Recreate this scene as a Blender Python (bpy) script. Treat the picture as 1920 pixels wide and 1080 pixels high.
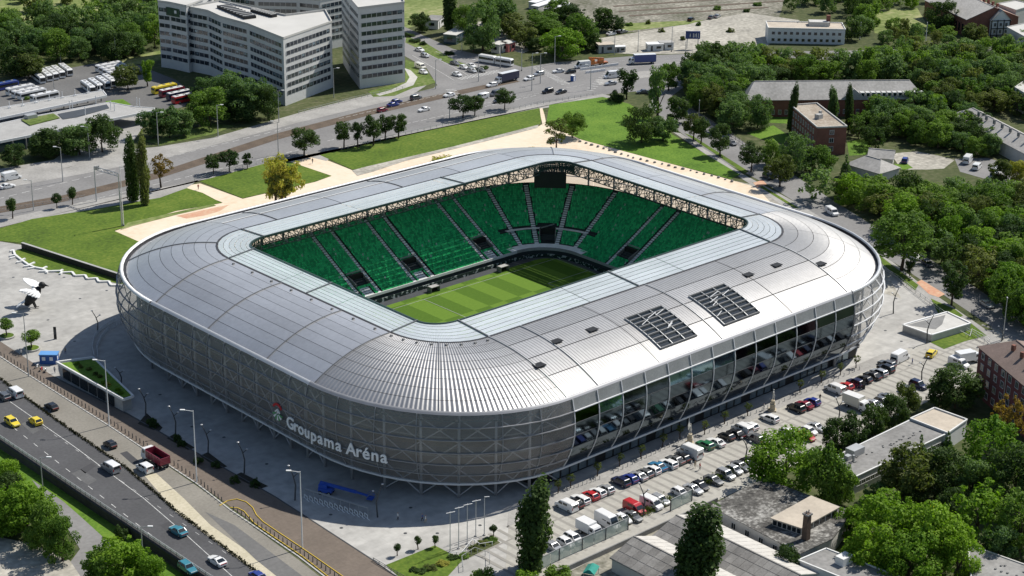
import bpy, bmesh, math, random
import numpy as np
from mathutils import Vector, Matrix
R = math.radians
random.seed(7); rng = np.random.default_rng(7)
scene = bpy.context.scene
for o in list(bpy.data.objects): bpy.data.objects.remove(o)
col = scene.collection

# ------------------------------------------------------------------ camera
# x runs along the long side of the arena, y across it, origin at the middle of the pitch
F_PX, PITCH, ROLL, YAW = 3560.0, R(21.0), R(0.7), R(47.3)
CAM = np.array([-327.7, -358.5, 200.0])
fw = np.array([math.cos(PITCH)*math.cos(YAW), math.cos(PITCH)*math.sin(YAW), -math.sin(PITCH)])
_r = np.cross(fw, [0, 0, 1]); _r /= np.linalg.norm(_r); _u = np.cross(_r, fw)
rt = math.cos(ROLL)*_r + math.sin(ROLL)*_u
up = -math.sin(ROLL)*_r + math.cos(ROLL)*_u
cd = bpy.data.cameras.new('camera'); cam = bpy.data.objects.new('camera', cd); col.objects.link(cam)
cd.sensor_width = 36; cd.lens = F_PX/1920*36; cd.clip_start = 1; cd.clip_end = 6000
m = Matrix.Identity(4)
for i in range(3): m[i][0], m[i][1], m[i][2], m[i][3] = rt[i], up[i], -fw[i], CAM[i]
cam.matrix_world = m
scene.camera = cam

def at(x, y, z=0.0):
    """survey: the point of the level z that a sight line of the photograph meets"""
    d = fw*F_PX + rt*(x-960) - up*(y-540)
    t = (z-CAM[2])/d[2]
    p = CAM + d*t
    return Vector((p[0], p[1], z))
def pr(p):
    d = np.array(p, float)-CAM
    return 960+F_PX*(d@rt)/(d@fw), 540-F_PX*(d@up)/(d@fw)
def height_at(base, py):
    lo, hi = 0.0, 80.0
    for _ in range(30):
        mid = (lo+hi)/2
        if pr((base[0], base[1], base[2]+mid))[1] > py: lo = mid
        else: hi = mid
    return lo
def px_m(p):
    return F_PX/((np.array(p, float)-CAM)@fw)

# ------------------------------------------------------------------ sky and sun
SUN_EL, SUN_AZ = R(50), R(-7)          # azimuth measured from +x towards +y
w = bpy.data.worlds.new('World'); scene.world = w; w.use_nodes = True
nt = w.node_tree; nt.nodes.clear()
sky = nt.nodes.new('ShaderNodeTexSky'); sky.sky_type = 'NISHITA'; sky.sun_disc = False
sky.sun_elevation = SUN_EL; sky.sun_rotation = R(90)-SUN_AZ; sky.air_density = 1.0; sky.dust_density = 0.6; sky.ozone_density = 1.0
bg = nt.nodes.new('ShaderNodeBackground'); bg.inputs[1].default_value = 0.09
wo = nt.nodes.new('ShaderNodeOutputWorld')
nt.links.new(sky.outputs[0], bg.inputs[0]); nt.links.new(bg.outputs[0], wo.inputs[0])
sl = bpy.data.lights.new('sun', 'SUN'); sl.energy = 5.0; sl.angle = R(0.53); sl.color = (1.0, 0.955, 0.88)
so = bpy.data.objects.new('sun', sl); col.objects.link(so)
so.rotation_euler = Vector((math.cos(SUN_EL)*math.cos(SUN_AZ), math.cos(SUN_EL)*math.sin(SUN_AZ), math.sin(SUN_EL))).to_track_quat('Z', 'Y').to_euler()
so.location = (200, 0, 300)
scene.view_settings.view_transform = 'Standard'; scene.view_settings.look = 'None'
scene.view_settings.exposure = 0.15; scene.view_settings.gamma = 1.0
scene.view_settings.use_curve_mapping = False
scene.render.engine = 'CYCLES'
scene.cycles.max_bounces = 6; scene.cycles.transparent_max_bounces = 12
scene.cycles.diffuse_bounces = 2; scene.cycles.glossy_bounces = 3
scene.render.resolution_x = 1024; scene.render.resolution_y = 576

# ------------------------------------------------------------------ materials
def M(name, c, rough=.85, metal=0., var=.12, scale=.4, fine=0., fscale=6., bump=0., bscale=3., c2=None, spec=.4, coord='W', trans=0., isl=0.):
    """plain procedural surface: base colour with a broad and a fine mottling, optional relief"""
    mt = bpy.data.materials.new(name); mt.use_nodes = True
    n = mt.node_tree.nodes; l = mt.node_tree.links; b = n['Principled BSDF']
    b.inputs['Roughness'].default_value = rough; b.inputs['Metallic'].default_value = metal
    b.inputs['Specular IOR Level'].default_value = spec
    if coord == 'W':
        g = n.new('ShaderNodeNewGeometry'); vec = g.outputs['Position']
    else:
        g = n.new('ShaderNodeTexCoord'); vec = g.outputs['Object']
    ca = tuple(x*(1-var) for x in c)+(1,); cb = (c2 if c2 else tuple(min(1, x*(1+var)) for x in c))+(1,)
    no = n.new('ShaderNodeTexNoise'); no.inputs['Scale'].default_value = scale; no.inputs['Detail'].default_value = 5
    l.new(vec, no.inputs['Vector'])
    ra = n.new('ShaderNodeMapRange'); ra.inputs[1].default_value = .3; ra.inputs[2].default_value = .7
    l.new(no.outputs[0], ra.inputs[0])
    mx = n.new('ShaderNodeMix'); mx.data_type = 'RGBA'; mx.inputs[6].default_value = ca; mx.inputs[7].default_value = cb
    l.new(ra.outputs[0], mx.inputs[0]); out = mx.outputs[2]
    if fine:
        n2 = n.new('ShaderNodeTexNoise'); n2.inputs['Scale'].default_value = fscale; n2.inputs['Detail'].default_value = 3
        l.new(vec, n2.inputs['Vector'])
        r2 = n.new('ShaderNodeMapRange'); r2.inputs[1].default_value = .3; r2.inputs[2].default_value = .7
        r2.inputs[3].default_value = 1-fine; r2.inputs[4].default_value = 1+fine
        l.new(n2.outputs[0], r2.inputs[0])
        m2 = n.new('ShaderNodeVectorMath'); m2.operation = 'SCALE'
        l.new(out, m2.inputs[0]); l.new(r2.outputs[0], m2.inputs['Scale']); out = m2.outputs[0]
    if isl:
        gi = n.new('ShaderNodeNewGeometry'); r3 = n.new('ShaderNodeMapRange')
        r3.inputs[3].default_value = 1-isl; r3.inputs[4].default_value = 1+isl
        l.new(gi.outputs['Random Per Island'], r3.inputs[0])
        m3 = n.new('ShaderNodeVectorMath'); m3.operation = 'SCALE'
        l.new(out, m3.inputs[0]); l.new(r3.outputs[0], m3.inputs['Scale']); out = m3.outputs[0]
    l.new(out, b.inputs['Base Color'])
    if bump:
        bn = n.new('ShaderNodeTexNoise'); bn.inputs['Scale'].default_value = bscale; bn.inputs['Detail'].default_value = 4
        l.new(vec, bn.inputs['Vector'])
        bp = n.new('ShaderNodeBump'); bp.inputs['Strength'].default_value = bump; bp.inputs['Distance'].default_value = .3
        l.new(bn.outputs[0], bp.inputs['Height']); l.new(bp.outputs[0], b.inputs['Normal'])
    if trans:
        b.inputs['Alpha'].default_value = 1-trans
    return mt

def ramp3(name, stops, scale, scale2, rough=.9, bump=.0, bscale=2., amt=.5):
    """surface mottled between several colours by two noises (lawns, scrub, gravel)"""
    mt = bpy.data.materials.new(name); mt.use_nodes = True
    n = mt.node_tree.nodes; l = mt.node_tree.links; b = n['Principled BSDF']; b.inputs['Roughness'].default_value = rough
    b.inputs['Specular IOR Level'].default_value = .2
    g = n.new('ShaderNodeNewGeometry')
    a = n.new('ShaderNodeTexNoise'); a.inputs['Scale'].default_value = scale; a.inputs['Detail'].default_value = 6; a.inputs['Roughness'].default_value = .6
    c = n.new('ShaderNodeTexNoise'); c.inputs['Scale'].default_value = scale2; c.inputs['Detail'].default_value = 4
    l.new(g.outputs['Position'], a.inputs['Vector']); l.new(g.outputs['Position'], c.inputs['Vector'])
    ma = n.new('ShaderNodeMix'); ma.data_type = 'FLOAT'; ma.inputs[0].default_value = amt
    l.new(a.outputs[0], ma.inputs[2]); l.new(c.outputs[0], ma.inputs[3])
    cr = n.new('ShaderNodeValToRGB'); l.new(ma.outputs[0], cr.inputs[0])
    e = cr.color_ramp.elements
    while len(e) < len(stops): e.new(.5)
    for i, (p, cc) in enumerate(stops): e[i].position = p; e[i].color = cc+(1,)
    l.new(cr.outputs[0], b.inputs['Base Color'])
    if bump:
        bp = n.new('ShaderNodeBump'); bp.inputs['Strength'].default_value = bump; bp.inputs['Distance'].default_value = .4
        l.new(c.outputs[0], bp.inputs['Height']); l.new(bp.outputs[0], b.inputs['Normal'])
    return mt

K = {}
K['ground'] = ramp3('scrub_ground', [(.3, (.03, .045, .018)), (.5, (.07, .085, .03)), (.7, (.15, .14, .085))], .035, .5, bump=.4)
K['plaza'] = M('plaza_concrete', (.39, .38, .355), var=.24, scale=.035, fine=.13, fscale=.45)
K['sand'] = ramp3('sand_path', [(.3, (.58, .45, .31)), (.48, (.70, .58, .44)), (.66, (.74, .64, .51))], .03, .5, amt=.35)
K['redsand'] = ramp3('red_sand', [(.35, (.52, .25, .16)), (.65, (.58, .42, .29))], .09, .8)
K['grass'] = ramp3('lawn_grass', [(.34, (.05, .085, .012)), (.5, (.088, .145, .016)), (.66, (.15, .19, .03))], .06, .9, bump=.25, bscale=3)
K['grass_d'] = ramp3('dull_lawn_grass', [(.36, (.06, .085, .02)), (.5, (.10, .15, .03)), (.66, (.2, .21, .09))], .06, .7, bump=.3)  # greyer, more mottled green for verges and the planted well
K['meadow'] = ramp3('dry_meadow', [(.34, (.09, .13, .03)), (.5, (.18, .22, .07)), (.66, (.34, .32, .17))], .04, .4, bump=.3)
K['lush'] = ramp3('lush_verge', [(.34, (.05, .11, .01)), (.5, (.10, .19, .02)), (.66, (.15, .24, .03))], .08, 1.2, bump=.3)
K['asphalt'] = M('dark_asphalt', (.075, .075, .078), var=.14, scale=.08, fine=.12, fscale=1.3)
K['asphalt_l'] = M('worn_asphalt', (.20, .195, .19), var=.14, scale=.06, fine=.1, fscale=1.0)
K['asphalt_m'] = M('grey_asphalt', (.13, .128, .124), var=.15, scale=.06, fine=.1, fscale=1.0)
K['lane'] = M('service_lane', (.22, .205, .175), var=.12, scale=.1, fine=.1, fscale=1.5)
K['lane_s'] = ramp3('sandy_lane', [(.35, (.42, .38, .27)), (.6, (.55, .5, .38))], .15, 1.5)
K['brown'] = M('brown_paving', (.155, .125, .10), var=.10, scale=.12, fine=.09, fscale=1.2)
K['side'] = M('pavement', (.33, .32, .30), var=.14, scale=.12, fine=.12, fscale=1.2)
K['kerb'] = M('kerb_stone', (.42, .41, .38), var=.1, scale=.5)
K['track'] = M('tram_ballast', (.105, .078, .055), var=.2, scale=.3, fine=.2, fscale=2)
K['lot'] = M('parking_paving', (.37, .355, .315), var=.09, scale=.1, fine=.08, fscale=1.0)
K['strip'] = M('parking_strip', (.275, .262, .235), var=.1, scale=.3)
K['paint'] = M('road_paint', (.52, .52, .50), var=.35, scale=1.4)
K['paint_dim'] = M('worn_road_paint', (.36, .36, .35), var=.2, scale=.6)
K['yellow_paint'] = M('yellow_paint', (.62, .44, .05), var=.1, scale=.6)
K['gravel'] = ramp3('gravel_yard', [(.32, (.2, .19, .165)), (.5, (.36, .34, .29)), (.66, (.55, .52, .45))], .05, .6)
K['railyard'] = ramp3('bare_yard', [(.36, (.09, .095, .055)), (.5, (.19, .18, .145)), (.62, (.36, .34, .28))], .05, .6)
K['bed'] = M('dark_soil', (.03, .028, .02), var=.3, scale=1.5)
K['wall_dark'] = M('shade_dark_concrete', (.045, .044, .042), var=.25, scale=.3)  # retaining wall colour blackened to carry the shade on its face
K['white'] = M('white_paint', (.74, .74, .73), rough=.5, var=.04, scale=.4)
K['steel'] = M('light_steel', (.5, .51, .52), rough=.45, metal=.3, var=.05)
K['steel_d'] = M('dark_steel', (.06, .065, .07), rough=.5, var=.1)
K['galv'] = M('galvanised_steel', (.42, .43, .43), rough=.5, metal=.4, var=.08)
K['black'] = M('black_paint', (.012, .012, .013), rough=.6, var=.2)
K['concrete'] = M('concrete', (.36, .355, .34), var=.1, scale=.3, fine=.08, fscale=2)
K['concrete_d'] = M('grey_concrete', (.2, .2, .195), var=.15, scale=.3, fine=.1, fscale=2)
K['glass_dark'] = M('dark_glass', (.012, .018, .022), rough=.06, var=.2, spec=.8)
K['glass_blue'] = M('blue_tinted_glass', (.03, .06, .08), rough=.08, var=.3, spec=.8)
K['tyre'] = M('rubber', (.012, .012, .012), rough=.9)
K['bark'] = M('bark', (.07, .05, .035), var=.25, scale=2, coord='O')

def joints(mt, w_, h_, d=.75, ang=0.):
    """darken a slab-joint grid into a paving material (recessed joints too fine to model)"""
    n = mt.node_tree.nodes; l = mt.node_tree.links; b = n['Principled BSDF']; src = b.inputs['Base Color'].links[0].from_socket
    g = n.new('ShaderNodeNewGeometry'); br = n.new('ShaderNodeTexBrick'); br.offset = .5
    mp = n.new('ShaderNodeMapping'); mp.inputs['Rotation'].default_value = (0, 0, ang); l.new(g.outputs['Position'], mp.inputs[0]); l.new(mp.outputs[0], br.inputs['Vector'])
    br.inputs['Scale'].default_value = 1.; br.inputs['Brick Width'].default_value = w_; br.inputs['Row Height'].default_value = h_; br.inputs['Mortar Size'].default_value = .05; br.inputs['Mortar Smooth'].default_value = .3
    br.inputs['Color1'].default_value = (1, 1, 1, 1); br.inputs['Color2'].default_value = (.9, .9, .9, 1); br.inputs['Mortar'].default_value = (d, d, d, 1)
    mx = n.new('ShaderNodeMix'); mx.data_type = 'RGBA'; mx.blend_type = 'MULTIPLY'; mx.inputs[0].default_value = 1.; l.new(src, mx.inputs[6]); l.new(br.outputs[0], mx.inputs[7]); l.new(mx.outputs[2], b.inputs['Base Color'])
joints(K['plaza'], 6., 3., .86); joints(K['brown'], 4., 2., .85); joints(K['side'], 3., 3., .8)
# ------------------------------------------------------------------ mesh helpers
class MB:
    def __init__(s): s.v = []; s.f = []; s.mi = []; s.m = 0; s.uv = None
    def add(s, vs, fs):
        o = len(s.v); s.v += [tuple(p) for p in vs]; s.f += [tuple(i+o for i in f) for f in fs]; s.mi += [s.m]*len(fs); return s
    def box(s, c, d, rz=0., tilt=None):
        hx, hy, hz = d[0]/2, d[1]/2, d[2]/2
        co, si = math.cos(rz), math.sin(rz); vs = []
        for dz in (-hz, hz):
            for dx, dy in ((-hx, -hy), (hx, -hy), (hx, hy), (-hx, hy)):
                vs.append((c[0]+dx*co-dy*si, c[1]+dx*si+dy*co, c[2]+dz))
        return s.add(vs, [(3, 2, 1, 0), (4, 5, 6, 7), (0, 1, 5, 4), (1, 2, 6, 5), (2, 3, 7, 6), (3, 0, 4, 7)])
    def frus(s, x0, x1, y0, y1, z0, X0, X1, Y0, Y1, z1):
        return s.add([(x0, y0, z0), (x1, y0, z0), (x1, y1, z0), (x0, y1, z0), (X0, Y0, z1), (X1, Y0, z1), (X1, Y1, z1), (X0, Y1, z1)],
                     [(3, 2, 1, 0), (4, 5, 6, 7), (0, 1, 5, 4), (1, 2, 6, 5), (2, 3, 7, 6), (3, 0, 4, 7)])
    def prism(s, poly, z0, z1, bottom=True):
        n = len(poly); vs = [(p[0], p[1], z0) for p in poly]+[(p[0], p[1], z1) for p in poly]
        fs = [tuple(range(n, 2*n))]+[(i, (i+1) % n, n+(i+1) % n, n+i) for i in range(n)]
        if bottom: fs.append(tuple(range(n-1, -1, -1)))
        return s.add(vs, fs)
    def tube(s, a, b, r0, r1=None, n=6, caps=True):
        a = Vector(a); b = Vector(b); r1 = r0 if r1 is None else r1
        d = (b-a)
        if d.length < 1e-6: return s
        d.normalize(); x = d.orthogonal().normalized(); y = d.cross(x)
        vs = [a+(x*math.cos(t)+y*math.sin(t))*r0 for t in [2*math.pi*i/n for i in range(n)]]
        vs += [b+(x*math.cos(t)+y*math.sin(t))*r1 for t in [2*math.pi*i/n for i in range(n)]]
        fs = [(i, (i+1) % n, n+(i+1) % n, n+i) for i in range(n)]
        if caps: fs += [tuple(range(n-1, -1, -1)), tuple(range(n, 2*n))]
        return s.add(vs, fs)
    def bar(s, a, b, w, h):
        """rectangular bar from a to b, w wide level, h tall"""
        a = Vector(a); b = Vector(b); d = (b-a).normalized()
        sd = Vector((0, 0, 1)).cross(d)
        if sd.length < 1e-4: sd = Vector((1, 0, 0))
        sd.normalize(); u = d.cross(sd)
        vs = []
        for p in (a, b):
            for i, j in ((-1, -1), (1, -1), (1, 1), (-1, 1)): vs.append(p+sd*(i*w/2)+u*(j*h/2))
        return s.add(vs, [(3, 2, 1, 0), (4, 5, 6, 7), (0, 1, 5, 4), (1, 2, 6, 5), (2, 3, 7, 6), (3, 0, 4, 7)])
    def path(s, pts, w, h):
        for a, b in zip(pts[:-1], pts[1:]): s.bar(a, b, w, h)
        return s
    def ell(s, c, r, nu=10, nv=6, rot=None):
        vs = []; fs = []
        for j in range(nv+1):
            ph = math.pi*j/nv-math.pi/2
            for i in range(nu):
                t = 2*math.pi*i/nu
                p = Vector((r[0]*math.cos(ph)*math.cos(t), r[1]*math.cos(ph)*math.sin(t), r[2]*math.sin(ph)))
                if rot: p = rot @ p
                vs.append((c[0]+p.x, c[1]+p.y, c[2]+p.z))
        for j in range(nv):
            for i in range(nu): fs.append((j*nu+i, j*nu+(i+1) % nu, (j+1)*nu+(i+1) % nu, (j+1)*nu+i))
        return s.add(vs, fs)
    def mesh(s, name, mats, org=(0, 0, 0), smooth=False):
        me = bpy.data.meshes.new(name)
        ox, oy, oz = org
        me.from_pydata([(x-ox, y-oy, z-oz) for x, y, z in s.v], [], s.f)
        for mt in (mats if isinstance(mats, (list, tuple)) else [mats]): me.materials.append(mt)
        if any(s.mi): me.polygons.foreach_set('material_index', s.mi)
        if smooth: me.polygons.foreach_set('use_smooth', [True]*len(me.polygons))
        if s.uv is not None:
            u = me.uv_layers.new(name='UVMap'); li = np.empty(len(me.loops), np.int32); me.loops.foreach_get('vertex_index', li)
            u.data.foreach_set('uv', np.array(s.uv, np.float32)[li].ravel())
        me.update()
        return me
    def build(s, name, mats, parent=None, org=None, smooth=False):
        """one object; coordinates are world unless the parent sits elsewhere (org)"""
        if org is None: org = root_loc(parent) if parent else (0, 0, 0)
        o = bpy.data.objects.new(name, s.mesh(name, mats, org, smooth)); col.objects.link(o)
        if parent: o.parent = parent
        return o
def root_loc(o):
    while o.parent: o = o.parent
    return tuple(o.location)
def tag(o, label=None, cat=None, group=None, kind=None):
    if label: o['label'] = label
    if cat: o['category'] = cat
    if group: o['group'] = group
    if kind: o['kind'] = kind
    return o
def empty(name, loc, rz=0., label=None, cat=None, group=None):
    e = bpy.data.objects.new(name, None); col.objects.link(e); e.location = loc; e.rotation_euler = (0, 0, rz)
    e.empty_display_size = .5
    return tag(e, label, cat, group)
def inst(name, mesh, parent=None, loc=(0, 0, 0), rz=0., sc=None, mats=None):
    o = bpy.data.objects.new(name, mesh); col.objects.link(o)
    if parent: o.parent = parent
    o.location = loc; o.rotation_euler = (0, 0, rz)
    if sc is not None: o.scale = sc if hasattr(sc, '__len__') else (sc, sc, sc)
    if mats:
        for i, mt in mats.items(): o.material_slots[i].link = 'OBJECT'; o.material_slots[i].material = mt
    return o
ORD = ['first', 'second', 'third', 'fourth', 'fifth', 'sixth', 'seventh', 'eighth', 'ninth', 'tenth', 'eleventh', 'twelfth', 'thirteenth', 'fourteenth', 'fifteenth', 'sixteenth', 'seventeenth', 'eighteenth', 'nineteenth', 'twentieth']
def ccw(poly):
    a = sum(p[0]*q[1]-q[0]*p[1] for p, q in zip(poly, poly[1:]+poly[:1]))
    return poly if a > 0 else poly[::-1]
# ------------------------------------------------------------------ the ground
def flat(name, poly, z, mt, label=None, kind='structure', px=True, lvl=0., parent=None, thick=None):
    pts = [at(x, y, lvl) for x, y in poly] if px else [Vector((x, y, 0)) for x, y in poly]
    pts = ccw([(p.x, p.y) for p in pts])
    bm = bmesh.new(); vs = [bm.verts.new((p[0], p[1], lvl+z)) for p in pts]
    f = bm.faces.new(vs); f.normal_update()
    if thick:
        r = bmesh.ops.extrude_face_region(bm, geom=[f])
        for v in r['geom']:
            if isinstance(v, bmesh.types.BMVert): v.co.z = lvl+z
        for v in vs: v.co.z = lvl+z-thick
    bmesh.ops.triangulate(bm, faces=bm.faces[:])
    bmesh.ops.recalc_face_normals(bm, faces=bm.faces[:])
    if not thick:
        for ff in bm.faces:
            if ff.normal.z < 0: ff.normal_flip()
    me = bpy.data.meshes.new(name); bm.to_mesh(me); bm.free(); me.materials.append(mt)
    o = bpy.data.objects.new(name, me); col.objects.link(o)
    if parent: o.parent = parent
    else: tag(o, label, None, None, kind)
    return o

GX = -137.2      # the road's outer edge; the land beyond it lies lower
LOW = -2.0
b = MB(); b.add([(GX, -1500, 0), (2200, -1500, 0), (2200, 2200, 0), (GX, 2200, 0)], [(0, 1, 2, 3)])
tag(b.build('ground', K['ground']), 'dark scrubby earth under the trees and between the yards', None, None, 'structure')
b = MB(); b.add([(-1500, -1500, LOW), (GX-.5, -1500, LOW), (GX-.5, 2200, LOW), (-1500, 2200, LOW)], [(0, 1, 2, 3)])
tag(b.build('low_ground', K['ground']), 'lower ground below the main road embankment', None, None, 'structure')

flat('plaza_paving', [(-80, 440), (45, 460), (240, 535), (900, 560), (1640, 465), (1800, 590), (1880, 648), (1700, 668), (1040, 950), (1000, 972), (1030, 1060), (1010, 1110), (860, 1110), (735, 1078), (700, 1050), (515, 930), (240, 775), (0, 655), (-80, 610)], .02, K['plaza'], 'pale concrete plaza around the arena')
for i, (x, y) in enumerate([(120, 520), (150, 560), (25, 520), (200, 545), (300, 740), (360, 800), (420, 820), (500, 870), (620, 965), (770, 952), (760, 1000), (820, 1000), (90, 600), (140, 640), (1680, 560), (1720, 590), (1660, 620), (1690, 640), (900, 985), (640, 990)]):
    _p = at(x, y); _b = MB(); _b.tube((_p.x, _p.y, .02), (_p.x, _p.y, .035), .42, n=10); _b.build('manhole_cover', K['steel_d'], bpy.data.objects['plaza_paving'])
flat('sand_path', [(213, 434), (330, 395), (418, 380), (340, 350), (375, 344), (455, 373), (592, 341), (540, 300), (575, 290), (612, 300), (662, 320), (1010, 237), (1022, 230), (1090, 262), (1372, 338), (1420, 352), (1480, 420), (1100, 470), (500, 500), (235, 530), (282, 463)], .04, K['sand'], 'cream sand path behind the arena')
flat('red_sand_patch', [(330, 405), (365, 398), (400, 390), (430, 384), (412, 396), (385, 404), (350, 410)], .055, K['redsand'], 'reddish patch on the sand path')
flat('boulevard', [(-80, 368), (130, 330), (300, 298), (560, 228), (760, 178), (835, 160), (930, 135), (1040, 117), (1200, 104), (1400, 98), (1640, 94), (1990, 80), (1990, 100), (1640, 114), (1400, 128), (1330, 150), (1250, 165), (1130, 178), (1000, 198), (800, 243), (600, 287), (420, 332), (120, 388), (-80, 432)], .03, K['asphalt_l'], 'wide worn asphalt boulevard crossing behind the arena')
flat('junction_road', [(735, 40), (762, 52), (850, 92), (905, 104), (1000, 132), (930, 152), (840, 172), (775, 192), (820, 160), (800, 128), (735, 92)], .045, K['asphalt_l'], 'branch road meeting the boulevard beside the office tower')
flat('boulevard_pavement', [(-80, 430), (120, 386), (420, 330), (600, 285), (1000, 196), (1130, 176), (1150, 182), (1020, 203), (1010, 204), (640, 282), (612, 302), (570, 292), (545, 304), (500, 306), (372, 338), (350, 353), (300, 372), (60, 412), (-80, 446)], .06, K['side'], 'pavement strip along the boulevard')
flat('far_pavement', [(-80, 352), (130, 314), (230, 282), (300, 275), (400, 258), (560, 212), (760, 160), (800, 160), (770, 180), (560, 230), (300, 299), (130, 331), (-80, 369)], .06, K['side'], 'pavement on the far side of the boulevard')
flat('tram_track', [(-80, 402), (120, 366), (300, 322), (400, 289), (520, 250), (690, 206), (800, 182), (900, 161), (960, 149), (975, 153), (905, 168), (800, 192), (690, 217), (520, 262), (400, 302), (300, 334), (120, 378), (-80, 414)], .075, K['track'], 'brown tram bed along the middle of the boulevard')
flat('median_verge', [(762, 68), (800, 82), (850, 112), (905, 132), (890, 136), (835, 117), (785, 92), (760, 80)], .075, K['grass_d'], 'green median on the branch road')
flat('tower_verge', [(760, 112), (778, 118), (800, 135), (818, 155), (800, 160), (775, 165), (740, 180), (700, 182), (690, 172), (760, 152)], .075, K['grass_d'], 'grass beside the office tower')
flat('tower_path', [(758, 128), (770, 132), (783, 145), (775, 160), (740, 172), (712, 180), (705, 177), (735, 168), (762, 155), (768, 145)], .085, K['kerb'], 'curved pale path below the office tower')
flat('tram_stop_island', [(1115, 150), (1200, 134), (1330, 126), (1335, 134), (1210, 146), (1125, 160)], .075, K['side'], 'pale tram stop island')
flat('side_road', [(1215, 200), (1265, 240), (1330, 290), (1440, 347), (1600, 447), (1700, 507), (1850, 607), (1960, 682), (1990, 630), (1860, 560), (1800, 520), (1640, 425), (1560, 375), (1400, 270), (1290, 200), (1250, 188), (1300, 150), (1240, 160)], .05, K['asphalt_l'], 'tree lined side road right of the arena')
flat('side_pavement', [(1262, 248), (1276, 250), (1392, 326), (1440, 352), (1500, 384), (1640, 470), (1720, 530), (1880, 640), (1860, 645), (1700, 540), (1620, 476), (1480, 394), (1380, 328)], .065, K['side'], 'narrow pavement along the side road')
flat('arena_yard', [(1380, 340), (1430, 350), (1500, 390), (1640, 475), (1690, 560), (1560, 520), (1420, 400)], .035, K['gravel'], 'pale yard between arena and side road')
# lawns
L = lambda n, p, lab, z=.09, m='grass', lvl=0.: flat(n, p, z, K[m], lab, lvl=lvl)
L('lawn', [(-80, 440), (0, 429), (60, 411), (180, 392), (300, 371), (350, 353), (380, 362), (416, 381), (330, 396), (214, 433), (282, 463), (256, 500), (236, 522), (40, 456), (0, 452), (-80, 460)], 'large sunny lawn left of the arena')
L('lawn', [(24, 472), (42, 466), (140, 498), (234, 529), (231, 534), (170, 521), (90, 509), (60, 497), (30, 483)], 'strip of lawn between black wall and zigzag kerb')
L('lawn', [(374, 340), (430, 325), (500, 306), (545, 304), (622, 330), (592, 341), (455, 372)], 'lawn with three dark trees at the boulevard')
L('lawn', [(600, 291), (640, 282), (800, 246), (1010, 203), (1021, 207), (1012, 233), (850, 280), (690, 316), (660, 318)], 'long lawn behind the arena with a row of trees')
L('lawn', [(1030, 197), (1130, 182), (1180, 195), (1220, 220), (1260, 252), (1388, 328), (1370, 336), (1230, 300), (1090, 262), (1024, 232)], 'lawn at the far corner of the arena', m='lush')
L('verge', [(1283, 250), (1300, 256), (1404, 322), (1396, 326)], 'narrow verge beside the side road', .095)
L('verge', [(1410, 342), (1425, 346), (1500, 392), (1488, 390)], 'verge between pavement and arena yard', .095)
L('verge', [(1636, 470), (1650, 480), (1722, 535), (1716, 545), (1690, 525), (1650, 492)], 'verge at the right end of the arena', .095)
L('verge', [(1745, 560), (1790, 580), (1806, 592), (1790, 600), (1760, 590)], 'verge under the dark street tree', .095)
L('verge', [(1740, 640), (1820, 606), (1850, 630), (1810, 640), (1770, 655)], 'planted verge beside the white ramp block', .095)
L('yard_lawn', [(1400, 250), (1450, 235), (1480, 255), (1470, 270), (1430, 262)], 'lawn in front of the slate roofed building', .02, 'lush')
L('yard_lawn', [(1588, 265), (1640, 258), (1625, 290), (1592, 292)], 'lawn beside the red brick block', .02, 'lush')
L('yard_lawn', [(1500, 208), (1440, 205), (1440, 230), (1480, 232)], 'grass yard under the poplars', .02, 'lush')
L('yard_lawn', [(1676, 308), (1700, 306), (1712, 315), (1694, 319)], 'small lawn beside the low slate house', .03, 'lush')
L('meadow', [(-100, 60), (40, 70), (120, 40), (270, 20), (300, -20), (-100, -40)], 'dry meadow behind the bus yard', .02, 'meadow')
L('meadow', [(755, -10), (860, -10), (850, 40), (790, 45), (757, 55)], 'rough meadow behind the office tower', .02, 'meadow')
L('meadow', [(1150, 45), (1260, 40), (1320, 38), (1290, 46), (1180, 58), (1150, 55)], 'strip of dry grass in the railway yard', .06, 'meadow')
L('meadow', [(1630, 20), (1720, 15), (1745, 60), (1700, 70), (1640, 62)], 'sunny clearing in the wood', .02, 'meadow')
L('meadow', [(210, 115), (300, 95), (305, 112), (250, 122)], 'green bank beside the office block', .05, 'meadow')
L('bus_yard_island', [(198, 190), (230, 186), (246, 196), (225, 203), (203, 203)], 'small grass island at the bus station', .07, 'lush')
L('office_verge', [(270, 265), (400, 232), (440, 236), (400, 252), (300, 272)], 'verge between boulevard and office trees', .07, 'grass_d')
flat('worn_edge', [(660, 320), (690, 312), (850, 275), (960, 247), (1010, 234), (1008, 240), (900, 268), (760, 302), (700, 322), (670, 330)], .1, K['gravel'], 'worn grey strip between the long lawn and the sand path')
flat('foot_trail', [(1012, 204), (1017, 203), (1021, 216), (1024, 232), (1018, 236), (1014, 220)], .1, K['sand'], 'trodden sand trail across the far lawn')
flat('foot_trail', [(225, 432), (240, 418), (330, 398), (400, 383), (405, 386), (335, 402), (250, 424)], .1, K['meadow'], 'worn dry edge of the left lawn')
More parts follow.
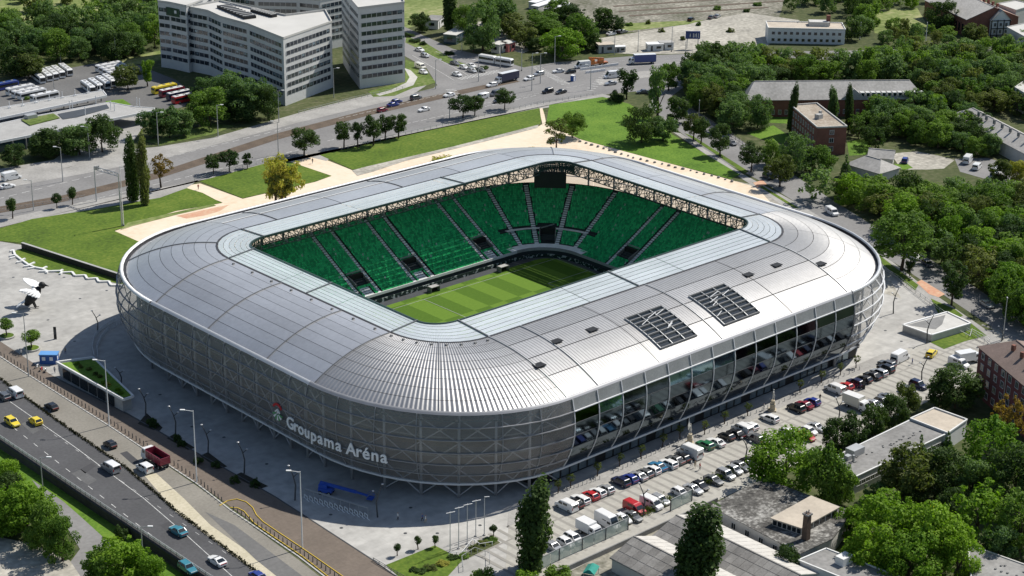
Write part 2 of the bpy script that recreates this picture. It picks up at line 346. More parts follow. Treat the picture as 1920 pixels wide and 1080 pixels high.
# yards
flat('bus_yard', [(-80, 175), (60, 140), (200, 115), (260, 122), (330, 150), (365, 178), (345, 200), (290, 215), (250, 230), (-80, 300)], .02, K['asphalt_m'], 'asphalt yard of the bus station')
flat('bus_forecourt', [(200, 230), (260, 215), (270, 235), (240, 280), (190, 300), (-80, 360), (-80, 330), (100, 300)], .04, K['side'], 'paved forecourt of the bus station')
flat('rail_yard', [(1040, -30), (1480, -30), (1460, 35), (1300, 60), (1150, 60), (1080, 30)], .02, K['railyard'], 'bare grey railway yard')
flat('sand_yard', [(1118, 98), (1122, 72), (1250, 52), (1400, 24), (1500, 38), (1440, 85), (1320, 100), (1200, 102)], .04, K['gravel'], 'pale dusty yard beside the boulevard')
flat('workshop_yard', [(860, 45), (905, 40), (960, 60), (1000, 92), (980, 100), (900, 80)], .02, K['gravel'], 'cluttered yard behind the trees')
flat('gravel_drive', [(1670, 288), (1720, 284), (1760, 292), (1790, 300), (1770, 316), (1740, 318), (1690, 318)], .025, K['gravel'], 'gravel drive between the houses')
flat('courtyard', [(1600, 205), (1700, 200), (1720, 220), (1660, 240), (1600, 225)], .025, K['gravel'], 'pale courtyard of the slate roofed building')
flat('parking_far_yard', [(1790, 298), (1850, 296), (1900, 310), (1960, 310), (1960, 345), (1880, 345), (1800, 322)], .03, K['asphalt_l'], 'pale yard with parked vans')

for i, (a_, c_) in enumerate([((1150, 12), (1460, -8)), ((1160, 22), (1470, 2)), ((1180, 30), (1440, 14))]):
    _b = MB(); _b.bar(at(*a_)+Vector((0, 0, .06)), at(*c_)+Vector((0, 0, .06)), 2.4, .06); tag(_b.build('rail_track', K['track']), 'brown disused rail bed in the yard, %s from the top' % ORD[i], None, None, 'structure')
# main road, service lane and brown pavement at lower left
barrier_line = [(-80, 652), (40, 740), (140, 812), (240, 880), (330, 958), (480, 1072), (600, 1160)]
guard_line = [(-80, 748), (0, 800), (150, 900), (330, 1020), (420, 1080), (540, 1160)]
flat('main_road', [tuple(at(x, y)[:2]) for x, y in barrier_line]+[(GX+.3, at(540, 1160).y), (GX+.3, at(-80, 748).y)], .02, K['asphalt'], 'dark four lane main road at lower left', px=False)
boll_line = [(-80, 612), (20, 680), (205, 797), (370, 906), (560, 1041), (700, 1150)]
flat('service_lane', [(-80, 604), (0, 660), (205, 800), (370, 912), (560, 1050), (700, 1160), (600, 1160), (480, 1072), (330, 958), (240, 880), (140, 812), (40, 740), (-80, 652)], .03, K['lane'], 'pale service lane beside the main road')
flat('sand_strip', [(250, 868), (290, 885), (345, 935), (395, 985), (480, 1045), (590, 1140), (560, 1150), (480, 1074), (330, 960)], .04, K['lane_s'], 'sandy strip beside the clipped hedge')
flat('closed_lane', [(385, 960), (440, 985), (560, 1075), (640, 1140), (600, 1145), (480, 1050)], .05, K['asphalt_m'], 'fresh grey asphalt patch on the service lane')
flat('brown_pavement', [(-80, 590), (0, 640), (110, 712), (240, 778), (515, 932), (700, 1052), (760, 1095), (700, 1150), (560, 1041), (370, 906), (205, 797), (20, 680), (-80, 612)], .06, K['brown'], 'brown paved footway between service lane and plaza')
bk = MB(); bk.path([at(x, y)+Vector((0, 0, .05)) for x, y in [(-80, 613), (20, 682), (205, 799), (370, 908), (430, 955), (560, 1044), (700, 1152)]], .35, .2)
tag(bk.build('lane_kerb', K['kerb']), 'pale kerb between brown footway and service lane', None, None, 'structure')
bk = MB(); bk.path([at(x, y)+Vector((0, 0, .06)) for x, y in [(110, 712), (240, 777), (515, 931), (700, 1051), (760, 1094)]], .3, .1)
tag(bk.build('footway_edge', K['steel_d']), 'dark edging strip between brown footway and plaza', None, None, 'structure')
# retaining wall below the main road
b = MB(); b.box((GX-.25, -600, LOW/2-.1), (.5, 1900, -LOW+.2-.2)); b.box((GX-.1, -600, .1), (1.0, 1900, .3))
tag(b.build('retaining_wall', K['wall_dark']), 'concrete retaining wall under the edge of the main road', 'wall')
flat('low_grass', [(-60, 850), (20, 850), (60, 882), (120, 922), (210, 1000), (330, 1080), (300, 1100), (215, 1040), (130, 960), (40, 900), (-60, 870)], .05, K['lush'], 'bright grass strip below the main road', lvl=LOW)
flat('low_verge', [(-200, 780), (0, 830), (120, 905), (215, 985), (360, 1090), (330, 1110), (200, 1040), (80, 960), (-200, 900)], .03, K['lush'], 'grass bank at the foot of the retaining wall', lvl=LOW)
flat('low_road', [(60, 900), (118, 940), (150, 968), (205, 1018), (215, 1045), (170, 1100), (90, 1110), (150, 1030), (120, 980)], .07, K['asphalt_l'], 'narrow lower lane below the main road', lvl=LOW)
flat('rubble_ground', [(-80, 1000), (0, 1008), (60, 1020), (130, 1050), (170, 1110), (-80, 1110)], .1, K['gravel'], 'tan rubble ground in the lower left corner', lvl=LOW)

K['patch'] = M('asphalt_repair', (.105, .105, .105), var=.15, scale=.3, fine=.1, fscale=2); K['patch_d'] = M('fresh_asphalt_repair', (.055, .055, .058), var=.1, scale=.3)
for i, (pp_, mk, lab) in enumerate([([(134, 888), (152, 880), (182, 900), (165, 910)], 'patch', 'pale repair across the near lanes'), ([(150, 880), (172, 868), (180, 874), (160, 888)], 'patch_d', 'dark repair beside the pale one'), ([(300, 985), (316, 978), (345, 1002), (330, 1010)], 'patch_d', 'dark repair before the teal saloon'), ([(40, 795), (52, 788), (75, 806), (62, 814)], 'patch', 'pale repair behind the taxis'), ([(225, 850), (238, 846), (262, 866), (250, 872)], 'patch_d', 'dark repair on the service lane')]):
    flat('road_repair', pp_, .045 if i == 4 else .028, K[mk], lab)
def dashes(name, p0, p1, n, w, ln, mt, lab, z=.03, px=True, lvl=0.):
    a = at(*p0); c = at(*p1); d = (c-a); L_ = d.length; d.normalize(); s = Vector((-d.y, d.x, 0))
    r = empty(name, (a.x, a.y, 0)); tag(r, lab, None, None, 'structure')
    me = MB(); me.add([(-ln/2, -w/2, 0), (ln/2, -w/2, 0), (ln/2, w/2, 0), (-ln/2, w/2, 0)], [(0, 1, 2, 3)])
    me = me.mesh('dash', mt)
    for i in range(n):
        q = d*(L_*i/(n-1)); inst('dash', me, r, (q.x, q.y, z), math.atan2(d.y, d.x))
    return r
dashes('lane_marking', (10, 790), (330, 1040), 16, .16, 2.2, K['paint'], 'dashed white lane line on the near carriageway', .035)
dashes('lane_marking', (65, 790), (420, 1035), 17, .16, 1.6, K['paint_dim'], 'worn dashed lane line near the clipped hedge', .035)
b = MB(); b.path([at(x, y)+Vector((0, 0, .037)) for x, y in [(-40, 712), (40, 768), (140, 838), (270, 935), (350, 1004), (440, 1085)]], .17, .006)
tag(b.build('centre_line', K['paint']), 'solid white centre line of the main road', None, None, 'structure')
for k, (a_, c_) in enumerate([((0, 372), (540, 240)), ((60, 402), (560, 281)), ((560, 246), (860, 176)), ((620, 263), (1000, 180)), ((1010, 140), (1300, 115))]):
    dashes('lane_marking', a_, c_, 26, .25, 3., K['paint'], 'dashed white line, %s from the left along the boulevard' % ORD[k], .045)

# parking lot
lot = flat('parking_lot', [(-98, -108), (-75, -84.5), (-70, -80.5), (70, -79), (100, -84), (118, -96), (118, -104), (-60, -106.5)], .045, K['lot'], 'striped paved car park along the glass side of the arena', px=False)
sm = MB(); sm.add([(-.42, -9.8, 0), (.42, -9.8, 0), (.42, 9.8, 0), (-.42, 9.8, 0)], [(0, 1, 2, 3)]); sm = sm.mesh('paving_strip', K['strip'])
for i in range(73):
    x = -88+i*2.7
    inst('paving_strip', sm, lot, (x, -93.3, .06), .0)
sm = MB(); sm.add([(-100, -.25, 0), (100, -.25, 0), (100, .25, 0), (-100, .25, 0)], [(0, 1, 2, 3)]); sm = sm.mesh('paving_band', K['strip'])
inst('paving_band', sm, lot, (10, -88.6, .068))
fp = flat('arena_footway', [(-75, -84), (-70, -79), (68, -78), (75, -81), (68, -82.2), (-64, -83.2)], .06, K['side'], 'pale footway along the shopfronts of the arena', px=False, thick=.1)
# garden at the bottom
flat('garden_lawn', [(723, 1060), (780, 1037), (815, 1023), (868, 1050), (836, 1085), (760, 1092)], .07, K['grass'], 'small garden lawn at the bottom edge of the plaza')
flat('plant_bed', [(862, 1042), (900, 1020), (925, 1008), (938, 1018), (900, 1036), (872, 1050)], .08, K['ground'], 'planted bed beside the flagpoles')
for i, pts in enumerate([[(258, 795), (275, 775), (305, 802), (300, 808), (285, 806)], [(312, 822), (325, 815), (366, 840), (352, 844)], [(375, 855), (390, 848), (426, 875), (410, 880)], [(437, 893), (452, 886), (503, 912), (485, 918)]]):
    flat('plant_bed', pts, .07, K['bed'], 'dark planting bed in the plaza shade, %s from the planted roof' % ORD[i])

# crossings and lane arrows at the junction
def zebra(a_, c_, n_, w_, ln, lab):
    a, c = at(*a_), at(*c_); d = (c-a).normalized(); r = empty('crossing', (a.x, a.y, 0)); tag(r, lab, None, None, 'structure')
    me = MB(); me.add([(-w_/2, -ln/2, 0), (w_/2, -ln/2, 0), (w_/2, ln/2, 0), (-w_/2, ln/2, 0)], [(0, 1, 2, 3)]); me = me.mesh('stripe', K['paint'])
    for i in range(n_):
        q = (c-a)*(i/(n_-1)); inst('stripe', me, r, (q.x, q.y, .095), math.atan2(d.y, d.x))
zebra((862, 148), (935, 134), 16, .5, 4., 'zebra crossing over the branch road')
zebra((1005, 126), (1060, 158), 16, .5, 4., 'zebra crossing over the right arm of the boulevard')
zebra((845, 168), (880, 205), 14, .5, 4., 'zebra crossing over the left arm of the boulevard')
zebra((1105, 170), (1150, 128), 12, .5, 3.5, 'zebra crossing at the tram stop island')
for k, (a_, c_) in enumerate([((800, 100), (875, 140)), ((820, 98), (905, 128)), ((775, 105), (850, 150)), ((1060, 128), (1330, 108)), ((1050, 122), (1330, 104)), ((880, 200), (1090, 160)), ((640, 222), (850, 172))]):
    dashes('lane_marking', a_, c_, 18, .22, 2.4, K['paint'], 'dashed lane line at the junction, %s' % ['left of the queue', 'right of the queue', 'beside the tower', 'lower right arm', 'upper right arm', 'before the single tree', 'before the tower'][k], .09)
# ------------------------------------------------------------------ the arena
CX, CY = 51.0, 33.5
def st(k, u, cx=CX, cy=CY):
    """station k (side or corner, counter-clockwise from the +x side), fraction u -> corner centre and outward angle"""
    return [(cx, -cy+2*cy*u, 0.), (cx, cy, 90*u), (cx-2*cx*u, cy, 90.), (-cx, cy, 90+90*u), (-cx, cy-2*cy*u, 180.),
            (-cx, -cy, 180+90*u), (-cx+2*cx*u, -cy, 270.), (cx, -cy, 270+90*u)][k]
def pt(k, u, hx, hy, z, cx=CX, cy=CY):
    x, y, a = st(k, u, cx, cy); a = R(a)
    return (x+(hx-cx)*math.cos(a), y+(hy-cy)*math.sin(a), z)
def sweep(mb, k, u0, u1, prof, nu, cx=CX, cy=CY, uv=False):
    o = len(mb.v); vs = []
    for i in range(nu+1):
        u = u0+(u1-u0)*i/nu
        for h in prof: vs.append(pt(k, u, h[0], h[1], h[2], cx, cy))
    n = len(prof)
    fs = [(i*n+j, (i+1)*n+j, (i+1)*n+j+1, i*n+j+1) for i in range(nu) for j in range(n-1)]
    mb.add(vs, fs)
    if uv:
        if mb.uv is None: mb.uv = []
        a = Vector(pt(k, u0, 80, 66, 0, cx, cy)); c = Vector(pt(k, u1, 80, 66, 0, cx, cy))
        L_ = (c-a).length*(1.11 if k % 2 else 1.)
        for i in range(nu+1):
            for j, h in enumerate(prof): mb.uv.append((L_*i/nu, j))
    return mb
arena = empty('arena', (0, 0, 0), 0, 'large silver football arena with rounded corners and an open roof', 'stadium')

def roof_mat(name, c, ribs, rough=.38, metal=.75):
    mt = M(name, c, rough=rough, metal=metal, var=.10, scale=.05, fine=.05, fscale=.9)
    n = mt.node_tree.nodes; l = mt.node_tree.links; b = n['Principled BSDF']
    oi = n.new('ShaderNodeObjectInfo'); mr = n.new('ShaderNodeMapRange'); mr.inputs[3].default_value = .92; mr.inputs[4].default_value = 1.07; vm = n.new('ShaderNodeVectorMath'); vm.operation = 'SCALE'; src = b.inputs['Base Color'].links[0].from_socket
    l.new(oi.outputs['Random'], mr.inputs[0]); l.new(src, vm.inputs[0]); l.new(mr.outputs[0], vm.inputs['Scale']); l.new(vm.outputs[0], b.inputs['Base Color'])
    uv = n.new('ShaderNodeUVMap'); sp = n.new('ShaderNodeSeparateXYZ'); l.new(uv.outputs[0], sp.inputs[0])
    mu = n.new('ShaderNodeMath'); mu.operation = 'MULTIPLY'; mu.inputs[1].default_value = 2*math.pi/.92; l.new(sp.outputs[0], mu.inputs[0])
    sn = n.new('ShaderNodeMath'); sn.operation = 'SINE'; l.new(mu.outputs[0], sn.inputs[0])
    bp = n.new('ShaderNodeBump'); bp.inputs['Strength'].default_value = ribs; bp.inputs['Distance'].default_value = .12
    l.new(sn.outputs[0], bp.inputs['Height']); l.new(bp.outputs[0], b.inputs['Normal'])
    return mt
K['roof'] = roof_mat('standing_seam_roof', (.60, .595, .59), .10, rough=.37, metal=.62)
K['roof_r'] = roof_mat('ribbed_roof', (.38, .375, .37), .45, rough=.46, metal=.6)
K['rib'] = M('roof_rib', (.22, .225, .23), rough=.5, metal=.3, var=.1)
K['roof_d'] = M('roof_joint', (.05, .05, .055), rough=.6, metal=.3, var=.1)
K['ring'] = roof_mat('translucent_ring_panel', (.80, .86, .91), .2, rough=.35, metal=.0); _n = K['ring'].node_tree; _t = _n.nodes.new('ShaderNodeBsdfTranslucent'); _t.inputs[0].default_value = (.75, .85, .85, 1); _m = _n.nodes.new('ShaderNodeMixShader'); _m.inputs[0].default_value = .42; _n.links.new(_n.nodes['Principled BSDF'].outputs[0], _m.inputs[1]); _n.links.new(_t.outputs[0], _m.inputs[2]); _n.links.new(_m.outputs[0], _n.nodes['Material Output'].inputs[0])
K['mesh'] = M('expanded_metal_mesh', (.52, .515, .51), rough=.5, metal=.35, var=.1, scale=.2, fine=.12, fscale=3, trans=.66)
K['mesh_top'] = M('upper_mesh', (.42, .43, .43), rough=.5, metal=.35, var=.1, scale=.2, fine=.1, fscale=3, trans=.3)
K['mull'] = M('white_steel', (.62, .63, .64), rough=.45, var=.05)
K['mull_g'] = M('grey_steel', (.27, .275, .29), rough=.5, metal=.2, var=.06)
K['brace'] = M('brace_steel', (.40, .40, .41), rough=.5, metal=.2, var=.08)
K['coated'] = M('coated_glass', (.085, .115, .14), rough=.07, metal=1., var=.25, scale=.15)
K['coated_l'] = M('lit_blue_glass', (.20, .33, .40), rough=.05, metal=.9, var=.2, scale=.15)  # paler blue copy for some top panes: sky reflection put into the colour
K['concourse'] = M('brown_concourse_wall', (.125, .10, .085), var=.25, scale=.12, fine=.1)
K['terrace'] = M('terrace_concrete', (.035, .045, .045), var=.12, scale=.3)  # near black, so the shade between seat rows sits in the colour
K['aisle'] = M('aisle_concrete', (.78, .79, .78), var=.12, scale=.5)
K['truss'] = M('truss_steel', (.035, .06, .055), rough=.5, var=.15)

def roofp(q): return (66.5+23*q, 50.5+27.1*q, 28.7-6.6*q**2.2)
# dark deck under the panels, shows in the joints
mb = MB()
for k in range(8):
    sweep(mb, k, 0, 1, [(h[0], h[1], h[2]-.22) for h in [roofp(i/10) for i in range(11)]], 14 if k % 2 else 6)
mb.build('roof_deck', K['roof_d'], arena, smooth=True)
# roof panels between concentric and radial joints
cuts = {0: [0, .33, .66, 1], 1: [0, .5, 1], 2: [0, .22, .44, .66, .88, 1], 3: [0, .5, 1], 4: [0, .35, .72, 1], 5: [0, .5, 1], 6: [0, .1, .3, .52, .78, 1], 7: [0, .5, 1]}
strips = {0: 6, 1: 4, 2: 3, 3: 8, 4: 8, 5: 8, 6: 4, 7: 6}
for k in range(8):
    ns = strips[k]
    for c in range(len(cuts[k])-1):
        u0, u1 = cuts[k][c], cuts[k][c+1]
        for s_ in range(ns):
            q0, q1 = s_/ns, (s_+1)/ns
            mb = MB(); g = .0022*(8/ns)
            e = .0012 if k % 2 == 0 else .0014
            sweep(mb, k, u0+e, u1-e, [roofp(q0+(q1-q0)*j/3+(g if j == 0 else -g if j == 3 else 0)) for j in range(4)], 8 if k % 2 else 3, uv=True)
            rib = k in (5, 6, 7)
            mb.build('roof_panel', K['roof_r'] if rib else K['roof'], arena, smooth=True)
# raised radial ribs
for k, us in {0: [.33], 2: [.44, .88], 3: [.5], 4: [.0, .35, .72], 5: [.0, .5], 6: [.0, .1, .52], 7: [.0], 1: [.0, .5]}.items():
    for u in us:
        mb = MB(); P = [Vector(pt(k, u, *roofp(j/12)))+Vector((0, 0, .12)) for j in range(13)]
        mb.path(P, .2, .2); mb.build('roof_rib', K['galv'] if k in (6, 7) else K['rib'], arena)
for k in (2,):       # two light walkway lines on the far slope
    for q in (.33, .62):
        mb = MB(); sweep(mb, k, 0, 1, [(roofp(q)[0], roofp(q)[1]-.3, roofp(q)[2]+.16), (roofp(q)[0], roofp(q)[1]+.3, roofp(q)[2]+.05)], 4)
        mb.build('roof_walkway', K['white'], arena)
# pale ring round the opening
ringp = lambda t: (66.4-8.*t, 50.4-10.8*t, 28.75+.75*t)
for k in range(8):
    for c in range(3 if k % 2 == 0 else 1):
        n_ = 3 if k % 2 == 0 else 1
        for s_ in range(6):
            mb = MB(); t0, t1 = s_/6, (s_+1)/6
            sweep(mb, k, c/n_+.001, (c+1)/n_-.001, [(*ringp(t0+(t1-t0)*j/2+(.006 if j == 0 else -.006 if j == 2 else 0))[:2], ringp(t0)[2]+(.0, .05, .1)[j]) for j in range(3)][::-1], 6 if k % 2 else 2, uv=True)
            mb.build('ring_panel', K['ring'], arena, smooth=False)
    mb = MB(); sweep(mb, k, 0, 1, [(66.3, 50.3, 28.78), (66.9, 50.9, 28.78)], 10); mb.build('ring_gutter', K['roof_d'], arena)
    mb = MB(); sweep(mb, k, 0, 1, [(58.4, 39.6, 29.1), (58.4, 39.6, 29.72), (58.8, 40.0, 29.72)][::-1], 10); mb.build('opening_fascia', K['truss'], arena)
for k, u in ((6, 0.), (6, .5), (4, 0.), (4, .5), (2, .3), (0, 0.), (0, 1.), (2, 1.), (4, 1.), (6, 1.)):
    a = Vector(pt(k, u, 66.5, 50.5, 28.95)); c = Vector(pt(k, u, 58.4, 39.6, 29.7)); mb = MB(); mb.bar(a, c, .25, .3); mb.build('ring_joint', K['rib'], arena)
# rim: white band outside, dark gutter inside
WB = {0: .9, 1: .8, 2: .6, 3: .75, 4: .3, 5: .25, 6: .25, 7: .6}
for k in range(8):
    n_ = 16 if k % 2 else 6
    mb = MB(); sweep(mb, k, 0, 1, [(89.4, 77.5, 22.0), (90.2, 78.3, 22.0), (90.2, 78.3, 22.6)], n_); mb.build('rim_gutter', K['roof_d'], arena)
    mb = MB(); sweep(mb, k, 0, 1, [(90.2, 78.3, 22.6), (90.3, 78.4, 22.95), (90.3+.75*WB[k], 78.4+.75*WB[k], 23.0), (90.6+.8*WB[k], 78.7+.8*WB[k], 22.7), (91.2, 79.2, 22.35)], n_)
    mb.build('rim_band', K['white'] if k in (0, 3) else K['steel'] if k in (1, 2, 4, 7) else K['mull_g'], arena, smooth=True)
# facade
FZ = [4.2, 7.2, 10.3, 13.5, 16.7, 19.6, 22.4]
FE = [-2.6, -.9, .35, 1.0, 1.1, .7, .0]
def fe(z):
    return float(np.interp(z, FZ, FE))
def fh(z, d=0.): return (91.2+fe(z)+d, 79.2+fe(z)+d, z)
bays = {0: 9, 1: 7, 2: 13, 3: 7, 4: 10, 5: 7, 6: 13, 7: 7}
for k in range(8):
    nb = bays[k]
    hid = k in (0, 1, 2)
    allp = MB()
    for i in range(nb):
        for r_ in range(6):
            if k == 6 and r_ < 5: continue
            e = .06/(102/13)
            mb = allp if hid else MB()
            zs = np.linspace(FZ[r_]+.08, FZ[r_+1]-.08, 3)
            sweep(mb, k, (i+e)/nb, (i+1-e)/nb, [fh(z) for z in zs], 3 if k % 2 else 1)
            if not hid: mb.build('facade_panel', K['mesh_top'] if k == 6 else K['mesh'], arena)
    if hid: tag(allp.build('facade_mesh', K['mesh'], arena), kind='stuff')
    for i in range(nb+(0 if k != 6 else 0)):
        if hid and k != 0: break
        mb = MB(); mb.path([pt(k, i/nb, *fh(z, .14)) for z in np.linspace(4.2, 22.4, 9)], .2, .18)
        mb.build('mullion', K['mull'] if k == 6 else K['mull_g'], arena)
    for z in FZ[:-1]:
        if k == 6 and z not in (4.2, 19.6):
            mb = MB(); mb.path([pt(k, i/nb, *fh(z, .06)) for i in range(nb+1)], .12, .12); mb.build('transom', K['steel_d'], arena); continue
        mb = MB(); n_ = 2*nb if k % 2 else nb
        mb.path([pt(k, i/n_, *fh(z, .2)) for i in range(n_+1)], .34 if z > 4.2 else .5, .2 if z > 4.2 else .45)
        mb.build('facade_ring', K['mull'] if k in (6, 7) or z == 4.2 else K['mull_g'], arena)
# coated glass along the car park side
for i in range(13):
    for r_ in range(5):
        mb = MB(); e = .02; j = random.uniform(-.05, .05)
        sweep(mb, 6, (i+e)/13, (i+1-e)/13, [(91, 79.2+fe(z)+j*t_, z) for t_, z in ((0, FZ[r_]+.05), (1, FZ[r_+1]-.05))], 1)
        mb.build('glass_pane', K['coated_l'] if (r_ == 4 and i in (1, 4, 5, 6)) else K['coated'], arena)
# inner frame of the facade: columns, cross braces, concourse walls and slabs
for k in (0, 3, 4, 5, 7, 1, 2):
    nb = bays[k]; br = MB(); tr = MB()
    for i in range(nb):
        c0 = Vector(pt(k, i/nb, 87, 75, 0)); c1 = Vector(pt(k, (i+1)/nb, 87, 75, 0))
        mb = MB(); mb.tube(c0, c0+Vector((0, 0, 22)), .36, .28, 8); mb.build('column', K['brace'], arena, smooth=True)
        if k in (3, 4, 5, 7):
            for z0, z1 in ((.3, 7), (7, 13.5), (13.5, 19.5)):
                if random.random() < .75 or (k == 5 and i in (3, 4)):
                    b_ = MB(); b_.tube(c0+Vector((0, 0, z0)), c1+Vector((0, 0, z1)), .16, n=5); b_.tube(c0+Vector((0, 0, z1)), c1+Vector((0, 0, z0)), .16, n=5)
                    b_.build('brace', K['brace'], arena)
            t_ = MB()
            a0 = Vector(pt(k, i/nb, 88.6, 76.6, 19.6)); a1 = Vector(pt(k, (i+1)/nb, 88.6, 76.6, 19.6)); mid = (a0+a1)/2; upv = Vector((0, 0, 2.4))
            for p, q in ((a0, a0+upv), (a0+upv, mid), (mid, a1+upv), (a0, a1), (a0+upv, a1+upv), (mid, mid+upv)): t_.tube(p, q, .16, n=5)
            t_.build('edge_truss', K['truss'], arena)
    for z in ((5.0, 9.6, 14.2) if k > 2 else (5.0,)):
        s_ = MB(); sweep(s_, k, 0, 1, [(81.5, 69.5, z), (86.2, 74.2, z), (86.2, 74.2, z+.4), (81.5, 69.5, z+.4), (81.5, 69.5, z)], nb)
        s_.build('concourse_slab', K['concrete_d'], arena)
    s_ = MB(); sweep(s_, k, 0, 1, [(81.8, 69.8, 0), (81.8, 69.8, 17.2 if k > 2 else 6.5)], nb*2); s_.build('concourse_wall', K['concourse'], arena)
# shopfront below the glass side
mb = MB(); mb.box((2, -70.4, 2.3), (118, 8, 4.6)); mb.build('shopfront_wall', K['black'], arena)
mb = MB(); mb.box((2, -75.0, 4.3), (116, 2.2, .4)); mb.build('shopfront_canopy', K['steel_d'], arena)
mb = MB(); mb.box((2, -66.5, 13.5), (104, 5, 18)); mb.build('office_floors', K['black'], arena)
K['shop'] = M('shop_window', (.18, .22, .24), rough=.1, metal=.5, var=.4, scale=.3)
wm = MB(); wm.box((0, 0, 0), (2.3, .12, 2.7)); wm = wm.mesh('shop_window', K['shop'])
for i in range(38):
    x = -51+i*2.9
    if i % 6 == 5: continue
    inst('shop_window', wm, arena, (x, -74.46, 1.75))
# skylights in the ribbed slope: frames on a dark sheet standing for the shaded openings
def roof_y(y):
    q = (-y-50.5)/27.1; return roofp(q)[2]
for x0, x1 in ((-16.9, -4.1), (6., 19.2)):
    ys = np.linspace(-62.3, -74.5, 8)
    s_ = MB(); n = len(ys)
    s_.add([(x, y, roof_y(y)+.09) for y in ys for x in (x0, x1)], [(2*i, 2*i+1, 2*i+3, 2*i+2)[::-1] for i in range(n-1)])
    sk = s_.build('skylight', K['glass_dark'], arena); sk['label'] = 'dark barred skylight on the ribbed roof'
    for y in np.linspace(-62.3, -74.5, 9):
        f_ = MB(); f_.bar((x0, y, roof_y(y)+.3), (x1, y, roof_y(y)+.3), .34, .4); f_.build('skylight_louvre', K['concrete_d'], sk)
    for x in np.linspace(x0, x1, 4):
        f_ = MB(); f_.path([(x, y, roof_y(y)+.25) for y in ys], .16, .4); f_.build('skylight_bar', K['galv'], sk)
    for k_ in range(5):
        f_ = MB(); xa = random.uniform(x0, x1-3); ya = random.uniform(-72, -65); f_.bar((xa, ya, roof_y(ya)+.6), (xa+random.uniform(2, 4), ya+1, roof_y(ya+1)+.6), .15, .15); f_.build('skylight_strut', K['white'], sk)
for i, (px_, py_) in enumerate([(1010, 684), (1043, 640), (1110, 618), (1403, 515), (1456, 497), (1538, 494)]):
    z = 25.5
    for _ in range(4):
        p = at(px_, py_, z); z = roof_y(min(-50.6, max(-77, p.y)))
    f_ = MB(); f_.box((p.x, p.y, z+.12), (2.6 if i not in (0, 5) else 2.9, 1.5 if i not in (0, 5) else 2.2, .3)); f_.box((p.x, p.y, z+.2), (2.9, 2.0, .1)); f_.build('roof_hatch', K['black'], arena)
for k, n_ in ((4, 8), (5, 8)):
    for i in range(n_):
        p = pt(k, (i+.5)/n_, *roofp(.07)); f_ = MB(); f_.box((p[0], p[1], p[2]+.15), (.5, .5, .4)); f_.build('roof_vent', K['concrete_d'], arena)
# ------------------------------------------------------------------ stands
BX, BY = 43.0, 28.0
NR = 30
def bowl(r): return (55.6+24.2*r/NR, 41.2+24*r/NR, 2.2+13.4*(r/NR)**1.06)
mb = MB(); prof = []
for r_ in range(NR):
    h = bowl(r_); h1 = bowl(r_+1); prof += [h, (h1[0], h1[1], h[2])]
prof.append(bowl(NR)); prof = [(55.6, 41.2, 0)]+prof+[(80.4, 65.8, 16.0), (80.6, 66, 16.0), (80.6, 66, 12)]
for k in range(8): sweep(mb, k, 0, 1, prof[::-1], 12 if k % 2 else 2, BX, BY)
mb.build('terrace', K['terrace'], arena)
seat_ramp = bpy.data.materials.new('green_seat'); seat_ramp.use_nodes = True
n = seat_ramp.node_tree.nodes; l = seat_ramp.node_tree.links; g = n.new('ShaderNodeNewGeometry'); cr = n.new('ShaderNodeValToRGB')
l.new(g.outputs['Random Per Island'], cr.inputs[0]); e = cr.color_ramp.elements; cr.color_ramp.interpolation = 'CONSTANT'
for i, (p, c) in enumerate([(0, (.018, .36, .125)), (.3, (.03, .52, .185)), (.65, (.05, .66, .23)), (.985, (.40, .55, .45))]):
    if i > 1: e.new(p)
    e[i].position = p; e[i].color = c+(1,)
l.new(cr.outputs[0], n['Principled BSDF'].inputs['Base Color']); n['Principled BSDF'].inputs['Roughness'].default_value = .45
aisle_x = [-44., -37.3, -16.7, -9.9, 3.3, 10., 30.9, 37.5]
aisle_a = [11., 34., 57., 77.]
aisle_y = [9.0, 15.8, -14., -21.]
vom = [(-44, -37.3), (-16.7, -9.9), (3.3, 10.), (30.9, 37.5)]
blocks = {}
SV = np.array([(-.24, -.1, .42), (.24, -.1, .42), (.24, .2, .38), (-.24, .2, .38), (-.24, .2, .38), (.24, .2, .38), (.24, .27, .9), (-.24, .27, .9), (-.2, -.08, .2), (.2, -.08, .2)])
SF = [(0, 1, 2, 3), (3, 2, 6, 7), (8, 9, 1, 0)]
def add_seats(key, x, y, z, ang):
    # local -y of the seat looks to the pitch
    blocks.setdefault(key, []).append((x, y, z, ang))
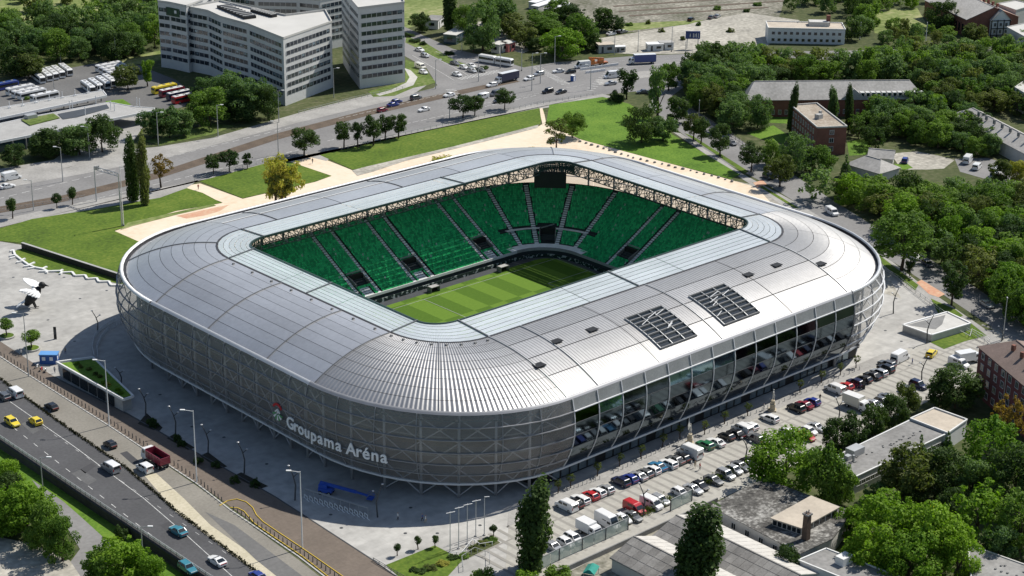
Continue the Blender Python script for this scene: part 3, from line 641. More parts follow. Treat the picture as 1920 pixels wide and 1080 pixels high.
for r_ in range(NR):
    h = bowl(r_+.55); z = bowl(r_)[2]
    for k in (0, 1, 2, 3, 4):
        a0 = Vector(pt(k, 0, h[0], h[1], 0, BX, BY)); a1 = Vector(pt(k, 1, h[0], h[1], 0, BX, BY))
        L_ = (a1-a0).length if k % 2 == 0 else math.pi/2*((h[0]-BX)+(h[1]-BY))/2
        n_ = int(L_/.54)
        for i in range(n_):
            u = (i+.5)/n_; p = pt(k, u, h[0], h[1], 0, BX, BY); a = st(k, u, BX, BY)[2]
            key = k
            if k == 2:
                if any(abs(p[0]-ax) < .85 for ax in aisle_x): continue
                if any(v0 < p[0] < v1 for v0, v1 in vom) and 5 <= r_ <= 9: continue
                if any(v0+1.2 < p[0] < v1-1.8 for v0, v1 in vom) and r_ < 4: continue
                key = (k, sum(p[0] > ax for ax in aisle_x))
            elif k in (1, 3):
                aa = a if k == 1 else 180-a
                if any(abs(aa-q)*math.pi/180*(h[0]-BX) < 1.0 for q in aisle_a): continue
                if k == 1 and r_ < 3: continue
                if r_ in (9, 10): continue
                if 38 < aa < 53 and r_ < 12: continue
                key = (k, sum(aa > q for q in aisle_a))
            else:
                if any(abs(p[1]-ay) < .85 for ay in aisle_y): continue
                if 9 < p[1] < 15.8 and 5 <= r_ <= 9: continue
                key = (k, sum(p[1] > ay for ay in aisle_y))
            add_seats(key, p[0], p[1], z, R(a-90))
for key, lst in blocks.items():
    A = np.array(lst); c, s = np.cos(A[:, 3]), np.sin(A[:, 3])
    V = np.empty((len(A), len(SV), 3))
    V[:, :, 0] = A[:, 0:1]+SV[:, 0]*c[:, None]-SV[:, 1]*s[:, None]
    V[:, :, 1] = A[:, 1:2]+SV[:, 0]*s[:, None]+SV[:, 1]*c[:, None]
    V[:, :, 2] = A[:, 2:3]+SV[:, 2]
    nv = len(SV); mb = MB(); mb.v = [tuple(p) for p in V.reshape(-1, 3)]
    # weld the pan and the back so that each seat is one island
    F_ = [(0, 1, 2, 3), (3, 2, 6, 7), (8, 9, 1, 0)]
    mb.f = [tuple(i*nv+q for q in f) for i in range(len(A)) for f in F_]; mb.mi = [0]*len(mb.f)
    tag(mb.build('seat_block', seat_ramp, arena), kind='stuff')
def aisle_strip(fn, r0=0, r1=NR, name='aisle', w=1.1):
    mb = MB()
    for r_ in range(r0, r1):
        a, t = fn(r_); c, _ = fn(r_+1); s = Vector((t[0], t[1], 0))*w/2; z = bowl(r_)[2]+.04; zz = bowl(r_+1)[2]+.04
        a = Vector((a[0], a[1], z)); c = Vector((c[0], c[1], z))
        mid = (a+c)/2; dz = Vector((0, 0, (zz-z)/2))
        mb.add([a-s, a+s, mid+s, mid-s, mid-s+dz, mid+s+dz, c+s+dz, c-s+dz], [(0, 1, 2, 3), (3, 2, 5, 4), (4, 5, 6, 7)])
        mb.add([c-s+dz, c+s+dz, c+s+2*dz, c-s+2*dz], [(0, 1, 2, 3)])
    mb.build(name, K['aisle'], arena)
for ax in aisle_x: aisle_strip(lambda r_, ax=ax: ((ax, bowl(r_)[1]), (-1, 0)))
for v0, v1 in vom: aisle_strip(lambda r_, v=(v0+v1)/2-.3: ((v, bowl(r_)[1]), (-1, 0)), 0, 5, w=3.4)
for ay in aisle_y: aisle_strip(lambda r_, ay=ay: ((bowl(r_)[0], ay), (0, 1)))
for aa in aisle_a:
    for k in (1, 3):
        u = aa/90 if k == 1 else 1-aa/90
        t = R(st(k, u, BX, BY)[2]+90)
        aisle_strip(lambda r_, k=k, u=u, t=t: (pt(k, u, bowl(r_)[0], bowl(r_)[1], 0, BX, BY)[:2], (math.cos(t), math.sin(t))), 0 if k == 3 else 3, w=1.35)
# level walkway and front concourse of the far corner
for k in (1, 3):
    mb = MB(); sweep(mb, k, .1 if k == 1 else .08, .92 if k == 1 else .9, [(*bowl(9)[:2], bowl(10)[2]+.1), (*bowl(11)[:2], bowl(10)[2]+.1)][::-1], 14, BX, BY); mb.build('walkway', K['aisle'], arena)
mb = MB(); sweep(mb, 1, -.1, 1.1, [(*bowl(0)[:2], 3.0), (*bowl(3)[:2], 3.4)][::-1], 18, BX, BY); mb.build('walkway', K['aisle'], arena)
# vomitories: dark gangway mouths with side walls and railing
def vomitory(c, t, o_):
    """c centre at the front, t along the row, o_ outward"""
    t = Vector((*t, 0)); o_ = Vector((*o_, 0)); z0 = bowl(4)[2]
    mb = MB(); w_ = 2.3
    f = Vector((c[0], c[1], 0))
    def q(a, b, z): return tuple(f+t*a+o_*b+Vector((0, 0, z)))
    z1 = bowl(9)[2]+.3
    mb.m = 0
    for s in (-1, 1):
        a = s*w_
        mb.add([q(a, 0, z0), q(a+s*.3, 0, z0), q(a+s*.3, 4.2, z1), q(a, 4.2, z1), q(a, 0, z0+1.4), q(a+s*.3, 0, z0+1.4), q(a+s*.3, 4.2, z1+.6), q(a, 4.2, z1+.6)], [(0, 1, 2, 3), (4, 5, 6, 7), (0, 1, 5, 4), (1, 2, 6, 5), (2, 3, 7, 6), (3, 0, 4, 7)])
    mb.m = 1
    mb.add([q(-w_, 0, z0+.1), q(w_, 0, z0+.1), q(w_, 4.1, z0+.1), q(-w_, 4.1, z0+.1)], [(0, 1, 2, 3)])
    mb.add([q(-w_, 3.0, z0), q(w_, 3.0, z0), q(w_, 3.0, z1+.7), q(-w_, 3.0, z1+.7), q(-w_, 4.3, z1+.7), q(w_, 4.3, z1+.7)], [(0, 1, 2, 3), (3, 2, 5, 4)])
    v = mb.build('vomitory', [K['concrete_d'], K['black']], arena)
    b_ = MB(); b_.box(q(0, 4.4, z1+1.1), (5.6 if abs(t.x) > .5 else .15, .15 if abs(t.x) > .5 else 5.6, .35)); b_.build('railing', K['galv'], v)
for v0, v1 in vom: vomitory(((v0+v1)/2, bowl(5)[1]), (1, 0), (0, 1))
vomitory((bowl(5)[0], 12.4), (0, 1), (1, 0))
c45 = pt(1, .5, bowl(4)[0], bowl(4)[1], 0, BX, BY); vomitory(c45[:2], (-.7071, .7071), (.7071, .7071))
# perimeter boards and the inner rail
K['board'] = M('perimeter_board', (.012, .03, .025), rough=.4, var=.3)
nt_ = K['board'].node_tree; vor = nt_.nodes.new('ShaderNodeTexNoise'); vor.inputs['Scale'].default_value = 1.1; gg = nt_.nodes.new('ShaderNodeNewGeometry')
nt_.links.new(gg.outputs['Position'], vor.inputs['Vector']); cc = nt_.nodes.new('ShaderNodeValToRGB'); cc.color_ramp.elements[0].position = .56; cc.color_ramp.elements[0].color = (.012, .03, .025, 1)
cc.color_ramp.elements[1].position = .6; cc.color_ramp.elements[1].color = (.4, .45, .42, 1); nt_.links.new(vor.outputs[0], cc.inputs[0]); nt_.links.new(cc.outputs[0], nt_.nodes['Principled BSDF'].inputs['Base Color'])
for k in range(8):
    mb = MB(); sweep(mb, k, 0, 1, [(54.6, 40.2, .1), (54.6, 40.2, 1.25), (54.8, 40.4, 1.25)][::-1], 10, BX, BY); mb.build('perimeter_board', K['board'], arena)
    mb = MB(); sweep(mb, k, 0, 1, [(55.5, 41.1, 2.1), (55.5, 41.1, 2.9), (55.7, 41.3, 2.9)][::-1], 10, BX, BY); mb.build('front_rail', K['white'] if k == 2 else K['concrete'], arena)
# pitch
pm = bpy.data.materials.new('mown_pitch'); pm.use_nodes = True
n = pm.node_tree.nodes; l = pm.node_tree.links; bs = n['Principled BSDF']; bs.inputs['Roughness'].default_value = .9; bs.inputs['Specular IOR Level'].default_value = .15
g = n.new('ShaderNodeNewGeometry'); sp = n.new('ShaderNodeSeparateXYZ'); l.new(g.outputs['Position'], sp.inputs[0])
def mth(op, a, b_=None):
    m_ = n.new('ShaderNodeMath'); m_.operation = op
    for i, v in enumerate((a, b_)):
        if v is None: continue
        if isinstance(v, (int, float)): m_.inputs[i].default_value = v
        else: l.new(v, m_.inputs[i])
    return m_.outputs[0]
sx = mth('FLOOR', mth('DIVIDE', mth('ADD', sp.outputs[0], 200.), 5.7)); sy = mth('FLOOR', mth('DIVIDE', mth('ADD', sp.outputs[1], 203.), 17.))
ch = mth('MODULO', mth('ADD', sx, sy), 2.)
no = n.new('ShaderNodeTexNoise'); no.inputs['Scale'].default_value = 1.2; no.inputs['Detail'].default_value = 5; l.new(g.outputs['Position'], no.inputs['Vector'])
mx = n.new('ShaderNodeMix'); mx.data_type = 'RGBA'; mx.inputs[6].default_value = (.055, .115, .012, 1); mx.inputs[7].default_value = (.125, .215, .028, 1)
l.new(mth('MULTIPLY', mth('ADD', mth('MULTIPLY', ch, .7), mth('MULTIPLY', no.outputs[0], .55)), .85), mx.inputs[0]); l.new(mx.outputs[2], bs.inputs['Base Color'])
pp = []
for k in range(8):
    for i in range(8 if k % 2 else 1): pp.append(pt(k, i/8 if k % 2 else 0, 53., 37.2, 0, 47, 31)[:2])
flat('pitch', pp, .12, pm, 'mown striped football pitch inside the arena', px=False)
pp = [pt(k, i/8, 55.7, 41.3, 0, BX, BY)[:2] for k in range(8) for i in range(8)]
flat('pitch_surround', pp, .1, K['steel_d'], 'dark surround between pitch and stands', px=False)
b = MB(); 
for (c, d) in (((0, 34, 0), (105, .14, .01)), ((0, -34, 0), (105, .14, .01)), ((52.5, 0, 0), (.14, 68, .01)), ((-52.5, 0, 0), (.14, 68, .01)), ((0, 0, 0), (.14, 68, .01)), ((36, 0, 0), (.14, 40, .01)), ((44.2, 20, 0), (16.5, .14, .01)), ((44.2, -20, 0), (16.5, .14, .01))):
    b.box((c[0], c[1], .135), d)
tag(b.build('pitch_lines', K['paint_dim']), 'white field lines on the pitch', None, None, 'structure')
# dugouts at the far touch line
for i, (px_, py_) in enumerate([(813, 538), (943, 500)]):
    p = at(px_, py_, 1.5); d_ = empty('dugout', (p.x, p.y, 0), 0, ['pale topped dugout at the far touch line, nearer the left end', 'pale topped dugout at the far touch line, nearer the dark screen corner'][i], 'dugout', 'dugouts')
    mb = MB(); mb.box((p.x, p.y, 1.75), (2.8, 1.8, .15)); mb.build('roof', K['concrete'], d_)
    mb = MB(); mb.box((p.x, p.y+1.0, .95), (2.8, .15, 1.6)); mb.box((p.x-1.6, p.y, .95), (.12, 2.0, 1.8)); mb.box((p.x+1.6, p.y, .95), (.12, 2.0, 1.8)); mb.build('shell', K['concrete_d'], d_)
    mb = MB(); mb.box((p.x, p.y+.5, .5), (3.0, .5, .5)); mb.build('bench', K['black'], d_)
# roof truss round the opening
for k in range(8):
    nb = (8 if k % 2 else (12 if k in (2, 6) else 8))*(2 if k in (0, 1, 2) else 1)
    for i in range(nb):
        mb = MB()
        A = [Vector(pt(k, (i+j)/nb, 59., 40.2, 29.0)) for j in (0, .5, 1)]
        B_ = [Vector(pt(k, (i+j)/nb, 59.4, 40.6, 25.6)) for j in (0, .5, 1)]
        C_ = [Vector(pt(k, (i+j)/nb, 64., 46.6, 28.2)) for j in (0, .5, 1)]
        D_ = [Vector(pt(k, (i+j)/nb, 72., 57., 24.0)) for j in (0, .5, 1)]
        for S_ in (A, B_, C_, D_):
            mb.tube(S_[0], S_[2], .16, n=4)
        for p, q in ((A[0], B_[0]), (A[0], B_[1]), (B_[1], A[2]), (A[1], B_[1]), (B_[0], C_[0]), (B_[0], C_[1]), (C_[1], B_[2]), (C_[0], D_[0]), (D_[0], C_[1]), (B_[0], D_[0]), (C_[1], D_[2])):
            mb.tube(p, q, .1, n=4)
        mb.build('roof_truss', K['truss'], arena)
# screen in the far corner
a = at(1002, 322, 26.4); c = at(1062, 323, 26.4); mid = (a+c)/2; d = (c-a); ang = math.atan2(d.y, d.x)
scr = empty('score_screen', (mid.x, mid.y, 21.4), 0, 'black score screen hanging under the roof in the far corner', 'screen')
mb = MB(); mb.box((mid.x, mid.y, 23.9), (d.length, .9, 5.0), ang); mb.build('casing', K['black'], scr)
mb = MB(); nrm = Vector((d.y, -d.x, 0)).normalized(); mb.box((mid.x+nrm.x*.5, mid.y+nrm.y*.5, 23.9), (d.length-.5, .06, 4.5), ang); mb.build('display', K['black'], scr)
for s in (-.35, .35):
    mb = MB(); p = mid+d*s; mb.tube((p.x, p.y, 26.3), (p.x, p.y, 28.3), .12); mb.build('hanger', K['truss'], scr)
# ------------------------------------------------------------------ lettering on the facade
ZB = 9.6
path_pts = [Vector(pt(4, .5+.5*i/60, *fh(ZB+1.4, .75))) for i in range(61)]+[Vector(pt(5, i/90, *fh(ZB+1.4, .75))) for i in range(1, 91)]
cum = [0.]
for p, q in zip(path_pts[:-1], path_pts[1:]): cum.append(cum[-1]+(q-p).length)
def on_path(s):
    i = int(np.searchsorted(cum, s)); i = min(max(i, 1), len(cum)-1); t = (s-cum[i-1])/(cum[i]-cum[i-1])
    p = path_pts[i-1].lerp(path_pts[i], t); d = (path_pts[i]-path_pts[i-1]).normalized(); return p, d
sx_ = [pr(p)[0] for p in path_pts]
s0 = float(np.interp(538, sx_, cum)); s1 = float(np.interp(728, sx_, cum)); slogo = float(np.interp(522, sx_, cum))
WD = {'G': .76, 'r': .45, 'o': .66, 'u': .65, 'p': .67, 'a': .6, 'm': 1.0, ' ': .34, 'A': .74, 'é': .63, 'n': .65}
txt = 'Groupama Aréna'; tot = sum(WD[c] for c in txt); unit = (s1-s0)/tot
p0, _ = on_path(s0); sign = empty('arena_sign', (p0.x, p0.y, ZB), 0, 'white letters reading Groupama Aréna on the curved mesh front', 'sign')
K['letter'] = M('white_letter', (.9, .9, .9), rough=.5, var=.02)
s = s0; depsgraph = bpy.context.evaluated_depsgraph_get()
for chx in txt:
    wd = WD[chx]*unit
    if chx != ' ':
        cu = bpy.data.curves.new('letter', 'FONT'); cu.body = chx; cu.size = unit*1.16; cu.extrude = .12; cu.offset = .07; cu.resolution_u = 3; cu.align_x = 'CENTER'
        ob = bpy.data.objects.new('letter_tmp', cu); col.objects.link(ob)
        me = bpy.data.meshes.new_from_object(ob.evaluated_get(bpy.context.evaluated_depsgraph_get())); bpy.data.objects.remove(ob)
        me.materials.clear(); me.materials.append(K['letter'])
        p, d = on_path(s+wd/2)
        o = bpy.data.objects.new('letter', me); col.objects.link(o); o.parent = sign
        o.location = (p.x-p0.x, p.y-p0.y, 0); o.rotation_euler = (R(90), 0, math.atan2(d.y, d.x))
    s += wd
# emblem left of the lettering: red arc over a green fan with a white gable
p, d = on_path(slogo); o_ = Vector((d.y, -d.x, 0)); 
lg = empty('arena_emblem', (p.x, p.y, ZB), 0, 'round emblem of a red arc over a green fan left of the lettering', 'emblem')
def lp(a, z, off=0.): return p+d*a+o_*off+Vector((0, 0, z-p.z))
def fan(name, a0, a1, r0, r1, zc, mt, off):
    mb = MB(); n_ = 8
    for i in range(n_):
        t0 = R(a0+(a1-a0)*i/n_); t1 = R(a0+(a1-a0)*(i+1)/n_)
        q = [lp(r0*math.cos(t0), zc+r0*math.sin(t0), off), lp(r1*math.cos(t0), zc+r1*math.sin(t0), off), lp(r1*math.cos(t1), zc+r1*math.sin(t1), off), lp(r0*math.cos(t1), zc+r0*math.sin(t1), off)]
        q2 = [v+o_*.2 for v in q]
        mb.add(q+q2, [(0, 1, 2, 3), (7, 6, 5, 4), (0, 4, 5, 1), (1, 5, 6, 2), (2, 6, 7, 3), (3, 7, 4, 0)])
    mb.build(name, mt, lg)
K['red'] = M('red_enamel', (.5, .02, .03), rough=.4, var=.05); K['egreen'] = M('green_enamel', (.1, .35, .14), rough=.4, var=.05)
fan('arc', 25, 155, 1.45, 2.0, ZB+2.9, K['red'], .1)
for i in range(7): fan('ray', 190+i*24, 205+i*24, .5, 1.9, ZB+2.4, K['egreen'] if i % 2 == 0 else K['letter'], .12)
mb = MB()
for a0, z0, a1, z1 in ((-.9, 2.5, 0, 3.3), (0, 3.3, .9, 2.5), (0, 2.3, 0, 3.2)): mb.bar(lp(a0, ZB+z0, .2), lp(a1, ZB+z1, .2), .25, .3)
mb.build('gable', K['letter'], lg)
# ------------------------------------------------------------------ trees
def leaf_mat(name, dark, light, warm=.0):
    mt = bpy.data.materials.new(name); mt.use_nodes = True
    n = mt.node_tree.nodes; l = mt.node_tree.links; b = n['Principled BSDF']
    b.inputs['Roughness'].default_value = .7; b.inputs['Specular IOR Level'].default_value = .15
    g = n.new('ShaderNodeNewGeometry'); oi = n.new('ShaderNodeObjectInfo')
    ad = n.new('ShaderNodeMix'); ad.data_type = 'FLOAT'; ad.inputs[0].default_value = .5
    l.new(g.outputs['Random Per Island'], ad.inputs[2]); l.new(oi.outputs['Random'], ad.inputs[3])
    cr = n.new('ShaderNodeValToRGB'); e = cr.color_ramp.elements; e[0].position = .1; e[0].color = dark+(1,); e[1].position = .9; e[1].color = light+(1,)
    l.new(ad.outputs[0], cr.inputs[0]); l.new(cr.outputs[0], b.inputs['Base Color'])
    tr = n.new('ShaderNodeBsdfTranslucent'); sc = n.new('ShaderNodeVectorMath'); sc.operation = 'MULTIPLY'; sc.inputs[1].default_value = (1.1, 1.25, .5)
    l.new(cr.outputs[0], sc.inputs[0]); l.new(sc.outputs[0], tr.inputs[0])
    mx = n.new('ShaderNodeMixShader'); mx.inputs[0].default_value = .4
    l.new(b.outputs[0], mx.inputs[1]); l.new(tr.outputs[0], mx.inputs[2]); l.new(mx.outputs[0], n['Material Output'].inputs[0])
    return mt
LF = {'mid': leaf_mat('leaves_mid_green', (.06, .125, .022), (.18, .28, .05)),
      'dark': leaf_mat('leaves_dark_green', (.030, .062, .020), (.085, .135, .038)),
      'blue': leaf_mat('leaves_grey_green', (.055, .115, .038), (.165, .25, .085)),
      'bright': leaf_mat('leaves_bright_green', (.08, .175, .018), (.22, .35, .034)),
      'yellow': leaf_mat('leaves_yellowing', (.22, .23, .035), (.50, .46, .10)),
      'olive': leaf_mat('leaves_olive', (.065, .095, .024), (.18, .205, .06)),
      'drydark': leaf_mat('dark_barrier_leaves', (.012, .014, .008), (.035, .036, .018)),
      'autumn': leaf_mat('leaves_turning_brown', (.13, .095, .025), (.30, .19, .05))}
def crown_mesh(name, shape, nl, seed, leaf=.055, loose=0.):
    """leaf faces clustered on many lobes inside a unit crown (radius 1, height 2, base at z=0)"""
    rg = np.random.default_rng(seed)
    lobes = []
    if shape == 'poplar':
        for i in range(46):
            z = rg.uniform(.03, 1.97); r = .34*rg.uniform(.75, 1.2)*(math.sin(math.pi*min(1, (z+.12)/2.15))**.55); a = rg.uniform(0, 6.28)
            lobes.append((r*.75*math.cos(a), r*.75*math.sin(a), z, .22*rg.uniform(.7, 1.1), .22*rg.uniform(1.2, 2.2)))
    elif shape == 'ball':
        for i in range(26):
            d = rg.normal(size=3); d /= np.linalg.norm(d); lobes.append((d[0]*.62, d[1]*.62, 1+d[2]*.62, .42, .42))
    elif shape == 'vase':
        for i in range(30):
            z = rg.uniform(.15, 1.9); r = .35+.45*(z/2); a = rg.uniform(0, 6.28); q = math.sqrt(rg.uniform(.1, 1))
            lobes.append((r*q*math.cos(a), r*q*math.sin(a), z, .26*rg.uniform(.7, 1.2), .3*rg.uniform(.7, 1.2)))
    elif shape == 'bush':
        for i in range(26):
            a = rg.uniform(0, 6.28); q = math.sqrt(rg.uniform(0, 1)); z = rg.uniform(.1, 1.5)*(1-.55*q*q)
            lobes.append((.8*q*math.cos(a), .8*q*math.sin(a), z, .3*rg.uniform(.7, 1.2), .34*rg.uniform(.7, 1.2)))
    elif shape == 'conifer':
        for i in range(44):
            z = rg.uniform(.02, 1.9); r = .62*(1-z/2)+.02; a = rg.uniform(0, 6.28)
            lobes.append((r*.8*math.cos(a), r*.8*math.sin(a), z, .2*(1.2-z/2), .12))
    else:
        n_ = {'round': 30, 'broad': 34, 'loose': 24}[shape]
        for i in range(n_):
            a = rg.uniform(0, 6.28); z = rg.uniform(.15, 1.85)
            env = {'round': math.sqrt(max(.05, 1-((z-1)/1.05)**2)), 'broad': math.sqrt(max(.05, 1-((z-.8)/1.2)**2)), 'loose': math.sqrt(max(.05, 1-((z-1.05)/1.05)**2))}[shape]
            q = math.sqrt(rg.uniform(.15, 1))*.8; s = rg.uniform(.22, .4)*(.8 if shape == 'loose' else 1.)
            lobes.append((env*q*math.cos(a), env*q*math.sin(a), z, s, s*rg.uniform(.7, 1.)))
        for i in range(12):
            a = rg.uniform(0, 6.28); z = rg.uniform(.5, 1.95); env = math.sqrt(max(.04, 1-((z-.95)/1.12)**2)); s = rg.uniform(.10, .2)
            lobes.append((env*.95*math.cos(a), env*.95*math.sin(a), z, s, s*rg.uniform(.6, 1.2)))
    lb = np.array(lobes); wts = lb[:, 3]**1.7; wts /= wts.sum()
    idx = rg.choice(len(lb), nl, p=wts); B_ = lb[idx]
    d = rg.normal(size=(nl, 3)); d /= np.linalg.norm(d, axis=1)[:, None]
    rad = rg.uniform(.45 if not loose else .25, 1.08, size=nl)**.6
    c = B_[:, :3]+d*np.stack([B_[:, 3], B_[:, 3], B_[:, 4]], 1)*rad[:, None]
    nrm = d+rg.normal(size=(nl, 3))*.55+np.array([0, 0, .25]); nrm /= np.linalg.norm(nrm, axis=1)[:, None]
    t = np.cross(nrm, rg.normal(size=(nl, 3))); t /= np.linalg.norm(t, axis=1)[:, None]; b_ = np.cross(nrm, t)
    s = leaf*rg.uniform(.6, 1.35, size=(nl, 1)); asp = rg.uniform(.55, 1., size=(nl, 1))
    V = np.stack([c-t*s, c+b_*s*asp+nrm*s*.2, c+t*s, c-b_*s*asp+nrm*s*.2], 1).reshape(-1, 3)
    V[:, 2] = np.maximum(V[:, 2], 0.0)
    me = bpy.data.meshes.new(name); me.vertices.add(nl*4); me.vertices.foreach_set('co', V.ravel().astype(np.float32))
    me.loops.add(nl*4); me.loops.foreach_set('vertex_index', np.arange(nl*4, dtype=np.int32))
    me.polygons.add(nl); me.polygons.foreach_set('loop_start', np.arange(0, nl*4, 4, dtype=np.int32))
    me.materials.append(LF['mid']); me.update(); me.validate()
    return me
def trunk_mesh(name, seed, limbs, spread, top=1.):
    """unit trunk: 1 high up to the crown middle, with limbs going into the crown"""
    rg = random.Random(seed); mb = MB()
    p = Vector((0, 0, 0)); q = Vector((rg.uniform(-.03, .03), rg.uniform(-.03, .03), .45))
    mb.tube(p, q, .05, .036, 7); r = Vector((q.x+rg.uniform(-.04, .04), q.y+rg.uniform(-.04, .04), top)); mb.tube(q, r, .036, .012, 6)
    for i in range(limbs):
        a = 6.28*i/limbs+rg.uniform(-.4, .4); z = .38+.3*i/limbs; s = q.lerp(r, max(0, (z-.45)/.55)) if z > .45 else p.lerp(q, z/.45)
        e = s+Vector((math.cos(a)*spread, math.sin(a)*spread, rg.uniform(.25, .45))); mb.tube(s, e, .024, .008, 5)
        e2 = e+Vector((math.cos(a+.6)*spread*.5, math.sin(a+.6)*spread*.5, .15)); mb.tube(s.lerp(e, .6), e2, .014, .005, 4)
    return mb.mesh(name, K['bark'])
CR = {s: [crown_mesh('crown_'+s, s, nl, 11*i+hash_, leaf, lo) for i in range(nv)] for s, nl, nv, leaf, lo, hash_ in
      (('round', 4800, 4, .056, 0, 1), ('broad', 7000, 4, .044, 0, 2), ('poplar', 8000, 2, .042, 0, 3), ('ball', 2200, 2, .08, 0, 4), ('vase', 2600, 2, .062, 0, 5), ('bush', 2200, 3, .075, 0, 6), ('loose', 1800, 3, .06, 1, 7), ('conifer', 2600, 1, .05, 0, 8))}
TRK = [trunk_mesh('trunk', i, 5, .16) for i in range(3)]
TRK_P = trunk_mesh('trunk', 9, 4, .03, 1.6)
_tc = [0]
def tree(base, h, rad, shape='round', leaf='mid', label='', group=None, name='tree', cat='tree', clear=.22):
    """base point, total height, crown radius; crown starts at clear*h"""
    i = _tc[0]; _tc[0] += 1
    e = empty(name, base, random.uniform(0, 6.28), label, cat, group)
    if shape == 'bush': clear = .02
    ch = h*(1-clear)
    cm = CR[shape][i % len(CR[shape])]
    sx = rad*1.06 if shape != 'poplar' else rad/.43
    o = inst('crown', cm, e, (0, 0, h*clear), 0, (sx*random.uniform(.92, 1.08), sx*random.uniform(.92, 1.08), ch/2), {0: LF[leaf]})
    o.rotation_euler = (random.uniform(-.09, .09), random.uniform(-.09, .09), 0)
    tz = h*clear+ch*.5
    ts = tz*(1. if h > 5 else 1.3)
    inst('trunk', TRK_P if shape == 'poplar' else TRK[i % 3], e, (0, 0, -.1), 0, (min(ts, rad*2.2+2), min(ts, rad*2.2+2), tz))
    return e
def ptree(bx, by, ty, wpx, shape='round', leaf='mid', label='', group=None, name='tree', cat='tree', clear=.22, lvl=0.):
    b_ = at(bx, by, lvl); h = height_at(b_, ty); rad = wpx/2/px_m((b_.x, b_.y, h/2))
    return tree(b_, h, rad, shape, leaf, label, group, name, cat, clear)

# boulevard trees behind the arena
for i, (bx, by, ty, w_) in enumerate([(645, 277, 228, 34), (671, 277, 229, 24), (700, 273, 216, 36), (722, 263, 217, 26), (747, 260, 213, 32)]):
    ptree(bx, by, ty, w_, 'round', 'dark', '%s of five dark round trees in the lawn row behind the arena, from the left' % ORD[i], 'dark trees in the lawn row', clear=.3)
for i, (bx, by, ty, w_) in enumerate([(868, 222, 180, 48), (890, 217, 178, 30), (946, 206, 168, 36)]):
    ptree(bx, by, ty, w_, 'round', 'dark', ['largest dark tree at the middle of the far boulevard railing', 'dark tree just right of the largest one at the boulevard railing', 'single dark tree farthest right along the boulevard railing'][i], 'dark trees at the boulevard', clear=.28)
for i, (bx, by, ty, w_) in enumerate([(400, 326, 290, 32), (430, 322, 283, 36), (464, 316, 288, 20)]):
    ptree(bx, by, ty, w_, 'round', 'dark', '%s of three small dark trees on the corner lawn, from the left' % ORD[i], 'trees on the corner lawn', clear=.3)
ptree(570, 293, 241, 54, 'round', 'dark', 'dark round tree standing alone where the path meets the boulevard', clear=.3)
ptree(250, 378, 266, 26, 'poplar', 'dark', 'dark poplar, left one of the pair on the left lawn', name='poplar', clear=.03)
ptree(272, 385, 262, 25, 'poplar', 'olive', 'sunlit olive poplar, right one of the pair on the left lawn', name='poplar', clear=.03)
ptree(302, 352, 292, 44, 'loose', 'autumn', 'thin half bare tree beside the pair of poplars', clear=.3)
ptree(518, 392, 292, 56, 'loose', 'yellow', 'tall yellowish willow behind the far rim of the arena', name='willow', clear=.2)
ptree(536, 388, 300, 66, 'loose', 'yellow', 'spreading yellow willow just right of the tall one', name='willow', clear=.15)
ptree(528, 390, 305, 60, 'loose', 'olive', 'third willow of the clump, between the two yellow ones', name='willow', clear=.15)
ptree(1043, 284, 226, 54, 'loose', 'olive', 'loose tree on the sand path behind the far rim', clear=.25)
ptree(1074, 258, 210, 46, 'round', 'mid', 'rounder tree just behind the loose one on the sand path', clear=.2)
ptree(850, 318, 279, 84, 'bush', 'yellow', 'wide yellowish shrub behind the far rim of the arena', name='shrub', cat='shrub')
ptree(882, 312, 284, 54, 'bush', 'olive', 'olive shrub right beside the wide yellowish one', name='shrub', cat='shrub')
ptree(808, 322, 307, 22, 'bush', 'olive', 'smallest shrub peeking over the far rim', name='shrub', cat='shrub')
ptree(987, 295, 265, 48, 'bush', 'yellow', 'rounded yellow shrub behind the far corner of the rim', name='shrub', cat='shrub')
ptree(1175, 186, 132, 46, 'vase', 'dark', 'dark vase shaped tree at the boulevard bend', clear=.15)
ptree(1155, 190, 162, 30, 'bush', 'dark', 'low dark shrub left of the vase shaped tree', name='shrub', cat='shrub')
ptree(1232, 222, 128, 44, 'vase', 'blue', 'tall ragged tree at the corner of lawn and side road', clear=.1)
ptree(1203, 268, 196, 60, 'broad', 'dark', 'broad dark tree at the right end of the far lawn', clear=.1)
ptree(1243, 265, 220, 52, 'round', 'blue', 'grey green tree next to the broad dark one on the lawn', clear=.12)
ptree(1253, 170, 118, 40, 'round', 'mid', 'rounded tree behind the tall ragged one', clear=.15)
ptree(1268, 230, 180, 50, 'round', 'dark', 'dark tree beside the start of the side road', clear=.12)
for i, (bx, by, ty, w_) in enumerate([(24, 410, 370, 24), (107, 391, 362, 18), (136, 384, 350, 18)]):
    ptree(bx, by, ty, w_, 'ball', 'dark', '%s young pavement tree at the left end of the boulevard' % ORD[i], 'young pavement trees', clear=.35)
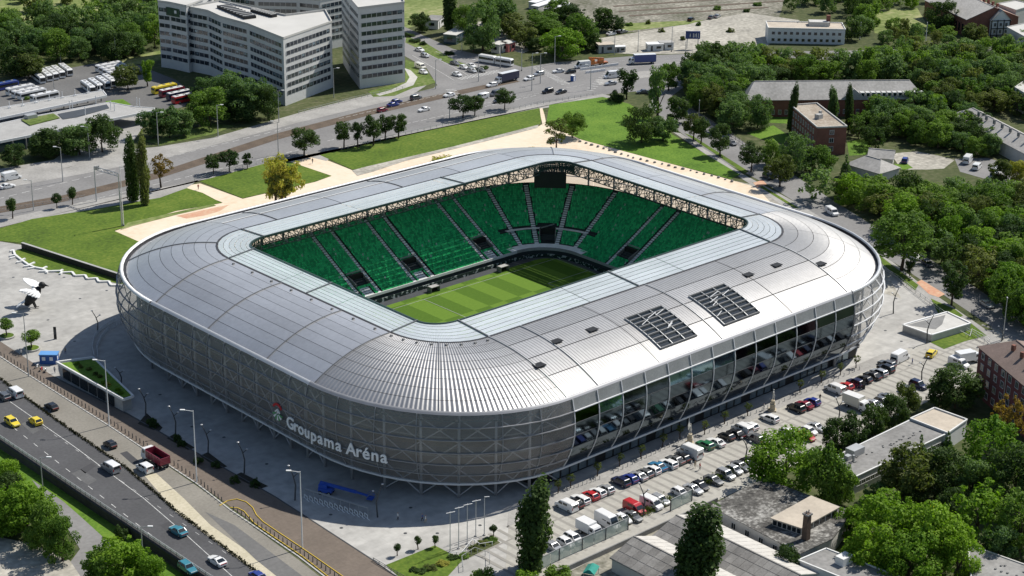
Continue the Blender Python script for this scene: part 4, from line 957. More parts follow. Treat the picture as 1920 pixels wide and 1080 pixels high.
# trees round the office block and bus station
grp = 'trees between office block and boulevard'
for i, (bx, by, ty, w_, lf) in enumerate([(428, 210, 135, 84, 'blue'), (468, 222, 145, 92, 'blue'), (395, 235, 165, 84, 'mid'), (503, 226, 160, 56, 'dark'), (446, 228, 178, 60, 'dark'), (385, 190, 145, 50, 'blue')]):
    ptree(bx, by, ty, w_, 'broad', lf, ['greyish tree under the office block, farthest back', 'largest greyish tree at the foot of the office corner', 'lighter round tree left in the office clump', 'dark tree at the right end of the office clump', 'dark low tree in the middle of the office clump', 'greyish tree between buses and office block'][i], grp, clear=.1)
for i, (bx, by, ty, w_) in enumerate([(287, 258, 205, 56), (318, 258, 203, 60), (345, 255, 208, 44)]):
    ptree(bx, by, ty, w_, 'round', 'blue', '%s of three trees on the verge before the red buses, from the left' % ORD[i], grp, clear=.12)
for i, (bx, by, ty, w_) in enumerate([(106, 292, 240, 86), (150, 290, 232, 70), (192, 285, 218, 72), (80, 295, 250, 50)]):
    ptree(bx, by, ty, w_, 'broad', 'dark' if i != 1 else 'blue', ['dark tree before the bus station, second from the left', 'grey green tree in the middle before the bus station', 'tall dark tree at the right end before the bus station', 'dark tree at the left before the bus station'][i], 'trees before the bus station', clear=.08)
ptree(28, 312, 272, 44, 'round', 'dark', 'dark shrubby tree at the left edge below the bus canopy', clear=.1)
ptree(240, 168, 122, 56, 'round', 'olive', 'olive tree at the right of the bus yard', clear=.15)
ptree(277, 162, 115, 28, 'vase', 'bright', 'narrow bright green tree behind the bus yard', clear=.2)
ptree(50, 185, 172, 22, 'bush', 'mid', 'small shrub between the parked coaches', name='shrub', cat='shrub')
ptree(34, 140, 82, 84, 'broad', 'dark', 'large dark tree left above the bus yard', clear=.05)
ptree(55, 148, 100, 54, 'round', 'olive', 'paler tree in front of the large dark one at the bus yard', clear=.15)
# middle background
for i, (bx, by, ty, w_, sh, lf) in enumerate([(786, 60, 25, 40, 'round', 'dark'), (843, 62, -16, 26, 'poplar', 'dark'), (905, 96, 4, 70, 'broad', 'blue'), (888, 98, 52, 56, 'loose', 'blue'), (945, 62, -4, 60, 'round', 'blue'), (968, 72, 28, 62, 'round', 'olive'), (985, 90, 52, 50, 'round', 'olive'), (1012, 66, 22, 74, 'broad', 'mid'), (1054, 108, 56, 80, 'broad', 'bright'), (1088, 92, 28, 64, 'broad', 'mid'), (1128, 58, 14, 42, 'round', 'dark'), (1152, 60, 30, 40, 'round', 'dark'), (870, 70, 10, 50, 'broad', 'mid'), (1030, 75, 40, 60, 'broad', 'mid'), (1105, 95, 62, 44, 'round', 'dark'), (1005, 95, 70, 36, 'round', 'dark'), (925, 50, -12, 60, 'round', 'mid'), (1070, 50, 8, 60, 'broad', 'dark'), (1045, 40, 0, 50, 'round', 'mid')]):
    ptree(bx, by, ty, w_, sh, lf, ['dark round tree beside the office tower verge', 'tall dark poplar above the scrap yard', 'tall greyish tree in the middle of the scrap yard', 'ragged tree before the white tram', 'tree at the top edge right of the dark poplar', 'olive crown left of the bright green trees', 'small olive tree above the pink stall', 'broad tree at the top behind the olive ones', 'brightest green tree left of the small grey kiosk', 'tall green tree directly behind the brightest one', 'dark tree beside the grass strip of the railway yard', 'small dark tree at the left end of the grass strip', 'broad tree between office tower and poplar', 'broad tree behind the brightest green one', 'dark tree hugging the small grey kiosk', 'low dark tree below the broad one', 'high tree at the top edge above the scrap yard', 'dark crown at the top edge left of the railway yard', 'tree at the top edge before the white sheds'][i], 'trees behind the boulevard', clear=.08)

# woods: every tree is its own thing
def inside(p, poly):
    x, y = p; c = False
    for (x0, y0), (x1, y1) in zip(poly, poly[1:]+poly[:1]):
        if (y0 > y) != (y1 > y) and x < (x1-x0)*(y-y0)/(y1-y0)+x0: c = not c
    return c
COLW = {'mid': 'mid green', 'dark': 'dark green', 'blue': 'greyish green', 'bright': 'bright green', 'yellow': 'yellowish', 'olive': 'olive green', 'autumn': 'brownish'}
FAR = []
def ordinal(i):
    return ORD[i] if i < len(ORD) else '%dth' % (i+1)
def wood(poly, n, hr, rr, leaves, label, group, dmin=.75, shapes=('round', 'broad', 'broad', 'loose'), lvl=0., holes=(), far=None):
    """far: fraction of the trees, those farthest off, that go into the one joined woodland"""
    W = [at(x, y, lvl) for x, y in poly]; P_ = [(p.x, p.y) for p in W]
    H_ = [[(at(x, y, lvl).x, at(x, y, lvl).y) for x, y in hp] for hp in holes]
    xs = [p[0] for p in P_]; ys = [p[1] for p in P_]; got = []; tries = 0
    while len(got) < n and tries < n*80:
        tries += 1
        p = (random.uniform(min(xs), max(xs)), random.uniform(min(ys), max(ys)))
        if not inside(p, P_) or any(inside(p, h) for h in H_): continue
        r_ = random.uniform(*rr)
        if any((p[0]-q[0])**2+(p[1]-q[1])**2 < (dmin*(r_+q[2]))**2 for q in got): continue
        got.append((p[0], p[1], r_, random.uniform(*hr)*(.7+.3*r_/rr[1]), random.choice(shapes), random.choice(leaves)))
    got.sort(key=lambda q: -px_m((q[0], q[1], 5)))
    nf = int(round(len(got)*(far or 0)))
    near, away = got[:len(got)-nf], got[len(got)-nf:]
    FAR.extend(away)
    near.sort(key=lambda q: pr((q[0], q[1], 5))[0]); cnt = {}
    tot = {}
    for q in near: tot[q[5]] = tot.get(q[5], 0)+1
    for q in near:
        i = cnt.get(q[5], 0); cnt[q[5]] = i+1
        lab = COLW[q[5]]+' '+label+(', %s from left' % ordinal(i) if tot[q[5]] > 1 else '')
        tree((q[0], q[1], lvl), q[3], q[2], q[4], q[5], lab, group, clear=.06)
def far_wood():
    V, F_, MI = [], [], []; mats = list(LF); o = 0
    cache = {}
    for s_, ms in CR.items():
        for i, me in enumerate(ms):
            a = np.empty(len(me.vertices)*3, np.float32); me.vertices.foreach_get('co', a); cache[s_, i] = a.reshape(-1, 4, 3)[::2].reshape(-1, 3)
    for j, (x, y, r_, h, sh, lf) in enumerate(FAR):
        a = cache[sh, j % len(CR[sh])]; t = random.uniform(0, 6.28); c, s_ = math.cos(t), math.sin(t); q = a.copy()
        # fewer leaves, each a little larger
        q = q.reshape(-1, 4, 3); m_ = q.mean(1, keepdims=True); q = (m_+(q-m_)*1.35).reshape(-1, 3)
        V.append(np.stack([x+(q[:, 0]*c-q[:, 1]*s_)*r_, y+(q[:, 0]*s_+q[:, 1]*c)*r_, h*.05+q[:, 2]*h*.475], 1)); MI.append(np.full(len(q)//4, mats.index(lf), np.int32))
    V = np.concatenate(V).astype(np.float32); MI = np.concatenate(MI); nl = len(V)//4
    me = bpy.data.meshes.new('woodland'); me.vertices.add(nl*4); me.vertices.foreach_set('co', V.ravel()); me.loops.add(nl*4); me.loops.foreach_set('vertex_index', np.arange(nl*4, dtype=np.int32))
    me.polygons.add(nl); me.polygons.foreach_set('loop_start', np.arange(0, nl*4, 4, dtype=np.int32))
    for k in mats: me.materials.append(LF[k])
    me.polygons.foreach_set('material_index', MI); me.update(); me.validate()
    o = bpy.data.objects.new('woodland', me); col.objects.link(o); tag(o, 'far woods along the top of the view, read as one leafy mass', 'woodland', None, 'stuff')
wood([(-60, 40), (60, 62), (140, 40), (250, 25), (300, 22), (300, 95), (235, 112), (150, 118), (75, 110), (-60, 110)], 60, (10, 15), (4.8, 7.2), ['blue', 'blue', 'mid', 'dark'], 'tree in the wood left of the office block', 'wood left of the office block', far=.55)
wood([(-60, -20), (150, -20), (300, -20), (300, 15), (210, 22), (120, 20), (-60, 30)], 16, (7, 11), (3.5, 6), ['mid', 'olive', 'blue'], 'scattered tree on the dry meadow at the top left', 'trees on the top left meadow', 1.2, far=1.)
wood([(1300, 140), (1340, 122), (1420, 122), (1440, 142), (1600, 142), (1650, 126), (1720, 122), (1930, 118), (1960, 190), (1760, 205), (1700, 158), (1460, 165), (1390, 190), (1380, 235), (1300, 200), (1290, 150)], 150, (9, 14.5), (4.4, 6.8), ['mid', 'mid', 'dark', 'blue', 'blue', 'olive'], 'tree in the wood behind the slate roofed building', 'wood behind the slate roofed building', .56, far=.55)
wood([(1450, 10), (1520, -20), (1640, -20), (1640, 60), (1600, 85), (1590, 40), (1500, 30)], 22, (8, 13), (4, 6), ['dark', 'mid', 'blue'], 'tree in the grove', 'grove', far=1.)
wood([(1650, -20), (1760, -20), (1745, 30), (1720, 20), (1640, 22)], 10, (7, 10), (3, 5), ['mid', 'bright', 'olive'], 'tree', 'bushes at the clearing', far=1.)
wood([(1650, 55), (1750, 62), (1830, 80), (1920, 80), (1960, 92), (1650, 96)], 22, (5, 9), (2.6, 4.4), ['blue', 'olive', 'mid'], 'low tree', 'belt', far=1.)
ptree(1766, 55, 0, 56, 'broad', 'dark', 'large dark tree beside the tiled hall at the top right', clear=.05)
ptree(1825, 80, 45, 46, 'round', 'olive', 'olive tree before the half timbered house', clear=.1)
wood([(1640, 225), (1760, 205), (1800, 225), (1850, 260), (1860, 300), (1760, 285), (1680, 262), (1620, 250)], 42, (7, 11), (3.4, 5.4), ['mid', 'mid', 'dark', 'bright', 'blue'], 'tree between brick block and long grey roof', 'garden trees behind the brick block', .58)
wood([(1600, 250), (1665, 262), (1640, 286), (1602, 280)], 5, (7, 10), (3, 4.4), ['dark', 'mid'], 'tree right beside the red brick block', 'trees beside the brick block', .8)
wood([(1760, 205), (1900, 165), (1960, 200), (1960, 235), (1860, 215), (1800, 215)], 16, (8, 12), (4, 5.6), ['mid', 'blue', 'olive'], 'tree behind the long grey roof at the right', 'trees behind the long grey roof', .7)
for i, (bx, by, ty, w_, lf) in enumerate([(1300, 262, 215, 40, 'olive'), (1314, 270, 222, 32, 'dark'), (1350, 292, 235, 46, 'dark'), (1408, 322, 270, 46, 'dark'), (1462, 350, 292, 56, 'olive')]):
    ptree(bx, by, ty, w_, 'round', lf, '%s street tree on the arena side of the side road, counted from the boulevard' % ORD[i], 'street trees on the side road', clear=.25)
for i, (bx, by, ty, w_, sh, lf) in enumerate([(1480, 250, 160, 16, 'poplar', 'dark'), (1590, 250, 168, 18, 'poplar', 'dark'), (1562, 235, 168, 20, 'poplar', 'blue'), (1420, 240, 180, 50, 'broad', 'blue'), (1370, 245, 190, 60, 'broad', 'blue'), (1520, 190, 158, 50, 'round', 'olive'), (1492, 325, 250, 66, 'broad', 'blue'), (1445, 310, 262, 44, 'round', 'mid'), (1535, 325, 275, 60, 'broad', 'mid'), (1585, 330, 288, 36, 'conifer', 'blue'), (1440, 215, 190, 24, 'round', 'dark')]):
    ptree(bx, by, ty, w_, sh, lf, ['dark poplar left of the red brick block', 'dark poplar right behind the red brick block', 'slim poplar between brick block and slate roof', 'grey tree before the left end of the slate roof', 'broad grey tree left of the slate roofed building', 'olive tree hiding the middle of the slate roof', 'big grey green tree before the red brick block', 'tree left of the big grey green one at the side road', 'green tree at the foot of the red brick wall', 'conical blue green tree left of the low slate house', 'small dark tree on the yard lawn'][i], 'trees round the red brick block', clear=.08)
wood([(1490, 375), (1560, 366), (1620, 374), (1760, 382), (1850, 396), (1930, 390), (1960, 640), (1880, 585), (1800, 530), (1740, 480), (1640, 400), (1560, 385)], 92, (9, 13.5), (4.6, 7), ['mid', 'mid', 'dark', 'blue', 'bright', 'olive'], 'tree in the park right of the side road', 'park right of the side road', .58, far=.2, holes=[[(1800, 300), (1960, 300), (1960, 345), (1820, 340)]])
ptree(1690, 507, 402, 112, 'broad', 'mid', 'big single tree leaning over the side road at the right end of the arena', clear=.28)
ptree(1705, 518, 488, 22, 'vase', 'dark', 'slim young tree just right of the big single one', clear=.2)
ptree(1784, 572, 500, 62, 'vase', 'dark', 'dark street tree beside the orange strip', clear=.2)
ptree(1870, 350, 300, 44, 'round', 'olive', 'olive tree beside the white box van in the far yard', clear=.15)
ptree(1905, 345, 300, 40, 'round', 'yellow', 'yellow green tree at the right edge above the park', clear=.15)
# lower right
for i, (bx, by, ty, w_, sh, lf) in enumerate([(1470, 912, 810, 124, 'broad', 'bright'), (1540, 948, 835, 80, 'round', 'mid'), (1575, 948, 870, 56, 'round', 'mid'), (1600, 840, 780, 56, 'round', 'dark'), (1640, 820, 760, 50, 'round', 'dark'), (1675, 802, 740, 60, 'broad', 'dark'), (1562, 850, 790, 50, 'round', 'dark'), (1700, 780, 720, 46, 'round', 'olive'), (1790, 765, 690, 96, 'broad', 'dark'), (1760, 770, 715, 50, 'round', 'dark'), (1885, 835, 745, 66, 'loose', 'autumn'), (1850, 905, 790, 120, 'broad', 'bright'), (1700, 940, 840, 100, 'round', 'olive'), (1760, 930, 840, 90, 'broad', 'dark'), (1725, 865, 815, 40, 'conifer', 'blue'), (1775, 850, 805, 36, 'conifer', 'blue'), (1820, 940, 860, 80, 'broad', 'blue'), (1900, 960, 840, 110, 'broad', 'dark'), (1830, 1010, 905, 110, 'loose', 'bright'), (1910, 1040, 930, 110, 'broad', 'mid'), (1660, 1040, 930, 120, 'broad', 'bright'), (1740, 1070, 950, 120, 'broad', 'bright'), (1590, 1010, 950, 60, 'round', 'bright'), (1620, 1080, 985, 90, 'round', 'bright'), (1700, 1100, 1000, 110, 'broad', 'bright'), (1790, 1090, 985, 100, 'broad', 'bright'), (1640, 940, 905, 44, 'round', 'blue'), (1870, 1060, 990, 70, 'round', 'blue'), (1475, 1080, 1024, 48, 'round', 'dark'), (1710, 945, 900, 60, 'broad', 'dark'), (1780, 985, 920, 60, 'round', 'dark')]):
    ptree(bx, by, ty, w_, sh, lf, ['big sunlit tree overhanging the near row of parked cars', 'tree between the big sunlit one and the flat roofed school', 'smaller tree hugging the flat grey roof end', 'dark tree left in the hedge row before the car park', 'dark tree in the middle of the hedge row before the car park', 'broad dark tree at the right of the hedge row', 'dark tree just right of the big sunlit one', 'olive tree beside the parked dark cars', 'largest dark tree before the purple brick flats', 'dark tree left of the largest one at the brick flats', 'rust coloured tree below the brick flats', 'bright broad tree under the rust coloured one', 'olive tree before the flat grey roof', 'dark broad tree right of the olive one', 'blue conifer at the white wall of the flat roofed building', 'blue conifer under the tan roof', 'grey tree in the right hand garden', 'dark broad tree at the right edge', 'feathery bright tree beside the red playhouse', 'tree at the right edge below the dark one', 'bright tree above the flat roofed shed, back left', 'bright tree in the middle of the lower right clump', 'small bright tree beside the brick chimney', 'bright tree directly over the flat roofed shed', 'bright tree at the bottom edge of the lower right clump', 'bright tree beside the bottom right grey roof', 'small grey green tree by the white wall corner', 'greyish tree over the bottom right roof', 'dark shrubby tree at the foot of the brick chimney', 'dark low tree in the garden shade', 'dark tree left of the feathery bright one'][i], 'garden trees at lower right', clear=.08)
ptree(992, 1068, 908, 64, 'poplar', 'dark', 'tall dense poplar at the near end of the car park', name='poplar', clear=.02)
ptree(1298, 1120, 968, 92, 'poplar', 'dark', 'thick poplar before the two grey sheds', name='poplar', clear=.02)
ptree(905, 1095, 1052, 52, 'bush', 'mid', 'round bush at the bottom edge beside the garden rail', name='shrub', cat='shrub')
ptree(1046, 1088, 1045, 52, 'bush', 'mid', 'round bush at the foot of the glass fence', name='shrub', cat='shrub')
ptree(985, 1100, 1062, 60, 'bush', 'bright', 'bright bush at the foot of the tall poplar', name='shrub', cat='shrub')
for i, (bx, by, ty, w_, lf) in enumerate([(14, 930, 860, 70, 'bright'), (20, 950, 888, 60, 'dark'), (55, 1008, 915, 100, 'bright'), (12, 1000, 915, 84, 'bright'), (118, 1052, 965, 70, 'mid'), (92, 1030, 940, 74, 'mid'), (225, 1100, 1012, 110, 'bright'), (190, 1110, 1030, 70, 'mid'), (275, 1110, 1040, 70, 'bright')]):
    ptree(bx, by, ty, w_, 'broad', lf, ['bright tree at the left edge below the guard rail', 'dark glossy tree at the left edge', 'largest bright tree on the lower left bank', 'bright tree at the left edge under the dark one', 'tree beside the lower lane', 'tree between the largest bright one and the lower lane', 'bright tree at the bottom beside the lower lane', 'tree at the bottom edge left of the bright one', 'bright tree at the bottom under the road lamp'][i], 'trees below the main road', clear=.05, lvl=LOW)
ptree(228, 1010, 975, 28, 'bush', 'dark', 'dark bush growing at the guard rail', name='shrub', cat='shrub', lvl=LOW)
for i, (px_, py_, w_, lf) in enumerate([(1180, 48, 16, 'mid'), (1215, 45, 12, 'olive'), (1345, 18, 18, 'mid'), (1400, 22, 16, 'dark'), (1240, 60, 14, 'olive'), (1310, 48, 12, 'mid'), (1420, 10, 22, 'mid'), (1370, 60, 16, 'olive'), (1280, 75, 12, 'olive')]):
    b_ = at(px_, py_); tree(b_, 2.6, w_/2/4.5, 'bush', lf, '%s %s bush in the dusty railway yard, counted from the left' % (ORD[[1180, 1215, 1240, 1280, 1310, 1345, 1370, 1400, 1420].index(px_)], COLW[lf]), 'bushes in the railway yard', 'shrub', 'shrub')
far_wood()
# young trees along the shopfronts and in the garden
for i, (px_, py_) in enumerate([(1046, 925), (1070, 915), (1120, 893), (1162, 875), (1202, 860), (1242, 838), (1275, 822), (1321, 815), (1358, 795), (1402, 780), (1500, 736), (1540, 718), (1575, 704), (1605, 690)]):
    b_ = at(px_, py_); tree(b_, 3.6, 1.0, 'loose', 'olive', '%s young street tree along the shopfronts, from the near end' % ORD[i], 'young trees along the shopfronts', clear=.45)
for i, (px_, py_) in enumerate([(745, 1042), (784, 1030), (816, 1027), (925, 1006)]):
    b_ = at(px_, py_); tree(b_, 3.0 if i != 1 else 3.4, .85, 'ball', 'dark', ['smallest young tree at the left tip of the garden lawn', 'young tree in the middle of the garden edge', 'young tree at the top corner of the garden lawn', 'young tree beyond the flagpoles'][i], 'young garden trees', clear=.4)
for i, (px_, py_, w_, lf) in enumerate([(790, 1072, 20, 'dark'), (806, 1066, 26, 'olive'), (830, 1058, 24, 'yellow'), (850, 1046, 20, 'dark'), (776, 1070, 16, 'dark'), (905, 1020, 24, 'olive'), (920, 1014, 24, 'mid'), (890, 1030, 22, 'olive'), (870, 1044, 22, 'mid')]):
    b_ = at(px_, py_); tree(b_, 1.1, w_/2/8, 'bush', lf, '%s low garden shrub counted from the left of the garden' % ORD[i], 'low shrubs in the garden', 'shrub', 'shrub')
for i, (px_, py_) in enumerate([(284, 795), (289, 800), (340, 836), (372, 868), (440, 905), (332, 826), (405, 876), (478, 912)]):
    b_ = at(px_, py_); tree(b_, 2.6, 1.2, 'bush', 'dark', '%s dark shrub in the shaded planting beds, from the left' % ORD[i], 'shrubs in the shaded beds', 'shrub', 'shrub')
for i, (px_, py_, w_) in enumerate([(766, 68, 30), (778, 78, 30), (793, 84, 18), (842, 102, 26), (908, 129, 20)]):
    b_ = at(px_, py_); tree(b_, 2.2, w_/2/5.2, 'bush', 'dark', '%s dark shrub on the median of the branch road, from the left' % ORD[i], 'median shrubs', 'shrub', 'shrub')
# low dark brown barrier between main road and service lane, built of leaf faces
hp = [at(x, y) for x, y in barrier_line]
rg = np.random.default_rng(5); vs = []
for a, c in zip(hp[:-1], hp[1:]):
    n_ = int((c-a).length*26)
    for i in range(n_):
        p = a.lerp(c, rg.uniform()); vs.append((p.x+rg.normal()*.22, p.y+rg.normal()*.1, .05+abs(rg.normal())*.2))
mb = MB()
for x, y, z in vs:
    s_ = rg.uniform(.1, .22); d_ = Vector(rg.normal(size=3)).normalized(); t = d_.orthogonal().normalized()*s_; q = d_.cross(t)
    c_ = Vector((x, y, z)); mb.add([c_-t, c_+q, c_+t, c_-q], [(0, 1, 2, 3)])
tag(mb.build('hedge', LF['drydark']), 'low dark hedge between main road and service lane', 'hedge')
mb = MB(); vs = []
for a, c in ((at(1150, 985), at(1255, 935)), (at(1320, 905), at(1420, 862))):
    for i in range(int((c-a).length*90)):
        p = a.lerp(c, rg.uniform()); c_ = Vector((p.x+rg.normal()*.4, p.y+rg.normal()*.6-1., .1+abs(rg.normal())*.6)); s_ = rg.uniform(.1, .24); d_ = Vector(rg.normal(size=3)).normalized(); t = d_.orthogonal().normalized()*s_; q = d_.cross(t); mb.add([c_-t, c_+q, c_+t, c_-q], [(0, 1, 2, 3)])
tag(mb.build('hedge', LF['olive']), 'olive hedge behind the near row of parked cars', 'hedge')
# ------------------------------------------------------------------ buildings
K['office'] = M('office_cladding', (.56, .56, .545), rough=.6, var=.06, scale=.08, fine=.04, fscale=.8)
K['officeroof'] = M('office_roof_sheet', (.50, .49, .46), var=.06, scale=.1)
K['band'] = M('window_band_glass', (.03, .038, .05), rough=.1, var=.5, scale=.35, spec=.8)
K['band_l'] = M('window_band_glass_light', (.2, .26, .30), rough=.15, metal=.4, var=.5, scale=.5)
K['brick'] = M('red_brick', (.20, .085, .06), var=.15, scale=.5, fine=.1, fscale=3)
K['brick_p'] = M('purple_brick', (.16, .055, .055), var=.12, scale=.5, fine=.1, fscale=3)
K['slate'] = ramp3('slate_roof', [(.3, (.27, .26, .24)), (.5, (.38, .365, .34)), (.7, (.5, .48, .45))], .12, 1.1)
K['slate_d'] = ramp3('weathered_sheet_roof', [(.36, (.035, .034, .032)), (.5, (.12, .115, .105)), (.64, (.42, .41, .38))], .12, 1.4, amt=.45)
K['asb'] = M('fibre_cement_roof', (.23, .22, .205), var=.18, scale=.35, fine=.14, fscale=2.5, isl=.0)
_oi = K['asb'].node_tree.nodes.new('ShaderNodeObjectInfo'); _mr = K['asb'].node_tree.nodes.new('ShaderNodeMapRange'); _mr.inputs[3].default_value = .72; _mr.inputs[4].default_value = 1.2; _b = K['asb'].node_tree.nodes['Principled BSDF']; _src = _b.inputs['Base Color'].links[0].from_socket; _vm = K['asb'].node_tree.nodes.new('ShaderNodeVectorMath'); _vm.operation = 'SCALE'; K['asb'].node_tree.links.new(_oi.outputs['Random'], _mr.inputs[0]); K['asb'].node_tree.links.new(_src, _vm.inputs[0]); K['asb'].node_tree.links.new(_mr.outputs[0], _vm.inputs['Scale']); K['asb'].node_tree.links.new(_vm.outputs[0], _b.inputs['Base Color'])
K['asb_sun'] = M('sunlit_fibre_cement_roof', (.5, .48, .44), var=.08, scale=.4)  # lit copy of the fibre cement: sunlight put into the sunward slope's colour
K['tile'] = M('pink_tile_roof', (.36, .23, .18), var=.12, scale=.3, fine=.15, fscale=2)
K['tile_b'] = M('brown_tile_roof', (.21, .155, .13), var=.1, scale=.3, fine=.12, fscale=2)
K['felt'] = M('roofing_felt', (.22, .215, .205), var=.28, scale=.12, fine=.16, fscale=1.0)
K['felt_tan'] = M('tan_roofing', (.47, .41, .33), var=.1, scale=.2, fine=.08, fscale=1)
K['gravelroof'] = ramp3('gravel_roof', [(.34, (.2, .155, .12)), (.5, (.33, .28, .22)), (.66, (.45, .41, .35))], .12, 1.2)
K['render'] = M('pale_render', (.50, .49, .46), var=.08, scale=.3, fine=.06, fscale=1.5)
K['render_w'] = M('white_render', (.66, .66, .64), var=.05, scale=.3)
K['frame'] = M('window_frame', (.55, .55, .53), rough=.5, var=.05)

def up_px(poly, z):
    return ccw([(at(x, y, z).x, at(x, y, z).y) for x, y in poly])
WIN = {}
def window_mesh(w_, h_, fr=True):
    k = (round(w_, 2), round(h_, 2), fr)
    if k not in WIN:
        mb = MB()
        if fr:
            for c, d in (((0, .04, h_/2), (w_+.24, .12, .12)), ((0, .04, -h_/2), (w_+.24, .16, .12)), ((-w_/2, .04, 0), (.12, .12, h_)), ((w_/2, .04, 0), (.12, .12, h_)), ((0, .03, 0), (.08, .1, h_))): mb.box(c, d)
        mb.m = 1; mb.box((0, 0, 0), (w_, .1, h_))
        WIN[k] = mb.mesh('window', [K['frame'], K['glass_dark']])
    return WIN[k]
def windows(root, a, c, zs, n, w_, h_, m0=.08, fr=True, skip=0.):
    """windows along the wall from a to c (outside on the right hand of a->c)"""
    d = Vector((c[0]-a[0], c[1]-a[1], 0)); L_ = d.length; d.normalize(); o_ = Vector((d.y, -d.x, 0)); rl = Vector(root_loc(root))
    me = window_mesh(w_, h_, fr)
    for z in zs:
        for i in range(n):
            if random.random() < skip: continue
            p = Vector((a[0], a[1], z))+d*(L_*(m0+(1-2*m0)*(i+.5)/n))+o_*.04-rl
            inst('window', me, root, p, math.atan2(d.y, d.x)+math.pi)
def building(name, poly, h, wall, roof, label, cat='building', z0=0., parapet=.35, over=0., cap=None):
    """flat roofed block on a counter-clockwise footprint"""
    c = Vector((sum(p[0] for p in poly)/len(poly), sum(p[1] for p in poly)/len(poly), z0))
    e = empty(name, c, 0, label, cat)
    mb = MB(); mb.prism(poly, z0-.2, h); mb.build('wall', wall, e)
    ins = [(c.x+(p[0]-c.x)*(1+over), c.y+(p[1]-c.y)*(1+over)) for p in poly]
    mb = MB(); mb.prism(ins, h+.01, h+.16); rf = mb.build('roof', roof, e)
    if parapet:
        mb = MB(); n = len(ins)
        for i in range(n): mb.bar((*ins[i], h+.16+parapet/2), (*ins[(i+1) % n], h+.16+parapet/2), .35, parapet)
        mb.build('parapet', cap or wall, rf)
    return e
def gable(name, a, b_, wd, he, hr, wall, roof, label, cat='house', hip=0., over=.4, roof2=None):
    """house with its ridge from a to b_ (middle of the ends), width wd, eave he, ridge hr"""
    a = Vector((a[0], a[1], 0)); b_ = Vector((b_[0], b_[1], 0)); d = (b_-a).normalized(); s = Vector((-d.y, d.x, 0))*wd/2
    c = (a+b_)/2; e = empty(name, c, 0, label, cat)
    foot = ccw([tuple((a-s)[:2]), tuple((b_-s)[:2]), tuple((b_+s)[:2]), tuple((a+s)[:2])])
    mb = MB(); mb.prism(foot, -.2, he)
    if hip == 0:
        for q in (a, b_): mb.add([tuple(q-s)[:2]+(he,), tuple(q+s)[:2]+(he,), (q.x, q.y, hr)], [(0, 1, 2)])
    mb.build('wall', wall, e)
    so = s*(1+2*over/wd); A = a-d*over; B_ = b_+d*over; dz = (hr-he)*(2*over/wd)
    ra = a+d*hip if hip else A; rb = b_-d*hip if hip else B_
    t = .18
    for k, sg in enumerate((-1, 1)):
        mb = MB(); q = [A+so*sg, B_+so*sg, rb, ra]
        z = [he-dz, he-dz, hr, hr]
        lo = [(p.x, p.y, zz) for p, zz in zip(q, z)]; hi = [(p.x, p.y, zz+t) for p, zz in zip(q, z)]
        mb.add(lo+hi, [(3, 2, 1, 0), (4, 5, 6, 7), (0, 1, 5, 4), (1, 2, 6, 5), (2, 3, 7, 6), (3, 0, 4, 7)])
        mb.build('roof_slope', roof2 if (roof2 and sg == 1) else roof, e)
    if hip:
        for q, rr in ((A, ra), (B_, rb)):
            mb = MB(); lo = [(*(q-so)[:2], he-dz), (*(q+so)[:2], he-dz), (rr.x, rr.y, hr)]
            mb.add(lo+[(x, y, z+t) for x, y, z in lo], [(0, 1, 2), (3, 4, 5), (0, 1, 4, 3), (1, 2, 5, 4), (2, 0, 3, 5)]); mb.build('roof_hip', roof, e)
    if 'shed' == name:      # sheets laid over the slopes
        L_ = (B_-A).length; nn = int(L_/2.0)
        for k, sg in enumerate((-1, 1)):
            mt_ = roof2 if (roof2 and sg == 1) else roof
            for i in range(nn):
                for j in range(3):
                    u0, u1 = (i+.03)/nn, (i+.97)/nn; v0, v1 = (j+.03)/3, (j+.99)/3; q4 = []
                    for uu, vv in ((u0, v0), (u1, v0), (u1, v1), (u0, v1)):
                        p_ = A.lerp(B_, uu)+so*sg*(1-vv); z_ = (he-dz)*(1-vv)+hr*vv+t+.03+.03*(vv == v0)+random.uniform(0, .02); q4.append((p_.x, p_.y, z_))
                    mb = MB(); mb.add(q4+[(x, y, z-.04) for x, y, z in q4], [(0, 1, 2, 3), (7, 6, 5, 4), (0, 4, 5, 1), (1, 5, 6, 2), (2, 6, 7, 3), (3, 7, 4, 0)]); mb.build('roof_sheet', mt_, e)
    mb = MB(); mb.bar((ra.x, ra.y, hr+t+.02), (rb.x, rb.y, hr+t+.02), .35, .18); mb.build('ridge', roof, e)
    return e, foot

